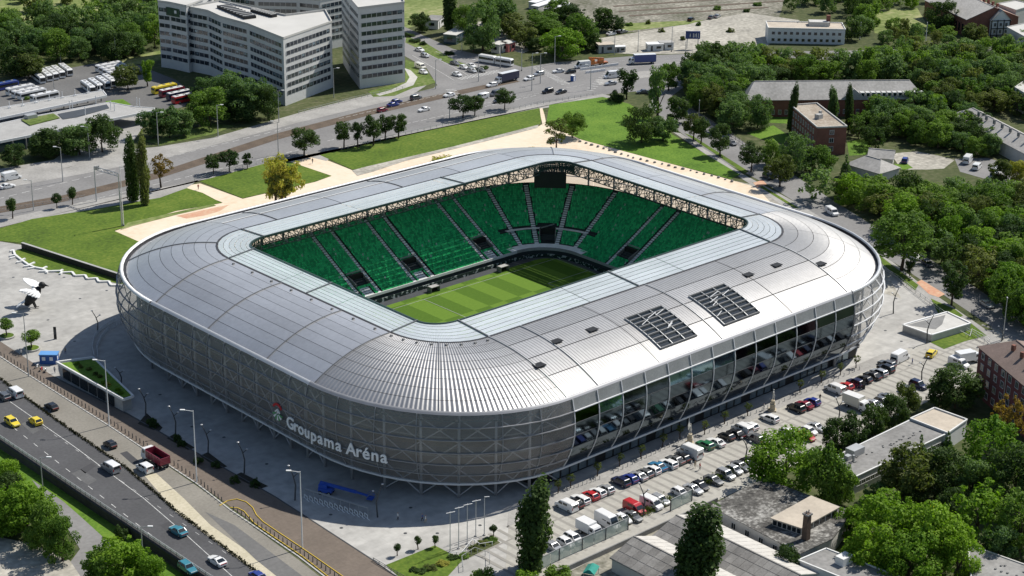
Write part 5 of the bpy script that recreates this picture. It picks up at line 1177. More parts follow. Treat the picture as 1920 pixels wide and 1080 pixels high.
# office complex ---------------------------------------------------------------
def office(name, roof_px, h, label, faces, floors, zt=None):
    poly = up_px(roof_px, h) if not zt else ccw([tuple(at(x, y, z)[:2]) for (x, y), z in zip(roof_px, zt)])
    e = building(name, poly, h, K['office'], K['officeroof'], label, 'office', parapet=.8, cap=K['officeroof'])
    n = len(poly); rl = Vector(e.location)
    for i in range(n):
        a = Vector((*poly[i], 0)); c = Vector((*poly[(i+1) % n], 0)); d = (c-a); L_ = d.length
        d.normalize(); o_ = Vector((d.y, -d.x, 0))
        if (Vector((*CAM[:2], 0))-a).dot(o_) < 0 or L_ < 4: continue
        for fl in range(floors):
            z = 3.2+fl*(h-4.4)/floors+1.6
            mb = MB(); m0, m1 = .05, .95
            mb.bar(a+d*L_*m0+o_*.03+Vector((0, 0, z)), a+d*L_*m1+o_*.03+Vector((0, 0, z)), .12, 1.6)
            wb = mb.build('window_band', K['band'], e)
            mb = MB(); k_ = max(2, int(L_/2.6))
            for j in range(k_+1):
                p = a+d*L_*(m0+(m1-m0)*j/k_)+o_*.1; mb.box((p.x, p.y, z), (.14, .18, 1.5), math.atan2(d.y, d.x))
                if random.random() < .16:
                    mb.m = 1; p2 = a+d*L_*(m0+(m1-m0)*min(1, (j+.5)/k_))+o_*.1; mb.box((p2.x, p2.y, z+.2), (1.5, .06, .9), math.atan2(d.y, d.x)); mb.m = 0
            tag(mb.build('window_post', [K['office'], K['band_l']], wb), kind='stuff')
    return e, poly
eA, pA = office('office_block', [(351, 15), (390, 22.5), (415, 34), (465, 47.5), (531, 72.5), (622, 52.5), (610, 27.5), (535, 31), (470, 17.5), (412, 4)], 26.5, 'grey office block with folded roof and a sharp front corner', None, 7, [26.5, 26.5, 26.5, 26.5, 26.8, 24.4, 25.2, 26.5, 26.5, 26.5])
for (px0, px1) in (((417, 12), (470, 34)), ((474, 20), (515, 31))):      # rooftop plant and louvres
    a = at(*px0, 27); c = at(*px1, 27); d = (c-a); mb = MB(); ang = math.atan2(d.y, d.x)
    mid = (a+c)/2; mb.box((mid.x, mid.y, 27.2), (d.length, 5 if px0[0] < 450 else 2.5, 1.2), ang); pl = mb.build('roof_plant', K['black'], eA)
    for j in range(9):
        q = a.lerp(c, (j+.5)/9); mb = MB(); mb.box((q.x, q.y, 27.95), (.5, 5.4 if px0[0] < 450 else 2.8, .25), ang); mb.build('louvre', K['officeroof'], pl)
office('office_block', [(296, 4), (318, 7), (349, 13.5), (380, 2), (400, -20), (330, -22)], 27.5, 'left rear office block with green lettered sign panel at its top', None, 7)
office('office_block', [(640, -24), (655, -2), (672, 17.5), (758, 7), (748, -14), (700, -28)], 32.5, 'tall right office tower with white window bands', None, 8)
office('office_block', [(430, -12), (480, -4), (560, -2), (600, 2), (660, -10), (640, -28), (420, -28)], 22, 'rear office wing seen over the folded roof', None, 6)
a = at(303, 17, 24.5); mb = MB(); d = (at(338, 24, 24.5)-a); mid = a+d/2; o_ = Vector((d.y, -d.x, 0)).normalized()
K['dgreen'] = M('dark_green_panel', (.02, .06, .035), rough=.4, var=.3, scale=.6)
sg = empty('office_sign', (mid.x+o_.x*.4, mid.y+o_.y*.4, 22.5), 0, 'dark green sign panel with a white mark at the top of the left office block', 'sign')
mb.box((mid.x+o_.x*.4, mid.y+o_.y*.4, 24.3), (d.length, .3, 3.4), math.atan2(d.y, d.x)); mb.build('panel', K['dgreen'], sg)
mb = MB(); q = a+d*.8+o_*.65; mb.box((q.x, q.y, 24.6), (1.2, .15, 1.2), math.atan2(d.y, d.x)); mb.build('mark', K['white'], sg)

# red brick block with a gravel roof --------------------------------------------
poly = up_px([(1483, 199), (1531.6, 195.3), (1588, 238.9), (1532.6, 241)], 10.2)
e = building('brick_block', poly, 10.2, K['brick'], K['gravelroof'], 'red brick block with a flat brown gravel roof', parapet=.5, cap=K['render'])
for i in range(4):
    a, c = poly[i], poly[(i+1) % 4]; d = Vector((c[0]-a[0], c[1]-a[1], 0)); o_ = Vector((d.y, -d.x, 0))
    if (Vector((CAM[0]-a[0], CAM[1]-a[1], 0))).dot(o_) < 0: continue
    if d.length > 16: windows(e, a, c, (2.2, 5.2, 8.2), 9, 1.0, 1.7)
    else: windows(e, a, c, (2.4, 5.6, 8.6), 1, 1.6, 1.6, .3)
p = at(1535, 222, 10.4); mb = MB(); mb.box((p.x, p.y, 11.2), (2.4, 2.0, 1.7)); mb.box((p.x+2, p.y+1, 11.5), (.9, .9, 2.4)); mb.build('roof_unit', K['concrete'], e)
# long slate roofed building ------------------------------------------------------
a = at(1398, 192, 6); c = at(1734, 189, 6); d = (c-a).normalized(); s = Vector((-d.y, d.x, 0)); off = s*7.5
e, foot = gable('slate_building', (a+off)[:2], (c+off)[:2], 15, 7.0, 12.2, K['brick'], K['slate'], 'long brick building under a pale weathered slate roof with dormers', 'building', hip=4.5)
rl = Vector(e.location); o_ = -s
windows(e, a, c, (2.0,), 26, 1.1, 1.7, .03)
for i in range(13):
    p = a.lerp(c, .62+.36*i/12)+s*1.4; mb = MB(); ang = math.atan2(d.y, d.x)
    mb.box((p.x, p.y, 8.6), (1.5, 2.4, 1.6), ang); mb.m = 1; q = p-s*1.22; mb.box((q.x, q.y, 8.6), (1.0, .12, 1.1), ang); mb.build('dormer', [K['frame'], K['glass_dark']], e)
p = a.lerp(c, .6)-s*.2; mb = MB(); q0, q1 = p-d*5, p+d*5
mb.add([(*q0[:2], 7), (*q1[:2], 7), (*p[:2], 11), (*(q0+s*7)[:2], 7), (*(q1+s*7)[:2], 7), (*(p+s*7)[:2], 11)], [(0, 1, 2), (0, 2, 5, 3), (1, 4, 5, 2)]); mb.build('cross_gable', K['slate'], e)
# white two storey building by the boulevard ---------------------------------------
fl = at(1439, 81); fr_ = at(1583, 84); d = (fr_-fl).normalized(); s = Vector((-d.y, d.x, 0))
poly = ccw([tuple(fl[:2]), tuple(fr_[:2]), tuple((fr_+s*13)[:2]), tuple((fl+s*13)[:2])])
e = building('white_building', poly, 6.6, K['render_w'], K['felt_tan'], 'white two storey building with a brick chimney', parapet=.4)
windows(e, fl, fr_, (1.7, 4.7), 12, 1.3, 1.2, .03, False)
p = fl+d*((fr_-fl).length*.68)+s*8; mb = MB(); mb.box((p.x, p.y, 7.7), (9, 5, 2.1), math.atan2(d.y, d.x)); mb.build('penthouse', K['render'], e)
p = fl+d*((fr_-fl).length*.8)+s*8; mb = MB(); mb.box((p.x, p.y, 9), (1.7, 1.5, 4.8), math.atan2(d.y, d.x)); mb.build('chimney', K['brick'], e)
# long grey hipped roof at the right --------------------------------------------------
a = at(1812, 212, 5); c = at(1980, 300, 5)
e, foot = gable('grey_roof_building', a[:2], c[:2], 13, 5.0, 8.0, K['render'], K['slate'], 'long low building under a pale grey roof at the right edge', 'building', hip=4)
d = (c-a).normalized(); s = Vector((-d.y, d.x, 0))
for i in range(9):
    p = a.lerp(c, .2+.09*i)-s*2.2; mb = MB(); mb.box((p.x, p.y, 8.3), (.8, .8, 1.6)); mb.build('chimney', K['concrete_d'], e)
# low slate house between the gardens ----------------------------------------------
a = at(1606, 300, 3.5); c = at(1668, 318, 3.5)
gable('slate_house', a[:2], c[:2], 11, 3.2, 6.0, K['render'], K['slate'], 'low house with a slate hipped roof beside the gravel drive', hip=4)
a = at(1630, 288, 3.2); c = at(1676, 292, 3.2); gable('slate_house', a[:2], c[:2], 7, 3.0, 5.0, K['render'], K['slate'], 'small slate roofed annex behind the low house', hip=0)
# far right white building edge ------------------------------------------------------
poly = up_px([(1903, 165), (1925, 150), (1990, 160), (1990, 190), (1925, 178)], 8)
e = building('white_house', poly, 8, K['render'], K['officeroof'], 'pale house cut by the right edge above the grey roof', 'house')
# top right: tiled hall and timbered house ------------------------------------------
a = at(1782, -6, 9); c = at(1862, 30, 9)
e, f_ = gable('tiled_hall', a[:2], c[:2], 26, 8, 13, K['brick'], K['slate'], 'long hall with a pink tiled roof slope at the top right', 'building', roof2=K['tile'])
d = (c-a).normalized(); s = Vector((-d.y, d.x, 0)); windows(e, tuple((a-s*13)[:2]), tuple((c-s*13)[:2]), (3.5,), 12, 1.4, 3.6, .04, False)
for i in range(7):
    p = a.lerp(c, .3+.1*i)+s*4; mb = MB(); mb.box((p.x, p.y, 12.6), (1, 1, 2.2)); mb.build('chimney', K['brick'], e)
a = at(1868, 60, 0); c = at(1888, 72, 0); d = (c-a).normalized(); s = Vector((-d.y, d.x, 0))
p0 = at(1874, 68); fwd = Vector((.55, .83, 0)); 
e, f_ = gable('timbered_house', p0[:2], (p0+fwd*14)[:2], 9, 7.5, 12, K['render_w'], K['slate'], 'white gabled house with dark timber framing at the top right', 'house')
s = Vector((-fwd.y, fwd.x, 0))
mb = MB(); 
for k_ in (-4.4, -1.5, 1.5, 4.4): q = p0+s*k_-fwd*.12; mb.box((q.x, q.y, 3.8), (.35, .25, 7.6), math.atan2(s.y, s.x))
for z in (.6, 3.6, 7.2): q = p0-fwd*.14; mb.box((q.x, q.y, z), (9, .25, .35), math.atan2(s.y, s.x))
mb.build('timber_frame', K['black'], e)
windows(e, tuple((p0+s*4.5)[:2]), tuple((p0-s*4.5)[:2]), (2.2, 5.4), 3, 1.1, 1.6, .05)
poly = up_px([(1888, 52), (1925, 44), (1960, 60), (1925, 72)], 7)
e = building('pale_house', poly, 7, K['render'], K['officeroof'], 'pale flat roofed house right of the timbered gable', 'house')
windows(e, poly[0], poly[1], (2, 5), 3, 1.1, 1.6)
poly = up_px([(1870, 8), (1905, 2), (1940, 10), (1905, 20)], 9)
building('pale_house', poly, 9, K['render'], K['officeroof'], 'pale house at the top right behind the tiled hall', 'house')
# purple brick flats at the right edge ------------------------------------------------
c0 = at(1836, 650, 13); c1 = at(1945, 742, 13)
d = (c1-c0).normalized(); s = Vector((-d.y, d.x, 0))
if s.x < 0: s = -s
poly = ccw([tuple(c0[:2]), tuple(c1[:2]), tuple((c1+s*14)[:2]), tuple((c0+s*14)[:2])])
m0 = (c0+s*7); m1 = (c1+s*7)
e, f_ = gable('brick_flats', m0[:2], m1[:2], 14, 13, 16.5, K['brick_p'], K['tile_b'], 'four storey purple brick flats with a brown roof at the right edge', 'flats', hip=6)
windows(e, c0[:2], c1[:2], (2.0, 5.2, 8.4, 11.4), 8, 1.5, 1.7, .03)
q = c0.lerp(c1, .55)-d.cross(Vector((0, 0, 1)))*-.2; mb = MB(); q = c0.lerp(c1, .5)-s*.15; mb.tube((q.x, q.y, 0), (q.x, q.y, 13), .12); mb.build('downpipe', K['galv'], e)
for t_ in (.3, .45, .6):
    q = m0.lerp(m1, t_)-s*2.5; mb = MB(); mb.box((q.x, q.y, 16.2), (.9, .9, 1.5)); mb.build('chimney', K['brick'], e)
# flat roofed school building -----------------------------------------------------------
poly = up_px([(1578, 852), (1707, 789), (1774, 815), (1603, 896), (1584, 884)], 4.2)
e = building('flat_school', poly, 4.2, K['render'], K['felt'], 'long low building with a grey felt roof and a ribbon of windows', parapet=.2, cap=K['render_w'])
a, c = at(1603, 896, 4.2), at(1774, 815, 4.2); windows(e, a[:2], c[:2], (2.3,), 20, 1.5, 1.1, .02)
for i in range(26):
    p = at(1600+random.uniform(0, 120), 860, 4.3); t_ = random.random(); q = at(1590, 868, 4.3).lerp(at(1738, 802, 4.3), t_); mb = MB(); mb.box((q.x+random.uniform(-4, 4), q.y+random.uniform(-1, 1), 4.45), (.35, .35, .25)); mb.build('roof_vent', K['concrete_d'], e)
p = at(1592, 858, 4.3); mb = MB(); mb.box((p.x+2.5, p.y+.3, 5.2), (4, 2.6, 1.8)); mb.box((p.x-1.2, p.y-.5, 4.9), (1.4, 1.2, 1.2)); mb.box((p.x-2.6, p.y+1, 4.8), (1.0, 1.0, 1.0)); mb.tube((p.x-1, p.y-2, 4.3), (p.x-1, p.y-2, 6), .3); mb.build('roof_unit', K['galv'], e)
poly = up_px([(1707, 787), (1752, 767), (1813, 789), (1777, 814)], 4.5)
building('tan_annex', poly, 4.5, K['render_w'], K['felt_tan'], 'squarish annex with a tan roof behind the low grey building', parapet=.35)
# workshop with a streaked sheet roof and a raised lantern ----------------------------
poly = up_px([(1334, 950), (1432, 899), (1597, 960), (1560, 1010), (1500, 1038)], 4.4)
e = building('workshop', poly, 4.4, K['render'], K['slate_d'], 'old workshop with a black streaked roof and raised lantern', parapet=0, over=.02)
a, c = at(1334, 950, 4.4), at(1500, 1038, 4.4); windows(e, a[:2], c[:2], (2.6,), 6, 1.3, 1.5, .03)
lp_ = up_px([(1449, 972), (1520, 933), (1570, 953), (1503, 990)], 6.2)
mb = MB(); mb.prism(lp_, 4.4, 6.2); ln_ = mb.build('lantern', K['render'], e)
mb = MB(); cxy = (sum(p[0] for p in lp_)/4, sum(p[1] for p in lp_)/4); q = [(cxy[0]+(p[0]-cxy[0])*1.08, cxy[1]+(p[1]-cxy[1])*1.08) for p in lp_]
mb.prism(q, 6.22, 6.45); mb.build('lantern_roof', K['felt_tan'], ln_)
for i in range(4):
    a, c = lp_[i], lp_[(i+1) % 4]; d = Vector((c[0]-a[0], c[1]-a[1], 0)); o_ = Vector((d.y, -d.x, 0)).normalized()
    if Vector((CAM[0]-a[0], CAM[1]-a[1], 0)).dot(o_) > 0:
        for j in range(6):
            p = Vector((*a, 5.3))+d*((j+.5)/6)+o_*.05; mb = MB(); mb.box(p, (d.length/8, .1, 1.1), math.atan2(d.y, d.x)); mb.build('lantern_pane', K['glass_dark'], ln_)
p = at(1508, 1046); mb = MB(); hgt = height_at(p, 962); mb.frus(p.x-.75, p.x+.75, p.y-.75, p.y+.75, 0, p.x-.6, p.x+.6, p.y-.6, p.y+.6, hgt)
K['sootbrick'] = M('sooty_brick', (.11, .075, .055), var=.2, scale=.6, fine=.15, fscale=3)
ch = empty('brick_chimney', p, 0, 'free standing square brick chimney before the workshop', 'chimney'); mb.build('shaft', K['sootbrick'], ch)
mb = MB(); mb.box((p.x, p.y, hgt-.2), (1.6, 1.6, .35)); mb.build('cap', K['concrete_d'], ch)
for s_ in (-.4, .4): mb = MB(); mb.tube((p.x+s_, p.y, hgt), (p.x+s_, p.y, hgt+.7), .12); mb.build('pot', K['concrete_d'], ch)
# twin sheds running away from the fence -----------------------------------------------
zA, rA = 3.2, 5.6
for nm, e0, r0, e1, lab in (('shed', (1149, 1047), (1191, 1008), (1227, 1007), 'left grey shed with a fibre cement roof beyond the glass fence'), ('shed', (1227, 1007), (1270, 968), (1304, 972), 'right grey shed with a fibre cement roof beside the first')):
    A = at(*e0, zA); B_ = at(*r0, rA); wd = 2*abs(B_.x-A.x)
    a = Vector((B_.x, B_.y, 0)); c = a+Vector((0, -34, 0))
    gable(nm, a[:2], c[:2], wd, zA, rA, K['render'], K['asb'], lab, 'shed', roof2=K['asb_sun'] if True else None)
# flat roofed shed and grey roof at the bottom edge ------------------------------------
poly = up_px([(1497, 1052), (1549, 1030), (1690, 1085), (1640, 1110)], 4.6)
e = building('flat_shed', poly, 4.6, K['render_w'], K['felt'], 'white flat roofed shed at the bottom right with a rooftop box', 'shed', parapet=.2)
p = at(1582, 1056, 4.7); mb = MB(); mb.box((p.x, p.y, 5.6), (3.2, 2.2, 1.9)); mb.build('roof_box', K['render_w'], e)
poly = up_px([(1815, 1025), (1835, 1030), (1990, 1085), (1960, 1130), (1822, 1095)], 4.2)
e = building('grey_roof_block', poly, 4.2, K['render'], K['felt'], 'grey felt roof in the bottom right corner', parapet=.2)
for i in range(14):
    q = at(1835, 1050, 4.3).lerp(at(1940, 1090, 4.3), random.random()); mb = MB(); mb.box((q.x+random.uniform(-2, 2), q.y+random.uniform(-2, 2), 4.45), (.4, .4, .3)); mb.build('roof_vent', K['concrete_d'], e)
# low walls behind the glass fence and rubble yard -------------------------------------
a = at(1040, 1082); c = at(1345, 942); d = c-a; mb = MB(); mb.bar(a+Vector((0, 0, .5)), c+Vector((0, 0, .5)), .3, 1.4)
tag(mb.build('boundary_wall', K['concrete_d']), 'low grey boundary wall below the glass fence', 'wall')
flat('shed_yard', [(1000, 1085), (1190, 1000), (1340, 945), (1400, 1000), (1360, 1120), (1000, 1130)], .02, K['railyard'], 'bare yard round the sheds')

# bus station ------------------------------------------------------------------------
def canopy(poly_px, h, label, cols, th=.6):
    poly = up_px(poly_px, h); c = Vector((sum(p[0] for p in poly)/len(poly), sum(p[1] for p in poly)/len(poly), 0))
    e = empty('bus_canopy', c, 0, label, 'canopy'); mb = MB(); mb.prism(poly, h-th, h); mb.build('roof', K['concrete'], e)
    mb = MB(); n = len(poly)
    for i in range(n): mb.bar((*poly[i], h-th/2+.05), (*poly[(i+1) % n], h-th/2+.05), .3, th+.3)
    mb.build('fascia', K['white'], e)
    for x, y in cols:
        p = at(x, y); mb = MB(); mb.tube((p.x, p.y, 0), (p.x, p.y, h-th), .28); mb.build('column', K['concrete_d'], e)
    return e
e = canopy([(-60, 222), (-60, 212), (193, 170), (200, 179), (-60, 234)], 4.6, 'narrow rear roof of the bus station', [(20, 224), (45, 220), (70, 214), (95, 208), (120, 203), (145, 197), (165, 193), (190, 190)])
for x, y in ((18, 203), (43, 199), (68, 193), (93, 189), (117, 184), (141, 180), (165, 175), (188, 170)):
    p = at(x, y, 4.6); mb = MB(); mb.tube((p.x, p.y, 4.6), (p.x, p.y, 7.2), .14); mb.box((p.x, p.y, 4.9), (1.2, .5, .5)); mb.build('roof_mast', K['white'], e)
e = canopy([(-60, 275), (-60, 245), (60, 219), (205, 192), (250, 200), (290, 203), (288, 207), (150, 235), (0, 265)], 4.8, 'wide front roof of the bus station with a planted well', [(25, 285), (50, 280), (77, 275), (110, 270), (150, 260), (215, 240), (260, 226)])
pl = up_px([(40, 226), (100, 214), (112, 222), (56, 236)], 4.85); mb = MB(); mb.prism(pl, 4.85, 5.2); mb.build('planted_well', K['grass_d'], e)
pl = up_px([(108, 214), (200, 196), (205, 203), (145, 220), (118, 224)], 4.85); mb = MB(); mb.prism(pl, 4.86, 4.95); mb.build('light_well', K['steel_d'], e)
p = at(58, 222, 4.9); mb = MB(); mb.box((p.x, p.y, 5.7), (4, 3, 1.6)); mb.build('roof_unit', K['galv'], e)
for x, y in ((131, 205), (136, 203), (180, 195), (208, 206), (215, 208), (257, 199), (262, 201), (160, 216)):
    p = at(x, y, 4.8); mb = MB(); mb.tube((p.x, p.y, 4.8), (p.x, p.y, 8.2), .15); mb.build('roof_mast', K['white'], e)
q0 = at(-40, 300, 0); q1 = at(130, 272, 0); mb = MB(); mb.bar(q0+Vector((0, 4, 2.2)), q1+Vector((0, 4, 2.2)), .2, 4.2); mb.build('glass_front', K['glass_blue'], e)
# kiosks, cabins and sheds in the background --------------------------------------------
def cabin(px_, py_, sx, sy, h, wall, roof, label, rz=0., cat='cabin', name='cabin', win=2):
    p = at(px_, py_); e = empty(name, p, rz, label, cat)
    mb = MB(); mb.box((0, 0, h/2), (sx, sy, h)); mb.build('wall', wall, e, (0, 0, 0))
    mb = MB(); mb.box((0, 0, h+.1), (sx+.4, sy+.4, .2)); mb.build('roof', roof, e, (0, 0, 0))
    mb = MB(); mb.box((sx*.2, -sy/2-.02, h*.55), (sx*.3, .08, h*.35)); mb.build('window', K['glass_dark'], e, (0, 0, 0))
    mb = MB(); mb.box((-sx/2-.02, 0, h*.55), (.08, sy*.4, h*.35)); mb.build('window', K['glass_dark'], e, (0, 0, 0))
    mb = MB(); mb.box((-sx*.25, -sy/2-.02, h*.42), (.9, .08, h*.75)); mb.build('door', K['steel_d'], e, (0, 0, 0))
    return e
cabin(1134, 97, 7, 5, 3.6, K['render'], K['felt_tan'], 'small grey kiosk at the boulevard beside the dark trees', -.5)
cabin(1162, 97, 4.5, 2.5, 2.4, K['concrete'], K['white'], 'little shelter between the two kiosks', -.5)
cabin(1227, 94, 7, 4, 3.0, K['render_w'], K['white'], 'white cabin left of the billboard', -.55)
cabin(1248, 92, 6, 4, 3.2, K['render_w'], K['concrete'], 'second white cabin nearest the billboard', -.55)
cabin(815, 50, 10, 6, 4, K['render_w'], K['felt'], 'white shed with a dark skylight right of the office tower', .6)
cabin(858, 46, 9, 5, 3.4, K['render_w'], K['officeroof'], 'low shed beside the dark poplar', .2)
cabin(856, 76, 15, 6, 4.2, K['glass_blue'], K['officeroof'], 'dark glazed pavilion with a white roof before the poplar', .45)
cabin(918, 44, 5, 4, 3, K['brick'], K['officeroof'], 'brownish container cabin in the scrap yard', .3)
K['pink'] = M('pink_red_awning', (.5, .16, .15), var=.3, scale=.8)
cabin(936, 97, 6, 4.5, 3.8, K['render'], K['officeroof'], 'pale stall beside the pink one', .2)
cabin(952, 95, 5, 4.5, 3.8, K['pink'], K['officeroof'], 'pinkish red stall at the junction', .2)
for i, (x, y) in enumerate([(1025, 8), (1030, 15), (1045, 24)]):
    cabin(x, y, 26 if i < 2 else 18, 4, 3.2, K['render'], K['white'], '%s long white roofed stand at the top edge' % ORD[i], .25, 'shed', 'long_shed')
# billboard on legs ---------------------------------------------------------------------
p = at(1298, 92); e = empty('billboard', p, R(-42), 'blue billboard with pale lettering on two legs by the boulevard', 'billboard')
K['bb'] = M('billboard_blue', (.04, .07, .2), rough=.4, var=.35, scale=.25)
mb = MB(); mb.box((0, 0, 4.4+1.9), (6.4, .5, 3.4)); mb.build('panel', K['bb'], e, (0, 0, 0))
for s_ in (-2.4, 2.4): mb = MB(); mb.tube((s_, .1, 0), (s_, .1, 4.6), .2); mb.build('leg', K['galv'], e, (0, 0, 0))
for i, (x, w_, h_) in enumerate([(-1.2, .35, 1.7), (.2, .35, 1.9), (.9, .3, 1.4), (1.5, .35, 1.9), (2.4, .35, 2.1)]):
    mb = MB(); mb.box((x, -.29, 6.2), (w_, .06, h_)); mb.build('lettering', K['paint'], e, (0, 0, 0))
# ------------------------------------------------------------------ vehicles
def paint(name, c, rough=.3, metal=.0):
    m_ = M(name, c, rough=rough, metal=metal, var=.03, scale=1., spec=.5); m_.node_tree.nodes['Principled BSDF'].inputs['Coat Weight'].default_value = .5; return m_
PT = {'white': paint('car_white', (.72, .72, .71)), 'silver': paint('car_silver', (.42, .43, .44), .35, .5), 'grey': paint('car_grey', (.14, .145, .15), .35, .4), 'black': paint('car_black', (.012, .012, .014)),
      'red': paint('car_red', (.42, .02, .025)), 'blue': paint('car_blue', (.02, .04, .22)), 'navy': paint('car_navy', (.012, .018, .06)), 'teal': paint('car_teal', (.04, .2, .26)), 'green': paint('car_green', (.02, .14, .06)),
      'yellow': paint('taxi_yellow', (.72, .56, .03)), 'orange': paint('truck_orange', (.5, .16, .03)), 'tealblue': paint('car_teal_blue', (.03, .16, .3)), 'maroon': paint('car_maroon', (.2, .02, .04)), 'cream': paint('van_cream', (.6, .58, .5)), 'dblue': paint('truck_blue', (.03, .07, .25))}
K['lampw'] = M('headlamp', (.7, .7, .66), rough=.1, var=.05); K['lampr'] = M('tail_lamp', (.35, .02, .02), rough=.2, var=.05)
def loft(mb, secs):
    """hull through cross sections (x, half width bottom, z bottom, half width top, z top)"""
    n = 6; vs = []
    for x, wb, zb, wt, zt in secs:
        zm = zb+(zt-zb)*.55
        vs += [(x, -wb, zb), (x, -max(wb, wt), zm), (x, -wt, zt), (x, wt, zt), (x, max(wb, wt), zm), (x, wb, zb)]
    fs = []
    for i in range(len(secs)-1):
        for j in range(n): fs.append((i*n+j, i*n+(j+1) % n, (i+1)*n+(j+1) % n, (i+1)*n+j))
    fs.append(tuple(range(n))); o = (len(secs)-1)*n; fs.append(tuple(range(o+n-1, o-1, -1)))
    return mb.add(vs, fs)
WHEEL = MB(); WHEEL.tube((0, -.11, 0), (0, .11, 0), .33, n=12); WHEEL.m = 1; WHEEL.tube((0, -.125, 0), (0, .125, 0), .19, n=8); WHEEL = WHEEL.mesh('wheel', [K['tyre'], K['galv']])
def car_proto(L_, W_, H_, cab, hood=.82, tail=.92, roofx=None):
    """cab=(x front of glass at belt, x front of roof, x rear of roof, x rear at belt), front is +x"""
    h = W_/2; P = {}
    mb = MB(); x0, x1 = -L_/2, L_/2
    loft(mb, [(x0, h*.8, .42, h*.78, tail*.88), (x0+.12, h*.92, .24, h*.9, tail), (cab[3], h, .2, h*.95, .95), (0, h, .18, h*.97, .96), (cab[0], h, .2, h*.95, .94), (x1-.55, h*.97, .22, h*.86, hood), (x1-.1, h*.86, .28, h*.72, hood*.82), (x1, h*.74, .38, h*.66, hood*.68)])
    P['body'] = mb.mesh('body', PT['white'], smooth=False)
    mb = MB(); mb.frus(cab[3], cab[0], -h*.93, h*.93, .93, cab[2], cab[1], -h*.76, h*.76, H_-.06); P['window_band'] = mb.mesh('window_band', K['glass_dark'])
    mb = MB(); mb.frus(cab[2]-.04, cab[1]+.04, -h*.79, h*.79, H_-.07, cab[2]+.1, cab[1]-.1, -h*.7, h*.7, H_)
    mid = (cab[2]+cab[1])/2
    for s_ in (-1, 1):
        mb.bar((mid-.05, s_*h*.95, .93), (mid-.05, s_*h*.79, H_-.05), .1, .09); mb.bar((cab[3]+.05, s_*h*.94, .93), (cab[2], s_*h*.79, H_-.05), .16, .09); mb.bar((cab[0]-.03, s_*h*.94, .93), (cab[1], s_*h*.79, H_-.05), .08, .07)
    P['roof'] = mb.mesh('roof', PT['white'])
    P['wheels'] = [(x0+.85, -h+.1), (x0+.85, h-.1), (x1-.85, -h+.1), (x1-.85, h-.1)]
    mb = MB(); mb.box((x1-.08, 0, .62), (.1, h*1.3, .14)); P['headlamps'] = mb.mesh('headlamp_pair', K['lampw'])
    mb = MB(); mb.box((x0+.03, 0, .78), (.1, h*1.5, .16)); P['tail_lamps'] = mb.mesh('tail_lamp_pair', K['lampr'])
    return P
CAR = {'hatch': car_proto(4.0, 1.74, 1.48, (.95, .35, -1.35, -1.85), .86, .98), 'sedan': car_proto(4.6, 1.8, 1.44, (.85, .2, -.95, -1.6), .82, .96), 'wagon': car_proto(4.55, 1.8, 1.5, (.9, .3, -1.8, -2.15), .84, 1.0),
       'suv': car_proto(4.5, 1.86, 1.72, (.95, .45, -1.75, -2.1), .98, 1.05), 'coupe': car_proto(4.4, 1.84, 1.3, (.8, .05, -.7, -1.7), .78, .9), 'mini': car_proto(3.6, 1.64, 1.5, (.9, .4, -1.2, -1.65), .88, .98)}
def van_proto(L_, W_, H_):
    h = W_/2; x0, x1 = -L_/2, L_/2; P = {}
    mb = MB(); loft(mb, [(x0, h*.97, .3, h*.9, H_-.08), (x0+.15, h, .25, h*.92, H_), (x1-1.9, h, .22, h*.92, H_), (x1-1.6, h, .22, h*.9, H_-.05), (x1-.8, h, .22, h*.9, 1.12), (x1-.1, h*.92, .25, h*.84, .88), (x1, h*.8, .35, h*.78, .72)]); P['body'] = mb.mesh('body', PT['white'])
    mb = MB(); mb.add([(x1-1.55, -h*.82, H_-.12), (x1-1.55, h*.82, H_-.12), (x1-.78, h*.86, 1.17), (x1-.78, -h*.86, 1.17)], [(0, 1, 2, 3)])
    for s_ in (-1, 1): mb.box((x1-1.75, s_*(h*.975), 1.45), (.9, .06, .5)); mb.box((x1-3.0, s_*(h*.975), 1.5), (1.1, .05, .45))
    mb.box((x0-.0, 0, 1.5), (.06, W_*.7, .5)); P['window_band'] = mb.mesh('window_band', K['glass_dark'])
    mb = MB(); mb.frus(x0+.2, x1-1.95, -h*.88, h*.88, H_-.01, x0+.3, x1-2.1, -h*.8, h*.8, H_+.05); P['roof'] = mb.mesh('roof', PT['white'])
    P['wheels'] = [(x0+1., -h+.1), (x0+1., h-.1), (x1-.95, -h+.1), (x1-.95, h-.1)]
    mb = MB(); mb.box((x1-.06, 0, .66), (.1, h*1.5, .18)); P['headlamps'] = mb.mesh('headlamp_pair', K['lampw'])
    mb = MB(); mb.box((x0+.0, -h*.85, 1.1), (.08, .16, .5)); mb.box((x0+.0, h*.85, 1.1), (.08, .16, .5)); P['tail_lamps'] = mb.mesh('tail_lamp_pair', K['lampr'])
    return P
CAR['van'] = van_proto(5.0, 1.95, 2.0); CAR['bigvan'] = van_proto(5.9, 2.05, 2.6); CAR['minivan'] = van_proto(4.3, 1.75, 1.8)

def car(p, kind, color, rz, label, group=None, name=None, cat='car', roof=None, z=.05):
    P = CAR[kind]; van = 'van' in kind
    e = empty(name or ('van' if van else 'car'), (p[0], p[1], (p[2] if len(p) > 2 else 0)+z), rz, label, 'van' if van else cat, group)
    e.scale = (1.15, 1.15, 1.12)
    inst('body', P['body'], e, mats={0: PT[color]}); inst('window_band', P['window_band'], e); inst('roof', P['roof'], e, mats={0: PT[roof or color]})
    for x, y in P['wheels']: inst('wheel', WHEEL, e, (x, y, .33))
    inst('headlamp_pair', P['headlamps'], e); inst('tail_lamp_pair', P['tail_lamps'], e)
    return e
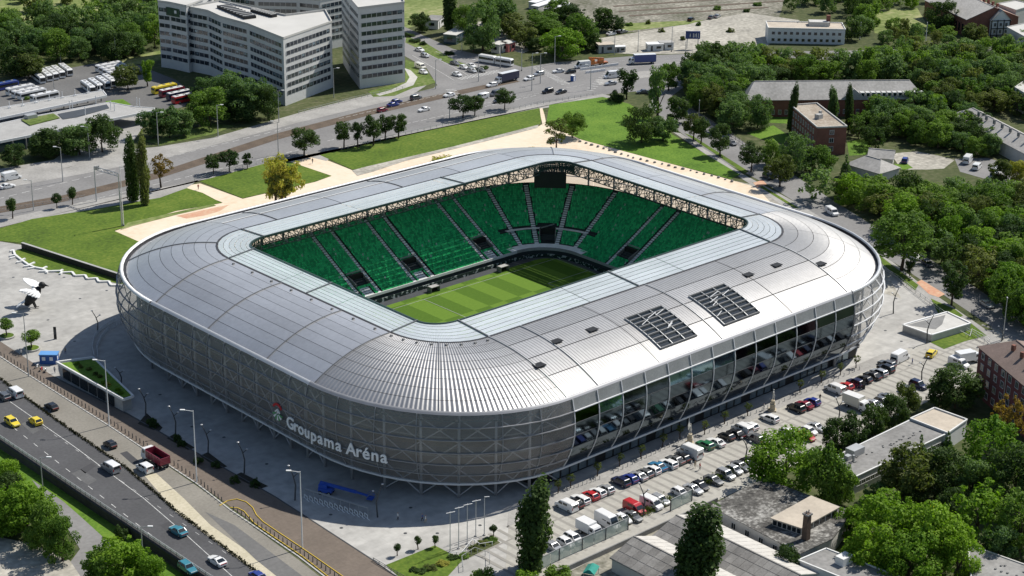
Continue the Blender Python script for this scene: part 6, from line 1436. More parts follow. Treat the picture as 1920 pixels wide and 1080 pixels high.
# rows of parked cars in the lot: parked square to the arena
CN = {'tealblue': 'teal blue', 'dblue': 'blue'}
def park(px_, py_, kind, color, label, back=True, jit=.04, roof=None, name=None, cat='car'):
    p = at(px_, py_, .7); p.z = 0
    return car(p, kind, color, R(90 if back else -90)+random.uniform(-jit, jit), label, 'cars in the car park', roof=roof, name=name, cat=cat)
row1 = [(1062, 949, 'van', 'white', 'white panel van first in the shopfront row, nearest the tall poplar'), (1077, 943, 'sedan', 'black', 'black car between the white panel van and a white estate'), (1088, 936, 'wagon', 'white', 'white estate car left of the red car at the near end of the lot'), (1107, 929, 'hatch', 'red', 'red hatchback near the tall poplar end of the shopfront row'), (1120, 923, 'hatch', 'white', 'white hatchback just right of the near red one'), (1136, 917, 'hatch', 'silver', 'silver hatchback at the end of the first cluster in the shopfront row'),
        (1164, 903, 'suv', 'navy', 'dark navy car starting the second cluster of the shopfront row'), (1181, 897, 'hatch', 'blue', 'bright blue car second in the second cluster'), (1196, 892, 'sedan', 'silver', 'silver car right after the bright blue one'), (1209, 887, 'hatch', 'grey', 'dark grey hatchback in the middle of the second cluster'), (1223, 881, 'hatch', 'white', 'white hatchback left of the teal blue car'), (1233, 874, 'sedan', 'tealblue', 'teal blue saloon in the shopfront row'), (1253, 869, 'wagon', 'white', 'white estate right of the teal blue saloon'), (1266, 862, 'sedan', 'grey', 'dark grey saloon before the tall white van'), (1279, 858, 'hatch', 'black', 'black hatchback tight against the tall white van'), (1293, 850, 'bigvan', 'white', 'tall white van in the middle of the shopfront row beside the winged statue'),
        (1322, 834, 'wagon', 'green', 'green estate car in the shopfront row'), (1342, 829, 'sedan', 'white', 'white saloon right of the green estate'), (1362, 818, 'hatch', 'black', 'black hatchback under the crooked lamp in the shopfront row'), (1380, 813, 'sedan', 'black', 'black saloon left of the white minibus'), (1391, 805, 'van', 'white', 'white minibus in the shopfront row'), (1407, 799, 'hatch', 'white', 'white hatchback right of the white minibus'), (1416, 822, 'suv', 'grey', 'dark grey car parked forward of the row beside the big sunlit tree'), (1443, 784, 'wagon', 'white', 'single white estate parked near the tall pedestal statue'),
        (1493, 765, 'suv', 'black', 'black car left of the maroon one'), (1508, 759, 'sedan', 'maroon', 'maroon saloon in the group of three'), (1523, 753, 'hatch', 'blue', 'blue car right of the maroon saloon'), (1565, 730, 'van', 'white', 'white van left of the far red car'), (1586, 724, 'hatch', 'red', 'red hatchback at the far end of the shopfront row'), (1604, 718, 'suv', 'navy', 'navy car right of the far red hatchback'), (1620, 711, 'hatch', 'black', 'black hatchback second past the far red one'), (1636, 704, 'sedan', 'black', 'black saloon third past the far red one'), (1648, 698, 'wagon', 'silver', 'silver estate near the far end of the row'), (1661, 691, 'suv', 'black', 'black car last but one at the far end of the row'), (1663, 682, 'wagon', 'grey', 'dark estate with pale roof at the far end of the row')]
for r_ in row1: park(*r_)
row2 = [(1038, 1025, 'sedan', 'silver', 'silver car half hidden by the tall poplar behind the glass fence'), (1061, 1017, 'hatch', 'white', 'white hatchback behind the glass fence, next to the poplar'), (1076, 1009, 'wagon', 'white', 'white estate behind the glass fence'), (1140, 981, 'bigvan', 'white', 'tall white van behind the glass fence'), (1168, 973, 'hatch', 'white', 'white hatchback right of the tall van at the fence'), (1186, 968, 'sedan', 'grey', 'dark saloon before the red van'), (1190, 954, 'van', 'red', 'red van in the fence row'), (1222, 945, 'van', 'white', 'white minibus right of the red van'), (1238, 937, 'wagon', 'silver', 'silver estate right of the fence row minibus'), (1275, 923, 'hatch', 'white', 'white hatchback in the fence row gap'), (1300, 917, 'sedan', 'silver', 'pale silver saloon at the end of the second fence panel'), (1313, 911, 'hatch', 'black', 'black hatchback beside the pale silver saloon'), (1338, 900, 'sedan', 'grey', 'grey saloon in the far part of the fence row'), (1361, 890, 'suv', 'silver', 'silver car in the far part of the fence row'), (1377, 881, 'hatch', 'silver', 'silver hatchback near the big sunlit tree'), (1389, 874, 'sedan', 'grey', 'grey saloon nearest the big sunlit tree'), (1403, 868, 'hatch', 'black', 'black hatchback half under the big sunlit tree'),
        (1478, 811, 'hatch', 'white', 'white car over the top of the big sunlit tree'), (1511, 818, 'sedan', 'red', 'red saloon behind the hedge row trees'), (1517, 808, 'hatch', 'white', 'white hatchback behind the red saloon'), (1531, 801, 'sedan', 'silver', 'silver saloon at the hedge row trees'), (1640, 758, 'sedan', 'silver', 'silver car right of the white box truck'), (1655, 752, 'hatch', 'grey', 'grey hatchback right of the box truck'), (1664, 746, 'sedan', 'grey', 'dark saloon second right of the box truck'), (1702, 731, 'hatch', 'grey', 'dark hatchback before the olive tree at the lot edge'), (1722, 722, 'suv', 'navy', 'navy car at the foot of the crooked lamp'), (1798, 682, 'van', 'white', 'white van at the far right of the lot')]
for r_ in row2: park(*r_, back=False)
p = at(1688, 672, .7); car((p.x, p.y, 0), 'bigvan', 'white', R(5), 'white and green delivery van standing across the end of the lot')
p = at(1747, 662, .7); car((p.x, p.y, 0), 'wagon', 'yellow', R(18), 'yellow taxi at the far end of the car park', name='taxi', cat='taxi')
# box trucks
def box_truck(p, rz, cab_c, box_m, label, L_=7.5, H_=3.3, cat='truck', name='box_truck'):
    e = empty(name, (p[0], p[1], .05), rz, label, cat); e.scale = (1.12, 1.12, 1.1); x1 = L_/2
    mb = MB(); loft(mb, [(x1-1.9, 1.1, .5, 1.05, 2.5), (x1-.8, 1.1, .5, 1.0, 2.45), (x1-.15, 1.1, .5, .98, 1.5), (x1, 1.05, .5, .95, 1.3)]); mb.build('cab', PT[cab_c], e, (0, 0, 0))
    mb = MB(); mb.add([(x1-.78, -.9, 2.38), (x1-.78, .9, 2.38), (x1-.12, .92, 1.55), (x1-.12, -.92, 1.55)], [(0, 1, 2, 3)]); mb.box((x1-1.3, 1.08, 1.9), (.8, .05, .6)); mb.box((x1-1.3, -1.08, 1.9), (.8, .05, .6)); mb.build('windscreen', K['glass_dark'], e, (0, 0, 0))
    mb = MB(); mb.box((-.95, 0, .9+(H_-.9)/2), (L_-2.0, 2.4, H_-.9)); mb.build('cargo_box', box_m, e, (0, 0, 0))
    mb = MB(); mb.box((-.95, 0, H_+.03), (L_-2.05, 2.3, .06)); mb.build('box_top', PT['white'], e, (0, 0, 0))
    mb = MB(); mb.box((-.3, 0, .7), (L_-.8, 1.0, .3)); mb.build('chassis', K['steel_d'], e, (0, 0, 0))
    for x in (x1-1.2, -L_/2+1.4):
        for y in (-.95, .95): inst('wheel', WHEEL, e, (x, y, .45), 0, (1.4, 1.4, 1.4))
    return e
p = at(1606, 758, 1.2); box_truck(p, R(-88), 'white', PT['cream'], 'white box truck standing in the fence row of the car park', 6.5, 3.2)
p = at(1105, 995, 1.); box_truck(p, R(-90), 'white', PT['white'], 'small white box truck behind the glass fence', 5.6, 2.8)
p = at(1815, 672, 1.2); box_truck(p, R(-20), 'white', PT['white'], 'white box truck at the far right of the lot beside the brick flats', 6.5, 3.0)
p = at(950, 147, 1.5); box_truck(p, R(180), 'white', PT['navy'], 'white cabbed lorry with a dark blue box crossing the junction', 10.5, 3.7)
p = at(1204, 113, 1.5); box_truck(p, R(149), 'white', PT['dblue'], 'lorry with a bright blue box on the right part of the boulevard', 10.5, 3.7)
p = at(1866, 326, 1.5); box_truck(p, R(200), 'white', PT['white'], 'white box van in the far yard above the park', 7, 3.2)
# moving traffic
yaw_main = math.atan2((at(150, 900)-at(0, 800)).y, (at(150, 900)-at(0, 800)).x)
def road(px_, py_, kind, color, rz, label, **k):
    p = at(px_, py_, .7); return car((p.x, p.y, 0), kind, color, rz+random.uniform(-.03, .03), label, **k)
UPR, DWN = yaw_main+math.pi, yaw_main
road(28, 737, 'van', 'white', UPR, 'white minibus at the left edge of the main road'); road(6, 742, 'wagon', 'grey', UPR, 'dark car cut by the left edge beside the white minibus')
road(23, 791, 'wagon', 'yellow', DWN, 'left yellow taxi driving towards the camera side', name='taxi', cat='taxi'); road(66, 789, 'hatch', 'yellow', UPR, 'right yellow taxi driving away', name='taxi', cat='taxi')
road(96, 762, 'hatch', 'black', UPR, 'black hatchback on the service lane near the left edge'); road(207, 877, 'van', 'silver', UPR, 'silver minibus alone in the middle lanes', roof='white'); road(206, 833, 'mini', 'black', UPR, 'small black car on the service lane behind the dump truck'); road(271, 878, 'minivan', 'white', UPR, 'small white van beside the dump truck')
road(334, 995, 'sedan', 'teal', UPR, 'teal saloon in the lane near the hedge'); road(352, 1064, 'wagon', 'teal', DWN, 'teal estate at the bottom of the main road'); road(407, 1051, 'coupe', 'white', UPR, 'white coupe with a dark sunroof'); road(482, 1080, 'hatch', 'blue', UPR, 'blue car cut by the bottom edge')
# dump truck
p = at(291, 861, 1.2); e = empty('dump_truck', (p.x, p.y, .05), UPR, 'red dump truck with an open bed and a white cab', 'truck'); e.scale = (1.12, 1.12, 1.1)
mb = MB(); loft(mb, [(2.0, 1.2, .7, 1.15, 3.0), (3.2, 1.2, .7, 1.1, 2.95), (3.7, 1.2, .7, 1.08, 1.9), (3.8, 1.1, .7, 1.0, 1.5)]); mb.build('cab', PT['white'], e, (0, 0, 0))
mb = MB(); mb.add([(3.22, -1.0, 2.85), (3.22, 1., 2.85), (3.72, 1., 1.95), (3.72, -1., 1.95)], [(0, 1, 2, 3)]); mb.box((2.6, 1.18, 2.3), (.9, .06, .7)); mb.box((2.6, -1.18, 2.3), (.9, .06, .7)); mb.build('windscreen', K['glass_dark'], e, (0, 0, 0))
mb = MB(); 
for c, d in (((-1.1, 0, 1.35), (5.6, 2.4, .2)), ((-1.1, 1.2, 2.2), (5.6, .15, 1.6)), ((-1.1, -1.2, 2.2), (5.6, .15, 1.6)), ((1.7, 0, 2.3), (.15, 2.4, 1.9)), ((-3.9, 0, 2.1), (.15, 2.4, 1.5))): mb.box(c, d)
for x in (-3.2, -2, -.8, .4): mb.box((x, 1.3, 2.1), (.15, .1, 1.5)); mb.box((x, -1.3, 2.1), (.15, .1, 1.5))
mb.build('dump_bed', PT['maroon'], e, (0, 0, 0))
mb = MB(); mb.box((-1.1, 0, 1.5), (5.3, 2.2, .12)); mb.build('bed_floor', K['black'], e, (0, 0, 0)); mb = MB(); mb.box((-.2, 0, .95), (7.2, 1., .35)); mb.build('chassis', K['steel_d'], e, (0, 0, 0))
for x in (2.8, -1.6, -3.0):
    for y in (-1., 1.): inst('wheel', WHEEL, e, (x, y, .5), 0, (1.5, 1.6, 1.5))
# boulevard traffic (along x)
bl = [(22, 333, 'bigvan', 'white', 0, 'white van at the left edge of the boulevard'), (14, 349, 'sedan', 'white', 0, 'white car beside the van at the left edge of the boulevard'), (717, 206, 'hatch', 'maroon', 0, 'dark red car on the boulevard left of the blue pair'), (737, 196, 'sedan', 'blue', 0, 'left blue car of the close pair on the boulevard'), (744, 190, 'hatch', 'blue', 0, 'right blue car of the close pair on the boulevard'), (780, 183, 'suv', 'grey', 0, 'dark car before the office tower'), (795, 205, 'sedan', 'white', 180, 'white car alone on the near carriageway'), (842, 178, 'sedan', 'white', 180, 'white car at the tram bed before the junction'), (922, 159, 'wagon', 'white', 180, 'white car beside the dark blue lorry'), (904, 182, 'van', 'white', 180, 'white van above the largest dark tree'), (930, 176, 'van', 'grey', 180, 'dark van behind the single tree at the railing'), (875, 190, 'sedan', 'grey', 180, 'grey car between the tree row and tram bed'), (934, 189, 'hatch', 'black', 180, 'black car left of the single tree'), (1027, 171, 'suv', 'black', 180, 'black off roader right of the single tree'), (1052, 172, 'sedan', 'black', 180, 'black saloon right of the off roader'), (992, 147, 'wagon', 'white', 180, 'white car past the dark blue lorry'), (1010, 138, 'wagon', 'silver', 180, 'silver car in the middle of the junction'), (1047, 133, 'sedan', 'white', 165, 'white saloon entering the right part of the boulevard'), (1070, 134, 'hatch', 'black', 165, 'black hatchback behind the white saloon'), (1092, 124, 'bigvan', 'white', 160, 'white van before the orange crane truck'), (1147, 143, 'bigvan', 'white', 160, 'white van at the tram stop island'), (1145, 156, 'sedan', 'silver', 165, 'silver car below the tram stop island'), (1205, 172, 'sedan', 'grey', 150, 'dark car near the vase shaped tree')]
for x, y, k, c, a, lab in bl: road(x, y, k, c, R(a), lab, group='boulevard traffic')
jn = [(787, 93, 'sedan', 'white', 'white car farthest up the branch road'), (797, 104, 'hatch', 'silver', 'silver car second up the branch road'), (853, 118, 'sedan', 'grey', 'dark car at the back of the waiting queue'), (870, 126, 'hatch', 'white', 'left white car of the waiting queue'), (884, 123, 'sedan', 'white', 'rear white car of the waiting queue'), (885, 132, 'wagon', 'silver', 'silver estate in the waiting queue'), (901, 131, 'sedan', 'grey', 'dark saloon at the head of the waiting queue'), (857, 139, 'sedan', 'white', 'white car turning off below the queue'), (788, 125, 'van', 'cream', 'cream van parked beside the tower path'), (794, 135, 'hatch', 'white', 'white hatchback parked beside the tower path')]
jd = at(901, 131)-at(787, 93)
for x, y, k, c, lab in jn: road(x, y, k, c, math.atan2(jd.y, jd.x), lab, group='branch road traffic')
sr = at(1600, 436)-at(1400, 310); ra = math.atan2(sr.y, sr.x)
for x, y, k, c, lab in [(1715, 481, 'sedan', 'white', 'white car parked under the park edge'), (1739, 494, 'hatch', 'navy', 'dark car behind the white one at the park edge'), (1440, 331, 'suv', 'black', 'black car at the red patch of the side road'), (1340, 247, 'sedan', 'white', 'white car on the side road behind the street trees'), (1373, 268, 'hatch', 'grey', 'dark car parked farther along the side road'), (1560, 398, 'van', 'white', 'white van half hidden under the side road trees'), (1850, 570, 'sedan', 'silver', 'silver car in the shade at the lower side road')]:
    road(x, y, k, c, ra, lab, group='cars on the side road')
for x, y, k, c, a, lab in [(1697, 301, 'suv', 'blue', 30, 'blue car on the gravel drive'), (1815, 301, 'bigvan', 'white', 20, 'white van in the far yard'), (1832, 313, 'van', 'white', 20, 'second white van in the far yard'), (1146, 63, 'sedan', 'white', 0, 'white car left on the dusty yard'), (1168, 59, 'sedan', 'grey', 0, 'dark car on the dusty yard'), (1296, 36, 'wagon', 'black', 20, 'black car on the pale railway yard track'), (1334, 32, 'sedan', 'grey', 20, 'grey car right of the black one on the yard track'), (1345, 30, 'sedan', 'silver', 20, 'silver car farthest right on the yard track'), (930, 56, 'van', 'grey', 40, 'dark van in the scrap yard'), (940, 62, 'sedan', 'white', 40, 'white car in the scrap yard'), (925, 66, 'sedan', 'black', 40, 'black car in the scrap yard')]:
    road(x, y, k, c, R(a), lab)
# orange crane truck
p = at(1122, 117, 1.2); e = empty('crane_truck', (p.x, p.y, .05), R(160), 'orange crane truck on the boulevard', 'truck')
mb = MB(); loft(mb, [(2.2, 1.2, .7, 1.1, 2.8), (3.6, 1.2, .7, 1.1, 2.7), (4.2, 1.2, .7, 1., 1.6)]); mb.build('cab', PT['orange'], e, (0, 0, 0))
mb = MB(); mb.box((-.8, 0, 1.1), (6.5, 2.3, .5)); mb.box((-1, 0, 1.8), (2.2, 2, 1.2)); mb.build('chassis', PT['orange'], e, (0, 0, 0)); mb = MB(); mb.bar((-2.5, 0, 2.6), (4.5, 0, 3.4), .7, .7); mb.build('boom', PT['orange'], e, (0, 0, 0))
for x in (3.2, -1, -3):
    for y in (-1., 1.): inst('wheel', WHEEL, e, (x, y, .5), 0, (1.5, 1.6, 1.5))
# ------------------------------------------------------------------ buses and tram
def bus_proto(L_, H_=3.0, W_=2.5):
    P = {}; mb = MB(); h = W_/2; loft(mb, [(-L_/2, h*.95, .35, h*.85, H_-.15), (-L_/2+.25, h, .3, h*.92, H_), (L_/2-.5, h, .3, h*.92, H_), (L_/2, h*.95, .35, h*.85, H_-.3)]); P['body'] = mb.mesh('body', PT['white'])
    P['window_band'] = []
    for c_, d_ in (((0, -h-.005, 1.85), (L_*.92, .06, .95)), ((0, h+.005, 1.85), (L_*.92, .06, .95)), ((L_/2, 0, 1.8), (.08, W_*.86, 1.4)), ((-L_/2, 0, 2.1), (.08, W_*.8, .8))):
        mb = MB(); mb.box(c_, d_); P['window_band'].append(mb.mesh('window_band', K['glass_dark']))
    mb = MB(); mb.frus(-L_/2+.3, L_/2-.6, -h*.86, h*.86, H_-.01, -L_/2+.4, L_/2-.8, -h*.8, h*.8, H_+.08); P['roof'] = mb.mesh('roof', PT['white'])
    mb = MB()
    for x in (-.3*L_, 0, .3*L_): mb.box((x, 0, H_+.14), (1.0, .9, .16))
    P['roof_hatch'] = mb.mesh('roof_hatch', K['concrete_d']); P['L'] = L_; return P
BUS = {12: bus_proto(12), 11: bus_proto(11.)}
def bus(px_, py_, rz, color, label, group, L_=12, roof='white'):
    p = at(px_, py_, 1.5); P = BUS[L_]; e = empty('bus', (p.x, p.y, .05), rz, label, 'bus', group)
    inst('body', P['body'], e, mats={0: PT[color]}); [inst('window_band', q_, e) for q_ in P['window_band']]; inst('roof', P['roof'], e, mats={0: PT[roof]}); inst('roof_hatch', P['roof_hatch'], e)
    for x in (-L_*.28, L_*.3):
        for y in (-1.1, 1.1): inst('wheel', WHEEL, e, (x, y, .45), 0, (1.4, 1.4, 1.4))
bd = at(85, 152)-at(66, 138); a1 = math.atan2(bd.y, bd.x)
for i, (x, y) in enumerate([(72, 145), (85, 141), (97, 138), (109, 135), (123, 131)]): bus(x, y, a1, 'white', '%s white bus in the upper bus row, from the left' % ORD[i], 'upper row of buses')
for i, (x, y) in enumerate([(165, 163), (179, 159), (193, 155), (205, 151)]): bus(x, y, a1, 'white', '%s white bus in the row behind the narrow canopy, from the left' % ORD[i], 'row of buses behind the canopy')
bd = at(230, 118)-at(180, 128); a2 = math.atan2(bd.y, bd.x)
for i, (x, y) in enumerate([(204, 125), (212, 129), (219, 133), (226, 137)]): bus(x, y, a2, 'white', '%s white bus in the block right of the bus yard, from the back' % ORD[i], 'block of buses at the right of the yard')
for i, (x, y) in enumerate([(38, 168), (49, 173), (60, 176), (84, 181)]): bus(x, y, a2, 'white', '%s white coach parked before the rear canopy, from the left' % ORD[i], 'coaches before the rear canopy')
bus(8, 161, a2, 'blue', 'blue bus at the left edge of the bus yard', 'buses at the left edge', roof='dblue')
for i, (x, y, c, rf, lab) in enumerate([(308, 166, 'yellow', 'yellow', 'yellow bus under the office block'), (322, 172, 'maroon', 'white', 'dark red bus with a white roof, next to the yellow one'), (336, 178, 'navy', 'white', 'dark blue bus with a white roof under the office block'), (346, 184, 'red', 'white', 'red bus nearest the office trees')]): bus(x, y, a2, c, lab, 'buses under the office block', 11, rf)
# two car tram at the junction
tp = at(914, 110, 1.8); tq = at(945, 115, 1.8); td = (tq-tp); e = empty('tram', (tp.x, tp.y, .05), math.atan2(td.y, td.x), 'white two car tram waiting at the junction', 'tram')
for i in range(2):
    o = td.length*i*1.02
    inst('tram_car', BUS[11]['body'], e, (o, 0, .1), 0, (td.length/11.4, 1, 1.05)); [inst('window_band', q_, e, (o, 0, .1), 0, (td.length/11.4, 1.01, 1.05)) for q_ in BUS[11]['window_band']]; inst('roof', BUS[11]['roof'], e, (o, 0, .25), 0, (td.length/11.4, 1, 1.))
mb = MB(); mb.box((td.length*.5, 0, .3), (td.length*1.9, 1.8, .5)); mb.build('bogies', K['steel_d'], e, (0, 0, 0))
# ------------------------------------------------------------------ street furniture
K['lamp_glass'] = M('lamp_lens', (.7, .7, .66), rough=.3, var=.03)
def street_lamp(bx, by, ty, dx, label, group, mt='galv', lvl=0., arm=2.0, r=.13):
    b_ = at(bx, by, lvl); h = height_at(b_, ty); e = empty('street_lamp', b_, 0, label, 'street lamp', group)
    d = Vector((rt[0], rt[1], 0)).normalized()*dx
    mb = MB(); mb.tube((0, 0, 0), (0, 0, h), r*1.3, r*.7, 8); mb.build('pole', K[mt], e, (0, 0, 0))
    mb = MB(); mb.tube((0, 0, h-.15), d*arm+Vector((0, 0, h+.15)), r*.65, r*.5, 6); am = mb.build('arm', K[mt], e, (0, 0, 0))
    mb = MB(); q = d*(arm+.4)+Vector((0, 0, h+.18)); mb.box(q, (1.1, .42, .2), math.atan2(d.y, d.x)); mb.build('lamp_head', K['white'], am, (0, 0, 0))
    mb = MB(); mb.box(q-Vector((0, 0, .13)), (.8, .32, .06), math.atan2(d.y, d.x)); mb.build('lens', K['lamp_glass'], am, (0, 0, 0))
    return e
for i, (bx, by, ty, lab) in enumerate([(205, 798, 676, 'tall street lamp on the brown footway beside the planted roof'), (369, 904, 770, 'tall street lamp on the brown footway at the dump truck'), (567, 1028, 884, 'tall street lamp on the brown footway near the bicycle racks'), (54, 706, 588, 'tall street lamp on the plaza beside the planter trees')]):
    street_lamp(bx, by, ty, -1, lab, 'street lamps on the brown footway', 'white' if i < 3 else 'galv')
street_lamp(81, 925, 858, 1, 'street lamp beyond the guard rail, upper one', 'street lamps below the main road', lvl=LOW, arm=1.6); street_lamp(268, 1045, 988, 1, 'street lamp beyond the guard rail, lower one', 'street lamps below the main road', lvl=LOW, arm=1.6)
for i, (bx, by, ty, dx) in enumerate([(63, 395, 338, -1), (118, 341, 276, -1), (168, 295, 238, -1), (297, 273, 211, 1), (409, 257, 197, 1), (523, 230, 170, 1), (522, 290, 228, -1), (626, 183, 128, 1), (843, 223, 180, -1), (817, 167, 112, 1), (897, 153, 113, -1), (997, 170, 100, 1), (1107, 168, 122, -1), (1040, 120, 68, 1), (1013, 157, 100, 1), (1152, 103, 57, 1)]):
    street_lamp(bx, by, ty, dx, '%s lamp post along the boulevard, counted from the left edge' % ORD[i], 'boulevard lamp posts', arm=1.5, r=.14)
for i, (bx, by, ty) in enumerate([(232, 424, 312), (938, 128, 83), (978, 133, 93), (866, 98, 63), (789, 60, 33), (1196, 97, 57), (1259, 97, 50), (1284, 118, 78), (1315, 115, 75), (1495, 70, 40), (1735, 85, 42), (1612, 75, 42), (1880, 637, 558), (1310, 225, 188), (1444, 300, 262), (114, 118, 100), (218, 118, 70), (102, 172, 145)]):
    b_ = at(bx, by); h = height_at(b_, ty); e = empty('mast', b_, 0, ['tall white mast on the left lawn', 'mast right of the tram', 'second mast right of the tram', 'mast above the waiting queue', 'mast at the top of the branch road', 'mast in the dusty yard left of the white cabins', 'mast between white cabins and billboard', 'mast right of the boulevard lorry', 'mast before the wood at the boulevard', 'mast left of the white two storey building', 'mast before the timbered house', 'mast right of the white two storey building', 'lamp mast at the far right of the side road', 'mast at the start of the side road', 'mast beside the big grey green tree', 'mast behind the upper bus row', 'mast left of the office block wood', 'mast in the middle of the bus yard'][i], 'mast', 'masts')
    mb = MB(); mb.tube((0, 0, 0), (0, 0, h), .17, .09, 7); mb.build('pole', K['white'] if i in (0, 10, 11) else K['galv'], e, (0, 0, 0)); mb = MB(); mb.tube((0, 0, 0), (0, 0, .6), .28, n=8); mb.build('base', K['concrete_d'], e, (0, 0, 0)); mb = MB(); mb.box((0, 0, h), (.9, .25, .15), YAW); mb.build('bracket', K['galv'], e, (0, 0, 0))
def crooked(bx, by, ty, label, flip=1):
    b_ = at(bx, by); h = height_at(b_, ty); e = empty('crooked_lamp', b_, random.uniform(-.4, .4)-.6, label, 'street lamp', 'branching plaza lamps')
    f = flip; k1 = Vector((-.25*f, 0, h*.45)); k2 = Vector((.25*f, 0, h*.72)); a = Vector((1.2*f, 0, h)); c = Vector((-.9*f, .1, h*.8))
    mb = MB(); mb.tube((0, 0, 0), k1, .19, .16, 7); mb.tube(k1, k2, .16, .13, 7); mb.build('post', K['steel_d'], e, (0, 0, 0))
    for nm, q in (('branch', a), ('branch', c)):
        mb = MB(); mb.tube(k2 if q is a else k1.lerp(k2, .8), q, .12, .09, 6); br = mb.build(nm, K['steel_d'], e, (0, 0, 0))
        mb = MB(); mb.ell(q, (.32, .24, .16), 8, 5); mb.build('lamp_head', K['steel'], br, (0, 0, 0))
for i, (bx, by, ty, lab, f) in enumerate([(1675, 588, 539, 'branching lamp on the pale plaza right of the arena, upper one', 1), (1738, 644, 590, 'branching lamp before the white ramp block', 1), (1728, 718, 670, 'branching lamp in the car park beside the yellow taxi', 1), (1878, 640, 612, 'branching lamp before the brick flats', -1), (1571, 796, 744, 'branching lamp in the car park above the hedge row', -1), (1398, 858, 821, 'branching lamp beside the big sunlit tree', -1), (1206, 968, 906, 'branching lamp in the car park above the red van', -1),
                                          (183, 622, 583, 'branching lamp on the left plaza at the curved railing', -1), (227, 724, 688, 'branching lamp in the shade beside the planted roof, first', -1), (273, 781, 728, 'branching lamp in the shade beside the planted roof, second', -1), (329, 816, 762, 'branching lamp in the shade, third from the planted roof', -1), (390, 851, 796, 'branching lamp in the shade, fourth from the planted roof', -1), (458, 888, 830, 'branching lamp in the shade under the arena emblem', -1), (553, 938, 873, 'branching lamp beside the bicycle racks, left', -1), (708, 970, 908, 'branching lamp at the right end of the bicycle racks', 1)]): crooked(bx, by, ty, lab, f)
# flagpoles
for i, (bx, by, ty) in enumerate([(844, 1036, 959), (860, 1029, 950), (876, 1020, 944), (892, 1006, 937), (908, 1004, 931)]):
    b_ = at(bx, by); h = height_at(b_, ty); e = empty('flagpole', b_, 0, '%s of five white poles at the garden, from the left' % ORD[i], 'pole', 'poles at the garden'); mb = MB(); mb.tube((0, 0, 0), (0, 0, h), .11, .07, 8); mb.build('pole', K['steel'], e, (0, 0, 0))
    mb = MB(); mb.bar((-1.1 if i != 4 else 0, 0, h-.1), (.9, -.6, h-.1), .14, .12); mb.build('crossarm', K['white'], e, (0, 0, 0)); mb = MB(); mb.tube((0, 0, 0), (0, 0, .3), .3, n=8); mb.build('base', K['concrete'], e, (0, 0, 0))
# bollards along the brown footway
BOL = MB(); BOL.tube((0, 0, 0), (0, 0, 1.05), .11, .09, 8); BOL.ell((0, 0, 1.07), (.12, .12, .1), 8, 4); BOL = BOL.mesh('bollard', K['steel_d'])
def along(pts, step):
    P_ = [at(x, y) for x, y in pts]; out = []; acc = 0.
    for a, c in zip(P_[:-1], P_[1:]):
        L_ = (c-a).length; t = acc
        while t < L_: out.append(a.lerp(c, t/L_)); t += step
        acc = t-L_
    return out
for p in along([(2, 668), (20, 678), (205, 793), (370, 902), (420, 945)], 1.75):
    o = inst('bollard', BOL, None, p, 0, 1.15); tag(o, 'slim dark bollard in the row between brown footway and service lane', 'bollard', 'bollards along the service lane')
for p in along([(438, 958), (480, 985), (560, 1036), (640, 1090)], 1.6):
    o = inst('bollard', BOL, None, p, 0, 1.1); tag(o, 'slim dark bollard between the yellow strips at the bottom', 'bollard', 'bollards between the yellow strips')
for p in along([(1060, 922), (1130, 897)], 1.3)+along([(1150, 888), (1290, 822)], 1.7)+along([(1330, 812), (1620, 690)], 2.2):
    o = inst('bollard', BOL, None, p, 0, .9, {0: K['galv']}); tag(o, 'pale bollard between the shopfront footway and the parked cars', 'bollard', 'bollards before the shopfronts')
# yellow strips
for nm, pts in (('outer', [(180, 390), (260, 340), (360, 320), (460, 350), (530, 410), (570, 490), (640, 560), (800, 670), (1040, 830), (1200, 940), (1500, 1150)]), ('inner', [(290, 410), (370, 415), (440, 450), (490, 510), (540, 570), (650, 650), (870, 800), (1060, 930), (1340, 1150)])):
    mb = MB(); mb.path([at(380+x/5.647, 880+y/5.647)+Vector((0, 0, .16)) for x, y in pts], .14, .14); tag(mb.build('yellow_strip', K['yellow_paint']), '%s yellow strip curving round the bollards at the bottom' % nm, 'guide strip')
# guard rail on the retaining wall
gp = [at(x, y) for x, y in [(-80, 748), (0, 800), (150, 900), (330, 1020), (430, 1087)]]
e = empty('guard_rail', gp[1], 0, 'double steel guard rail along the outer edge of the main road', 'guard rail')
for z in (.55, .85, 1.1):
    mb = MB(); mb.path([Vector((GX+.15, p.y, z+.1)) for p in gp], .1, .2 if z < 1 else .1); mb.build('rail', K['galv'], e)
PM = MB(); PM.box((0, 0, .55), (.14, .14, 1.1)); PM = PM.mesh('post', K['galv'])
y = gp[0].y
while y > gp[-1].y: inst('post', PM, e, (GX+.15-gp[1].x, y-gp[1].y, .1)); y -= 2.2
# boulevard railings
def railing(pts, h, step, label, mt='galv', name='railing', lvl=0., bars=2):
    P_ = [at(x, y) for x, y in pts]; e = empty(name, P_[0], 0, label, 'railing')
    for k in range(bars):
        mb = MB(); mb.path([p+Vector((0, 0, h*(k+1)/bars)) for p in P_], .09, .08); mb.build('rail', K[mt], e)
    pm = MB(); pm.box((0, 0, h/2), (.1, .1, h)); pm = pm.mesh('post', K[mt])
    for p in along(pts, step): inst('post', pm, e, p-P_[0])
    return e
railing([(640, 282), (800, 244), (1000, 198), (1120, 178)], 1.2, 3.0, 'railing between the long lawn and the boulevard')
railing([(365, 340), (400, 330), (500, 304), (560, 290)], 1.2, 3.0, 'railing between the corner lawn and the boulevard')
railing([(-20, 402), (80, 385), (160, 372)], 1.2, 3.0, 'railing at the left end of the boulevard')
railing([(560, 214), (660, 188), (760, 166)], 1.2, 3.0, 'railing before the office block')
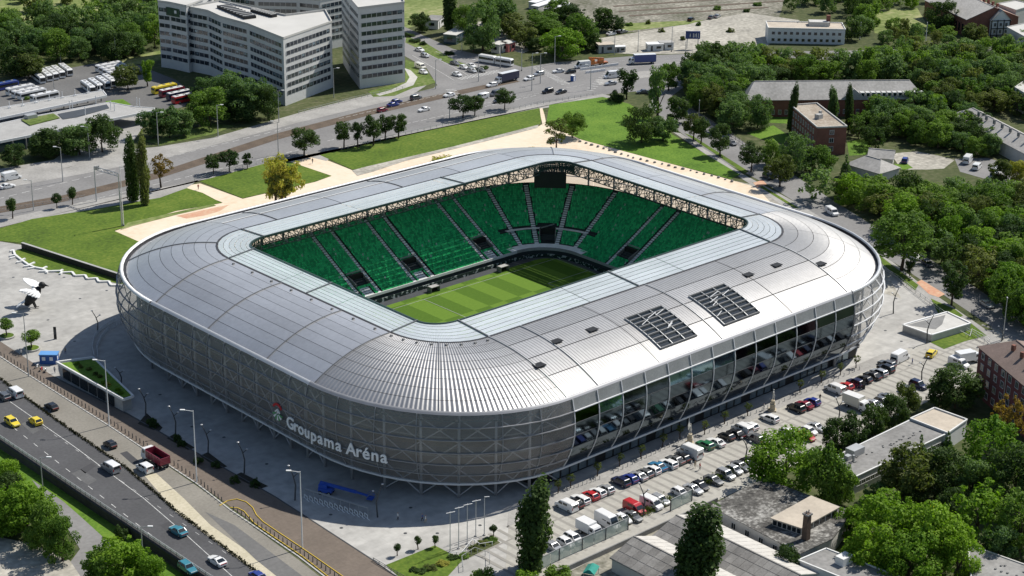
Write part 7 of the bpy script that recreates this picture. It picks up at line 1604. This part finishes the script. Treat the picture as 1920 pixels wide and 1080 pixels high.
railing([(1285, 205), (1340, 240), (1440, 302), (1480, 322)], 2.0, 3.0, 'dark fence along the park side of the side road', 'steel_d', 'fence', bars=3)
railing([(1620, 488), (1680, 522), (1800, 615), (1860, 652)], 1.3, 3.0, 'fence between the arena plaza and the side road', 'galv', 'fence')
railing([(700, 1052), (730, 1070), (800, 1110)], .8, 2., 'low rail at the bottom tip of the plaza', 'steel_d')
railing([(842, 1044), (866, 1042), (886, 1018), (900, 1027), (924, 1023)], 1.0, 1.6, 'angular white rail round the planted bed', 'white', bars=1)
railing([(868, 1072), (866, 1052), (890, 1036), (918, 1046), (918, 1060)], 1.3, 2.0, 'angular grey rail beside the bottom garden', 'galv', bars=1)
railing([(177, 672), (173, 655), (178, 634), (190, 620), (212, 605), (232, 598)], 1.2, 1.1, 'curved railing along the ramp at the left corner of the arena', 'steel', bars=4)
railing([(184, 676), (182, 655), (190, 636), (204, 620), (226, 608), (238, 604)], 1.2, 1.1, 'inner curved railing along the ramp at the left corner', 'steel', bars=3)
# bicycle racks
for i in range(13):
    p = at(573+i*9.4, 935+i*2.9); e = empty('bicycle_rack', p, R(-10), '%s bicycle hoop of the rack row in the arena shade, from the left' % ORD[i], 'bicycle rack', 'bicycle rack hoops'); mb = MB()
    for a, c in (((0, -.9, 0), (0, -.9, .9)), ((0, -.9, .9), (0, .5, .9)), ((0, .5, .9), (0, .5, 0))): mb.tube(a, c, .08, n=6)
    mb.build('hoop', K['white'], e, (0, 0, 0)); mb = MB(); mb.box((0, -.4, .02), (.2, 2.8, .05)); mb.build('foot', K['white'], e, (0, 0, 0))
a, c = at(572, 930), at(690, 966); e = empty('rack_canopy', a, 0, 'long grey rail above the bicycle hoops', 'railing'); mb = MB(); mb.bar(a+Vector((0, 0, 1.9)), c+Vector((0, 0, 1.9)), .5, .12); mb.build('top', K['galv'], e)
for i in range(8): q = a.lerp(c, i/7); mb = MB(); mb.tube((q.x, q.y, 0), (q.x, q.y, 1.9), .06); mb.build('post', K['galv'], e)
# blue boom lift
p = at(612, 925); ang = math.atan2((at(690, 938)-p).y, (at(690, 938)-p).x); e = empty('boom_lift', p, ang, 'blue boom lift folded down on the shaded plaza', 'boom lift')
K['liftblue'] = M('lift_blue', (.03, .09, .42), rough=.4, var=.06)
mb = MB(); mb.box((0, 0, 1.1), (3.2, 2.2, .9)); mb.box((-.6, 0, 1.9), (2.0, 1.6, .9)); mb.build('chassis', K['liftblue'], e, (0, 0, 0)); mb = MB(); mb.bar((-1.5, 0, 2.6), (7.5, 0, 1.6), .55, .6); mb.bar((7.5, 0, 1.6), (10.2, 0, 1.2), .35, .4); mb.build('boom', K['liftblue'], e, (0, 0, 0))
mb = MB()
for z in (.7, 1.3, 1.8):
    for a_, c_ in (((10.2, -.9, z), (11.6, -.9, z)), ((10.2, .9, z), (11.6, .9, z)), ((10.2, -.9, z), (10.2, .9, z)), ((11.6, -.9, z), (11.6, .9, z))): mb.bar(a_, c_, .06, .06)
mb.box((10.9, 0, .65), (1.4, 1.8, .1)); mb.build('basket', K['liftblue'], e, (0, 0, 0))
for x in (-1.1, 1.1):
    for y in (-1., 1.): inst('wheel', WHEEL, e, (x, y, .5), 0, (1.5, 1.8, 1.5))
# planted roof pavilion
poly = up_px([(106, 680), (174, 671), (250, 744), (232, 750)], 3.6); c = Vector((sum(p[0] for p in poly)/4, sum(p[1] for p in poly)/4, 0))
e = empty('planted_pavilion', c, 0, 'wedge shaped pavilion with a planted roof at the left corner of the arena', 'pavilion')
sh = [(c.x+(p[0]-c.x)*.94, c.y+(p[1]-c.y)*.94) for p in poly]; mb = MB(); mb.prism(sh, 0, 3.2); mb.build('wall', K['concrete'], e)
mb = MB(); mb.prism(poly, 3.2, 3.5); rf = mb.build('roof', K['concrete'], e)
mb = MB()
for i in range(4): mb.bar((*poly[i], 3.7), (*poly[(i+1) % 4], 3.7), .45, .6)
mb.build('parapet', K['render_w'], rf)
sh = [(c.x+(p[0]-c.x)*.93, c.y+(p[1]-c.y)*.93) for p in poly]; mb = MB(); mb.prism(sh, 3.5, 3.75); mb.build('planting', K['lush'], rf)
for i in range(4):
    a, q = poly[i], poly[(i+1) % 4]; d = Vector((q[0]-a[0], q[1]-a[1], 0)); o_ = Vector((d.y, -d.x, 0)).normalized()
    if d.length > 12 and Vector((CAM[0]-a[0], CAM[1]-a[1], 0)).dot(o_) > 0:
        for j in range(6):
            t_ = Vector((*sh[i], 1.6)).lerp(Vector((*sh[(i+1) % 4], 1.6)), .12+.14*j)+o_*.25; mb = MB(); mb.box(t_, (d.length*.11, .12, 2.6), math.atan2(d.y, d.x)); mb.build('glass_panel', K['glass_dark'], e)
for i in range(9):
    q = at(140, 678, 3.7).lerp(at(236, 742, 3.7), (i+.5)/9)+Vector((random.uniform(-.8, .8), random.uniform(-.8, .8), 0)); tree((q.x, q.y, 3.7), 1.2, .8, 'bush', random.choice(['bright', 'olive', 'yellow']), '%s shrub on the planted pavilion roof, from the wide end' % ORD[i], 'shrubs on the pavilion roof', 'shrub', 'shrub')
# blue kiosk
p = at(93, 680); e = empty('blue_kiosk', p, R(-42), 'small blue kiosk with white windows on the left plaza', 'kiosk')
K['kblue'] = M('kiosk_blue', (.03, .10, .32), rough=.5, var=.06); K['kroof'] = M('kiosk_roof', (.12, .3, .6), rough=.5, var=.05)
mb = MB(); mb.box((0, 0, 1.3), (4.6, 2.4, 2.6)); mb.build('wall', K['kblue'], e, (0, 0, 0)); mb = MB(); mb.box((0, 0, 2.7), (4.9, 2.7, .25)); mb.build('roof', K['kroof'], e, (0, 0, 0))
for x in (-1.2, .8): mb = MB(); mb.box((x, -1.22, 1.6), (.9, .08, 1.0)); mb.build('window', K['white'], e, (0, 0, 0))
mb = MB(); mb.box((2.32, -.4, 1.6), (.08, .9, .9)); mb.build('window', K['white'], e, (0, 0, 0)); mb = MB(); mb.box((-2.32, 0, 1.1), (.08, .9, 2.0)); mb.build('door', K['steel'], e, (0, 0, 0))
# round planters with clipped trees
for i, (x, y, ty, w_, lab) in enumerate([(13, 632, 597, 30, 'clipped round tree in the left plaza planter'), (60, 655, 620, 36, 'clipped round tree in the planter beside the blue kiosk')]):
    p = at(x, y); e = empty('round_planter', p, 0, ['low round planter at the left edge of the plaza', 'low round planter beside the blue kiosk'][i], 'planter', 'round planters')
    mb = MB(); mb.tube((0, 0, 0), (0, 0, .5), 2.2, 2.3, 20); mb.build('rim', K['kerb'], e, (0, 0, 0)); mb = MB(); mb.tube((0, 0, .45), (0, 0, .62), 2.0, 1.7, 18); mb.build('soil', K['grass'], e, (0, 0, 0))
    tree((p.x, p.y, .5), height_at(p, ty)-.5, w_/2/px_m(p), 'ball', 'mid', lab, 'planter trees', clear=.38)
# dark information pillar, benches
for i, (x, y, h, lab) in enumerate([(104, 636, 3.6, 'dark upright information pillar on the left plaza'), (1619, 730, 3.2, 'dark upright pillar before the glass corner of the arena')]):
    p = at(x, y); e = empty('info_pillar', p, R(-40), lab, 'pillar'); mb = MB(); mb.box((0, 0, h/2), (.75, .3, h)); mb.build('slab', K['black'], e, (0, 0, 0)); mb = MB(); mb.box((0, 0, .06), (1.1, .6, .12)); mb.build('base', K['concrete'], e, (0, 0, 0)); mb = MB(); mb.box((0, -.16, h*.6), (.55, .04, h*.4)); mb.build('face', K['steel_d'], e, (0, 0, 0))
# bird monument: dark body, pale feathered wings
p = at(63, 577); e = empty('bird_monument', p, R(-35), 'large bird sculpture with pale spread wings and a black body on the plaza', 'sculpture')
rot = Matrix.Rotation(R(38), 3, 'Y'); mb = MB(); mb.ell((0, 0, 2.7), (1.15, 1.1, 2.7), 12, 8, rot); mb.build('body', K['black'], e, (0, 0, 0), smooth=True)
mb = MB(); mb.ell((2.1, 0, 5.2), (.75, .65, .8), 10, 6); mb.tube((2.7, 0, 5.2), (3.5, 0, 4.9), .28, .05, 6); mb.build('head', K['black'], e, (0, 0, 0), smooth=True)
e.scale = (1.35, 1.35, 1.3)
K['feather'] = M('pale_feather_metal', (.8, .8, .79), rough=.45, var=.05, scale=1)
def wing(name, root, dirs, ln, w_):
    wg = MB(); wg.ell(root, (.6, .6, .5), 8, 5); wo_ = wg.build(name, K['feather'], e, (0, 0, 0), smooth=True)
    for i, d in enumerate(dirs):
        d = Vector(d).normalized(); r0 = Vector(root); L_ = ln*(1-.07*i); s_ = d.cross(Vector((0, 0, 1))).normalized(); nrm = s_.cross(d)
        vs = []
        for t_, ww in ((0, .3), (.35, 1.), (.75, .95), (1., .25)):
            q = r0+d*L_*t_-Vector((0, 0, .9*t_*t_)); vs += [q-s_*w_*ww+nrm*.08, q+s_*w_*ww+nrm*.08, q+s_*w_*ww-nrm*.08, q-s_*w_*ww-nrm*.08]
        mb = MB(); mb.add(vs, [(4*j+a_, 4*j+(a_+1) % 4, 4*j+4+(a_+1) % 4, 4*j+4+a_) for j in range(3) for a_ in range(4)]+[(0, 1, 2, 3), (15, 14, 13, 12)]); mb.build('feather', K['feather'], wo_, (0, 0, 0))
wing('wing', (.4, -.9, 4.4), [(-.75+.2*i, -.75, .55-.1*i) for i in range(7)], 4.0, .75)
wing('wing', (.4, .9, 4.4), [(-.75+.2*i, .75, .7-.1*i) for i in range(7)], 4.0, .75)
wing('tail', (-1.4, 0, 1.6), [(-1, -.5+.25*i, -.05) for i in range(5)], 2.2, .4)
for s_ in (-.45, .45): mb = MB(); mb.tube((.1, s_, 1.2), (.5, s_, 0), .22, .16, 7); mb.tube((.5, s_, .06), (1.1, s_, .06), .12, .05, 5); mb.build('leg', K['black'], e, (0, 0, 0))
# black wall and zigzag kerb on the left lawn
a, c = at(42, 466), at(237, 529); mb = MB(); d = c-a; mb.bar(a+Vector((0, 0, .9)), c+Vector((0, 0, .9)), .6, 2.0); e = empty('black_wall', a, 0, 'long low black wall crossing the left lawn to the arena', 'wall'); mb.build('wall_face', K['black'], e); mb = MB(); mb.bar(a+Vector((0, 0, 1.96)), c+Vector((0, 0, 1.96)), .8, .12); mb.build('coping', K['concrete'], e)
zz = [(140, 390), (185, 372), (210, 440), (300, 510), (400, 580), (480, 612), (590, 632), (660, 668), (840, 662), (862, 684), (1000, 678), (1040, 728), (1180, 722), (1210, 772), (1340, 762), (1370, 812), (1510, 806), (1540, 860), (1680, 860), (1722, 890)]
spur = [((210, 440), (130, 455)), ((300, 510), (350, 492)), ((210, 470), (140, 488)), ((300, 530), (230, 545)), ((400, 580), (480, 545)), ((400, 590), (330, 600)), ((480, 615), (390, 632)), ((590, 632), (650, 605)), ((660, 668), (540, 668)), ((840, 662), (870, 645)), ((660, 668), (640, 690)), ((862, 684), (830, 705))]
Z_ = lambda q: at(q[0]/7.385, 420+q[1]/7.385)+Vector((0, 0, .25))
e = empty('zigzag_kerb', at(140/7.385, 420+390/7.385), 0, 'white zigzag seating kerb at the edge of the left lawn', 'kerb')
for a, c in list(zip(zz[:-1], zz[1:]))+spur: mb = MB(); mb.bar(Z_(a), Z_(c), .65, .5+random.uniform(0, .03)); mb.build('bench_block', K['render_w'], e)
# white ramp block at the right end
poly = up_px([(1693, 609), (1747, 628), (1820, 606), (1776, 585)], 2.1); c = Vector((sum(p[0] for p in poly)/4, sum(p[1] for p in poly)/4, 0)); e = empty('ramp_block', c, 0, 'low white wedge block with a dark recess at the right end of the plaza', 'block')
mb = MB(); mb.prism(poly, 0, 2.0); mb.build('wall', K['render'], e)
q = [at(1693, 609, 2.1), at(1747, 628, 2.1), at(1820, 606, 2.1), at(1776, 585, 2.1)]; mb = MB(); mb.prism(ccw([tuple(v[:2]) for v in (q[0].lerp(q[2], .06), q[1].lerp(q[3], .25), q[2].lerp(q[0], .42), q[3].lerp(q[1], .12))]), 2.0, 2.04); mb.build('recess', K['concrete_d'], e)
mb = MB()
for i in range(4): mb.bar(q[i]+Vector((0, 0, .02)), q[(i+1) % 4]+Vector((0, 0, .02)), .5, .3)
mb.build('parapet', K['white'], e)
e = railing([(1785, 617), (1818, 635), (1822, 622), (1850, 637), (1856, 642)], .9, 3., 'angular pale rail beside the wedge block', 'render_w', bars=1)
flat('orange_strip', [(1718, 530), (1728, 525), (1772, 552), (1760, 558), (1742, 552)], .1, K['redsand'], 'orange cycle strip on the side road pavement')
flat('orange_strip', [(1412, 343), (1430, 338), (1438, 346), (1420, 352)], .1, K['redsand'], 'red patch at the side road crossing')
# boulders along the sand path
BM_ = MB(); BM_.ell((0, 0, .25), (.6, .45, .4), 7, 4); BM_ = BM_.mesh('boulder', K['concrete_d'])
for p in along([(1088, 266), (1190, 297), (1300, 322), (1378, 342)], 3.0):
    o = inst('boulder', BM_, None, (p.x+random.uniform(-.3, .3), p.y, 0), random.uniform(0, 6), random.uniform(.8, 1.3)); tag(o, 'small grey boulder lining the sand path at the far corner', 'boulder', 'boulders lining the sand path')
# sign gantry
a, c = at(181, 378), at(226, 392); h1 = height_at(a, 312); e = empty('sign_gantry', a, 0, 'white sign gantry spanning the lanes left of the poplars', 'gantry')
for q in (a, c, at(229, 424)): mb = MB(); mb.tube(q, q+Vector((0, 0, h1)), .22, .18, 8); mb.build('post', K['steel'], e)
for dz in (0, -1.0): mb = MB(); mb.tube(a+Vector((0, 0, h1+dz)), c+Vector((0, 0, h1+dz)), .13); mb.build('chord', K['steel'], e)
mb = MB()
for i in range(8): mb.tube(a.lerp(c, i/8)+Vector((0, 0, h1-(i % 2))), a.lerp(c, (i+1)/8)+Vector((0, 0, h1-((i+1) % 2))), .08)
mb.build('lattice', K['steel'], e); q = a.lerp(c, .12); mb = MB(); mb.box((q.x, q.y, h1-.2), (1.6, .2, 1.3), R(0)); mb.build('sign_back', K['galv'], e)
# statues on pedestals before the shopfronts
def figure_mesh(name, pose):
    J = pose; bm = MB()
    me = bpy.data.meshes.new(name); vs = [j[0] for j in J]; es = [(j[2], i) for i, j in enumerate(J) if j[2] is not None]; me.from_pydata(vs, es, [])
    ob = bpy.data.objects.new(name+'_tmp', me); col.objects.link(ob); md = ob.modifiers.new('skin', 'SKIN'); md.use_smooth_shade = True
    for i, j in enumerate(J): me.skin_vertices[0].data[i].radius = (j[1], j[1]*.85)
    me.skin_vertices[0].data[0].use_root = True; ob.modifiers.new('sub', 'SUBSURF').levels = 1
    out = bpy.data.meshes.new_from_object(ob.evaluated_get(bpy.context.evaluated_depsgraph_get())); bpy.data.objects.remove(ob); out.name = name
    return out
WALK = [((0, 0, .95), .15, None), ((0, 0, 1.15), .14, 0), ((0, 0, 1.38), .17, 1), ((0, .0, 1.52), .07, 2), ((.03, 0, 1.66), .11, 3), ((.01, 0, 1.76), .08, 4),
        ((0, .2, 1.42), .07, 2), ((-.08, .25, 1.15), .05, 6), ((.06, .27, .92), .04, 7), ((.1, .27, .84), .035, 8), ((0, -.2, 1.42), .07, 2), ((.08, -.25, 1.15), .05, 10), ((.2, -.24, .95), .04, 11), ((.25, -.24, .88), .035, 12),
        ((.02, .1, .88), .1, 0), ((.14, .1, .5), .07, 14), ((.12, .1, .09), .05, 15), ((.27, .1, .05), .04, 16), ((-.02, -.1, .88), .1, 0), ((-.06, -.1, .5), .07, 18), ((-.28, -.1, .12), .05, 19), ((-.15, -.1, .04), .04, 20)]
FIG = figure_mesh('person_body', WALK)
SK = M('skin', (.42, .26, .19), var=.05); HAIR = M('dark_hair', (.03, .02, .015), var=.1)
CL = {k: M('cloth_'+k, c, var=.08, scale=4) for k, c in {'white': (.62, .62, .6), 'blue': (.06, .1, .3), 'dark': (.03, .03, .035), 'red': (.4, .04, .04), 'jeans': (.06, .08, .15), 'tan': (.4, .33, .22)}.items()}
FIG.materials.clear()
for m_ in (CL['white'], CL['dark'], SK, HAIR): FIG.materials.append(m_)
for pl in FIG.polygons:
    c_ = pl.center; pl.material_index = 3 if c_.z > 1.73 or (c_.z > 1.63 and c_.x < -.02) else 2 if (c_.z > 1.5 or c_.z < .93 and abs(c_.y) > .21 or (abs(c_.y) > .22 and c_.z < 1.12)) else 0 if c_.z > .95 else 1
def person(px_, py_, top, bot, label, rz, g='people on the plaza'):
    o = inst('person', FIG, None, at(px_, py_)+Vector((0, 0, .09)), rz, 1.12, {0: CL[top], 1: CL[bot]}); return tag(o, label, 'person', g)
for i, (x, y, t_, b_, lab) in enumerate([(746, 976, 'white', 'dark', 'person in a white top walking on the shaded plaza'), (792, 978, 'blue', 'dark', 'left one of two people at the shade edge, in blue'), (798, 981, 'white', 'tan', 'right one of two people at the shade edge, in white'), (1296, 876, 'white', 'jeans', 'left one of three people walking behind the tall white van'), (1303, 878, 'tan', 'tan', 'middle one of three people walking behind the tall white van'), (1312, 882, 'red', 'dark', 'right one of three people walking behind the tall white van'), (1537, 752, 'dark', 'dark', 'person in dark clothes beside the blue car'), (1710, 684, 'blue', 'jeans', 'person loading the delivery van'), (1432, 770, 'white', 'jeans', 'person standing beside the tall pedestal'), (371 // 3, 665, 'tan', 'jeans', 'person between kiosk and planted roof'), (40, 668, 'white', 'dark', 'person under the clipped planter tree'), (586, 307, 'dark', 'jeans', 'person on the path before the boulevard'), (372, 356, 'red', 'dark', 'person on the sand path near the poplars'), (103, 700, 'white', 'jeans', 'person beside the motorcycles')]): person(x, y, t_, b_, lab, random.uniform(0, 6.28))
K['stone'] = M('pale_stone', (.55, .53, .48), var=.1, scale=2, coord='O'); K['stone_t'] = M('tan_pedestal', (.42, .36, .26), var=.1, scale=1, coord='O')
for i, (x, y, h, sc, lab) in enumerate([(1293, 832, 2.4, 1.75, 'pale statue with raised wings on a tan pedestal before the glass side'), (1448, 770, 2.6, 1.9, 'pale standing statue on a tall pedestal before the glass side')]):
    p = at(x, y); e = empty('statue', p, R(-50), lab, 'statue'); mb = MB(); mb.box((0, 0, .2), (2.0, 2.0, .4)); mb.box((0, 0, h*.3+.35), (1.3, 1.3, h*.6)); mb.box((0, 0, h-.2), (1.0, 1.0, h*.35)); mb.build('pedestal', K['stone_t'], e, (0, 0, 0))
    inst('figure', FIG, e, (0, 0, h), 0, sc, {0: K['stone'], 1: K['stone'], 2: K['stone'], 3: K['stone']})
    if i == 0:
        for s_ in (-1, 1):
            mb = MB(); vs = [(0, .15*s_, h+2.2), (-.3, 1.0*s_, h+4.0), (-.5, 1.5*s_, h+3.2), (-.4, .9*s_, h+1.6), (-.12, .15*s_, h+2.2), (-.42, 1.0*s_, h+4.0), (-.62, 1.5*s_, h+3.2), (-.52, .9*s_, h+1.6)]
            mb.add(vs, [(0, 1, 2, 3), (7, 6, 5, 4), (0, 4, 5, 1), (1, 5, 6, 2), (2, 6, 7, 3), (3, 7, 4, 0)]); mb.build('wing', K['stone'], e, (0, 0, 0))
# motorcycles by the kiosk
for i, (x, y, cl) in enumerate([(70, 690, 'white'), (78, 695, 'red'), (86, 697, 'silver')]):
    p = at(x, y); e = empty('motorcycle', p, R(20+15*i), ['white motorcycle nearest the planter', 'red motorcycle in the middle of the three', 'silver motorcycle nearest the kiosk'][i], 'motorcycle', 'motorcycles')
    for xx in (-.7, .7): inst('wheel', WHEEL, e, (xx, 0, .33), 0, (.95, .6, .95))
    mb = MB(); mb.ell((.1, 0, .85), (.45, .17, .2), 8, 5); mb.box((-.1, 0, .5), (.6, .3, .4)); mb.build('body', PT[cl], e, (0, 0, 0)); mb = MB(); mb.box((-.5, 0, .85), (.7, .26, .12)); mb.build('saddle', K['black'], e, (0, 0, 0)); mb = MB(); mb.tube((.7, 0, .33), (.5, 0, 1.0), .05); mb.tube((.48, -.35, 1.05), (.48, .35, 1.05), .03); mb.build('fork', K['steel'], e, (0, 0, 0))
# glass fence along the near edge of the car park
K['fglass'] = M('pale_green_glass', (.42, .5, .45), rough=.15, var=.1, scale=.3, trans=.35)
for nm, tops in (('near', [(1000, 1052), (1015, 1045), (1049, 1028), (1092, 1009), (1136, 990), (1178, 971)]), ('far', [(1258, 937), (1298, 918)])):
    P_ = [at(x, y, 3.0) for x, y in tops]; e = empty('glass_fence', (P_[0].x, P_[0].y, 0), 0, '%s run of pale green glass fence along the car park' % nm, 'fence')
    for a, c in zip(P_[:-1], P_[1:]):
        for k in range(2):
            q0, q1 = a.lerp(c, k/2), a.lerp(c, (k+1)/2); mid = (q0+q1)/2; mb = MB(); mb.box((mid.x, mid.y, 1.6), ((q1-q0).length-.15, .06, 2.7), math.atan2((q1-q0).y, (q1-q0).x)); mb.build('glass_panel', K['fglass'], e)
        mb = MB(); mb.bar(a+Vector((0, 0, .03)), c+Vector((0, 0, .03)), .12, .1); mb.build('top_rail', K['galv'], e)
    for p in P_: mb = MB(); mb.box((p.x, p.y, 1.5), (.22, .22, 3.1)); mb.build('post', K['steel_d'], e)
# red playhouse, teal tarpaulin, white barriers
p = at(1748, 985); e = empty('playhouse', p, .4, 'red playhouse with a pale roof among the lower right trees', 'playhouse'); mb = MB(); mb.box((0, 0, 1.3), (3.6, 2.4, 2.6)); mb.build('wall', K['red'], e, (0, 0, 0)); mb = MB(); mb.frus(-2, 2, -1.4, 1.4, 2.6, -1.2, 1.2, -.3, .3, 3.3); mb.build('roof', K['concrete'], e, (0, 0, 0)); mb = MB(); mb.ell((1.6, .8, 3.6), (.6, .6, .5), 8, 5); mb.build('ball', PT['yellow'], e, (0, 0, 0))
p = at(1108, 1082); e = empty('tarpaulin_shelter', p, .5, 'teal tarpaulin shelter beyond the glass fence', 'shelter'); mb = MB(); mb.frus(-2, 2, -1.3, 1.3, 1.8, -1.6, 1.6, -.2, .2, 2.5); K['tarp'] = M('teal_tarp', (.03, .25, .2), var=.15, scale=1); mb.build('tarpaulin', K['tarp'], e, (0, 0, 0))
for x in (-1.8, 1.8):
    for y in (-1.1, 1.1): mb = MB(); mb.tube((x, y, 0), (x, y, 1.85), .06); mb.build('leg', K['galv'], e, (0, 0, 0))
for i, (a_, c_) in enumerate([((1088, 132), (1160, 122)), ((1098, 138), (1135, 133))]):
    a, c = at(*a_), at(*c_); e = empty('barrier', a, 0, ['long white barrier at the tram stop', 'short white barrier before the tram stop'][i], 'barrier')
    for k in range(5): q0, q1 = a.lerp(c, k/5), a.lerp(c, (k+.95)/5); mb = MB(); mb.bar(q0+Vector((0, 0, .5)), q1+Vector((0, 0, .5)), .3, 1.); mb.build('barrier_segment', K['white'], e)
p = at(1074, 152); e = empty('blue_booth', p, .3, 'small blue booth at the junction island', 'booth'); mb = MB(); mb.box((0, 0, 1.2), (1.5, 1.5, 2.4)); mb.build('wall', K['kblue'], e, (0, 0, 0)); mb = MB(); mb.box((0, 0, 2.45), (1.7, 1.7, .15)); mb.build('roof', K['white'], e, (0, 0, 0)); mb = MB(); mb.box((-.2, -.76, 1.1), (.8, .06, 1.8)); mb.build('door', K['white'], e, (0, 0, 0))
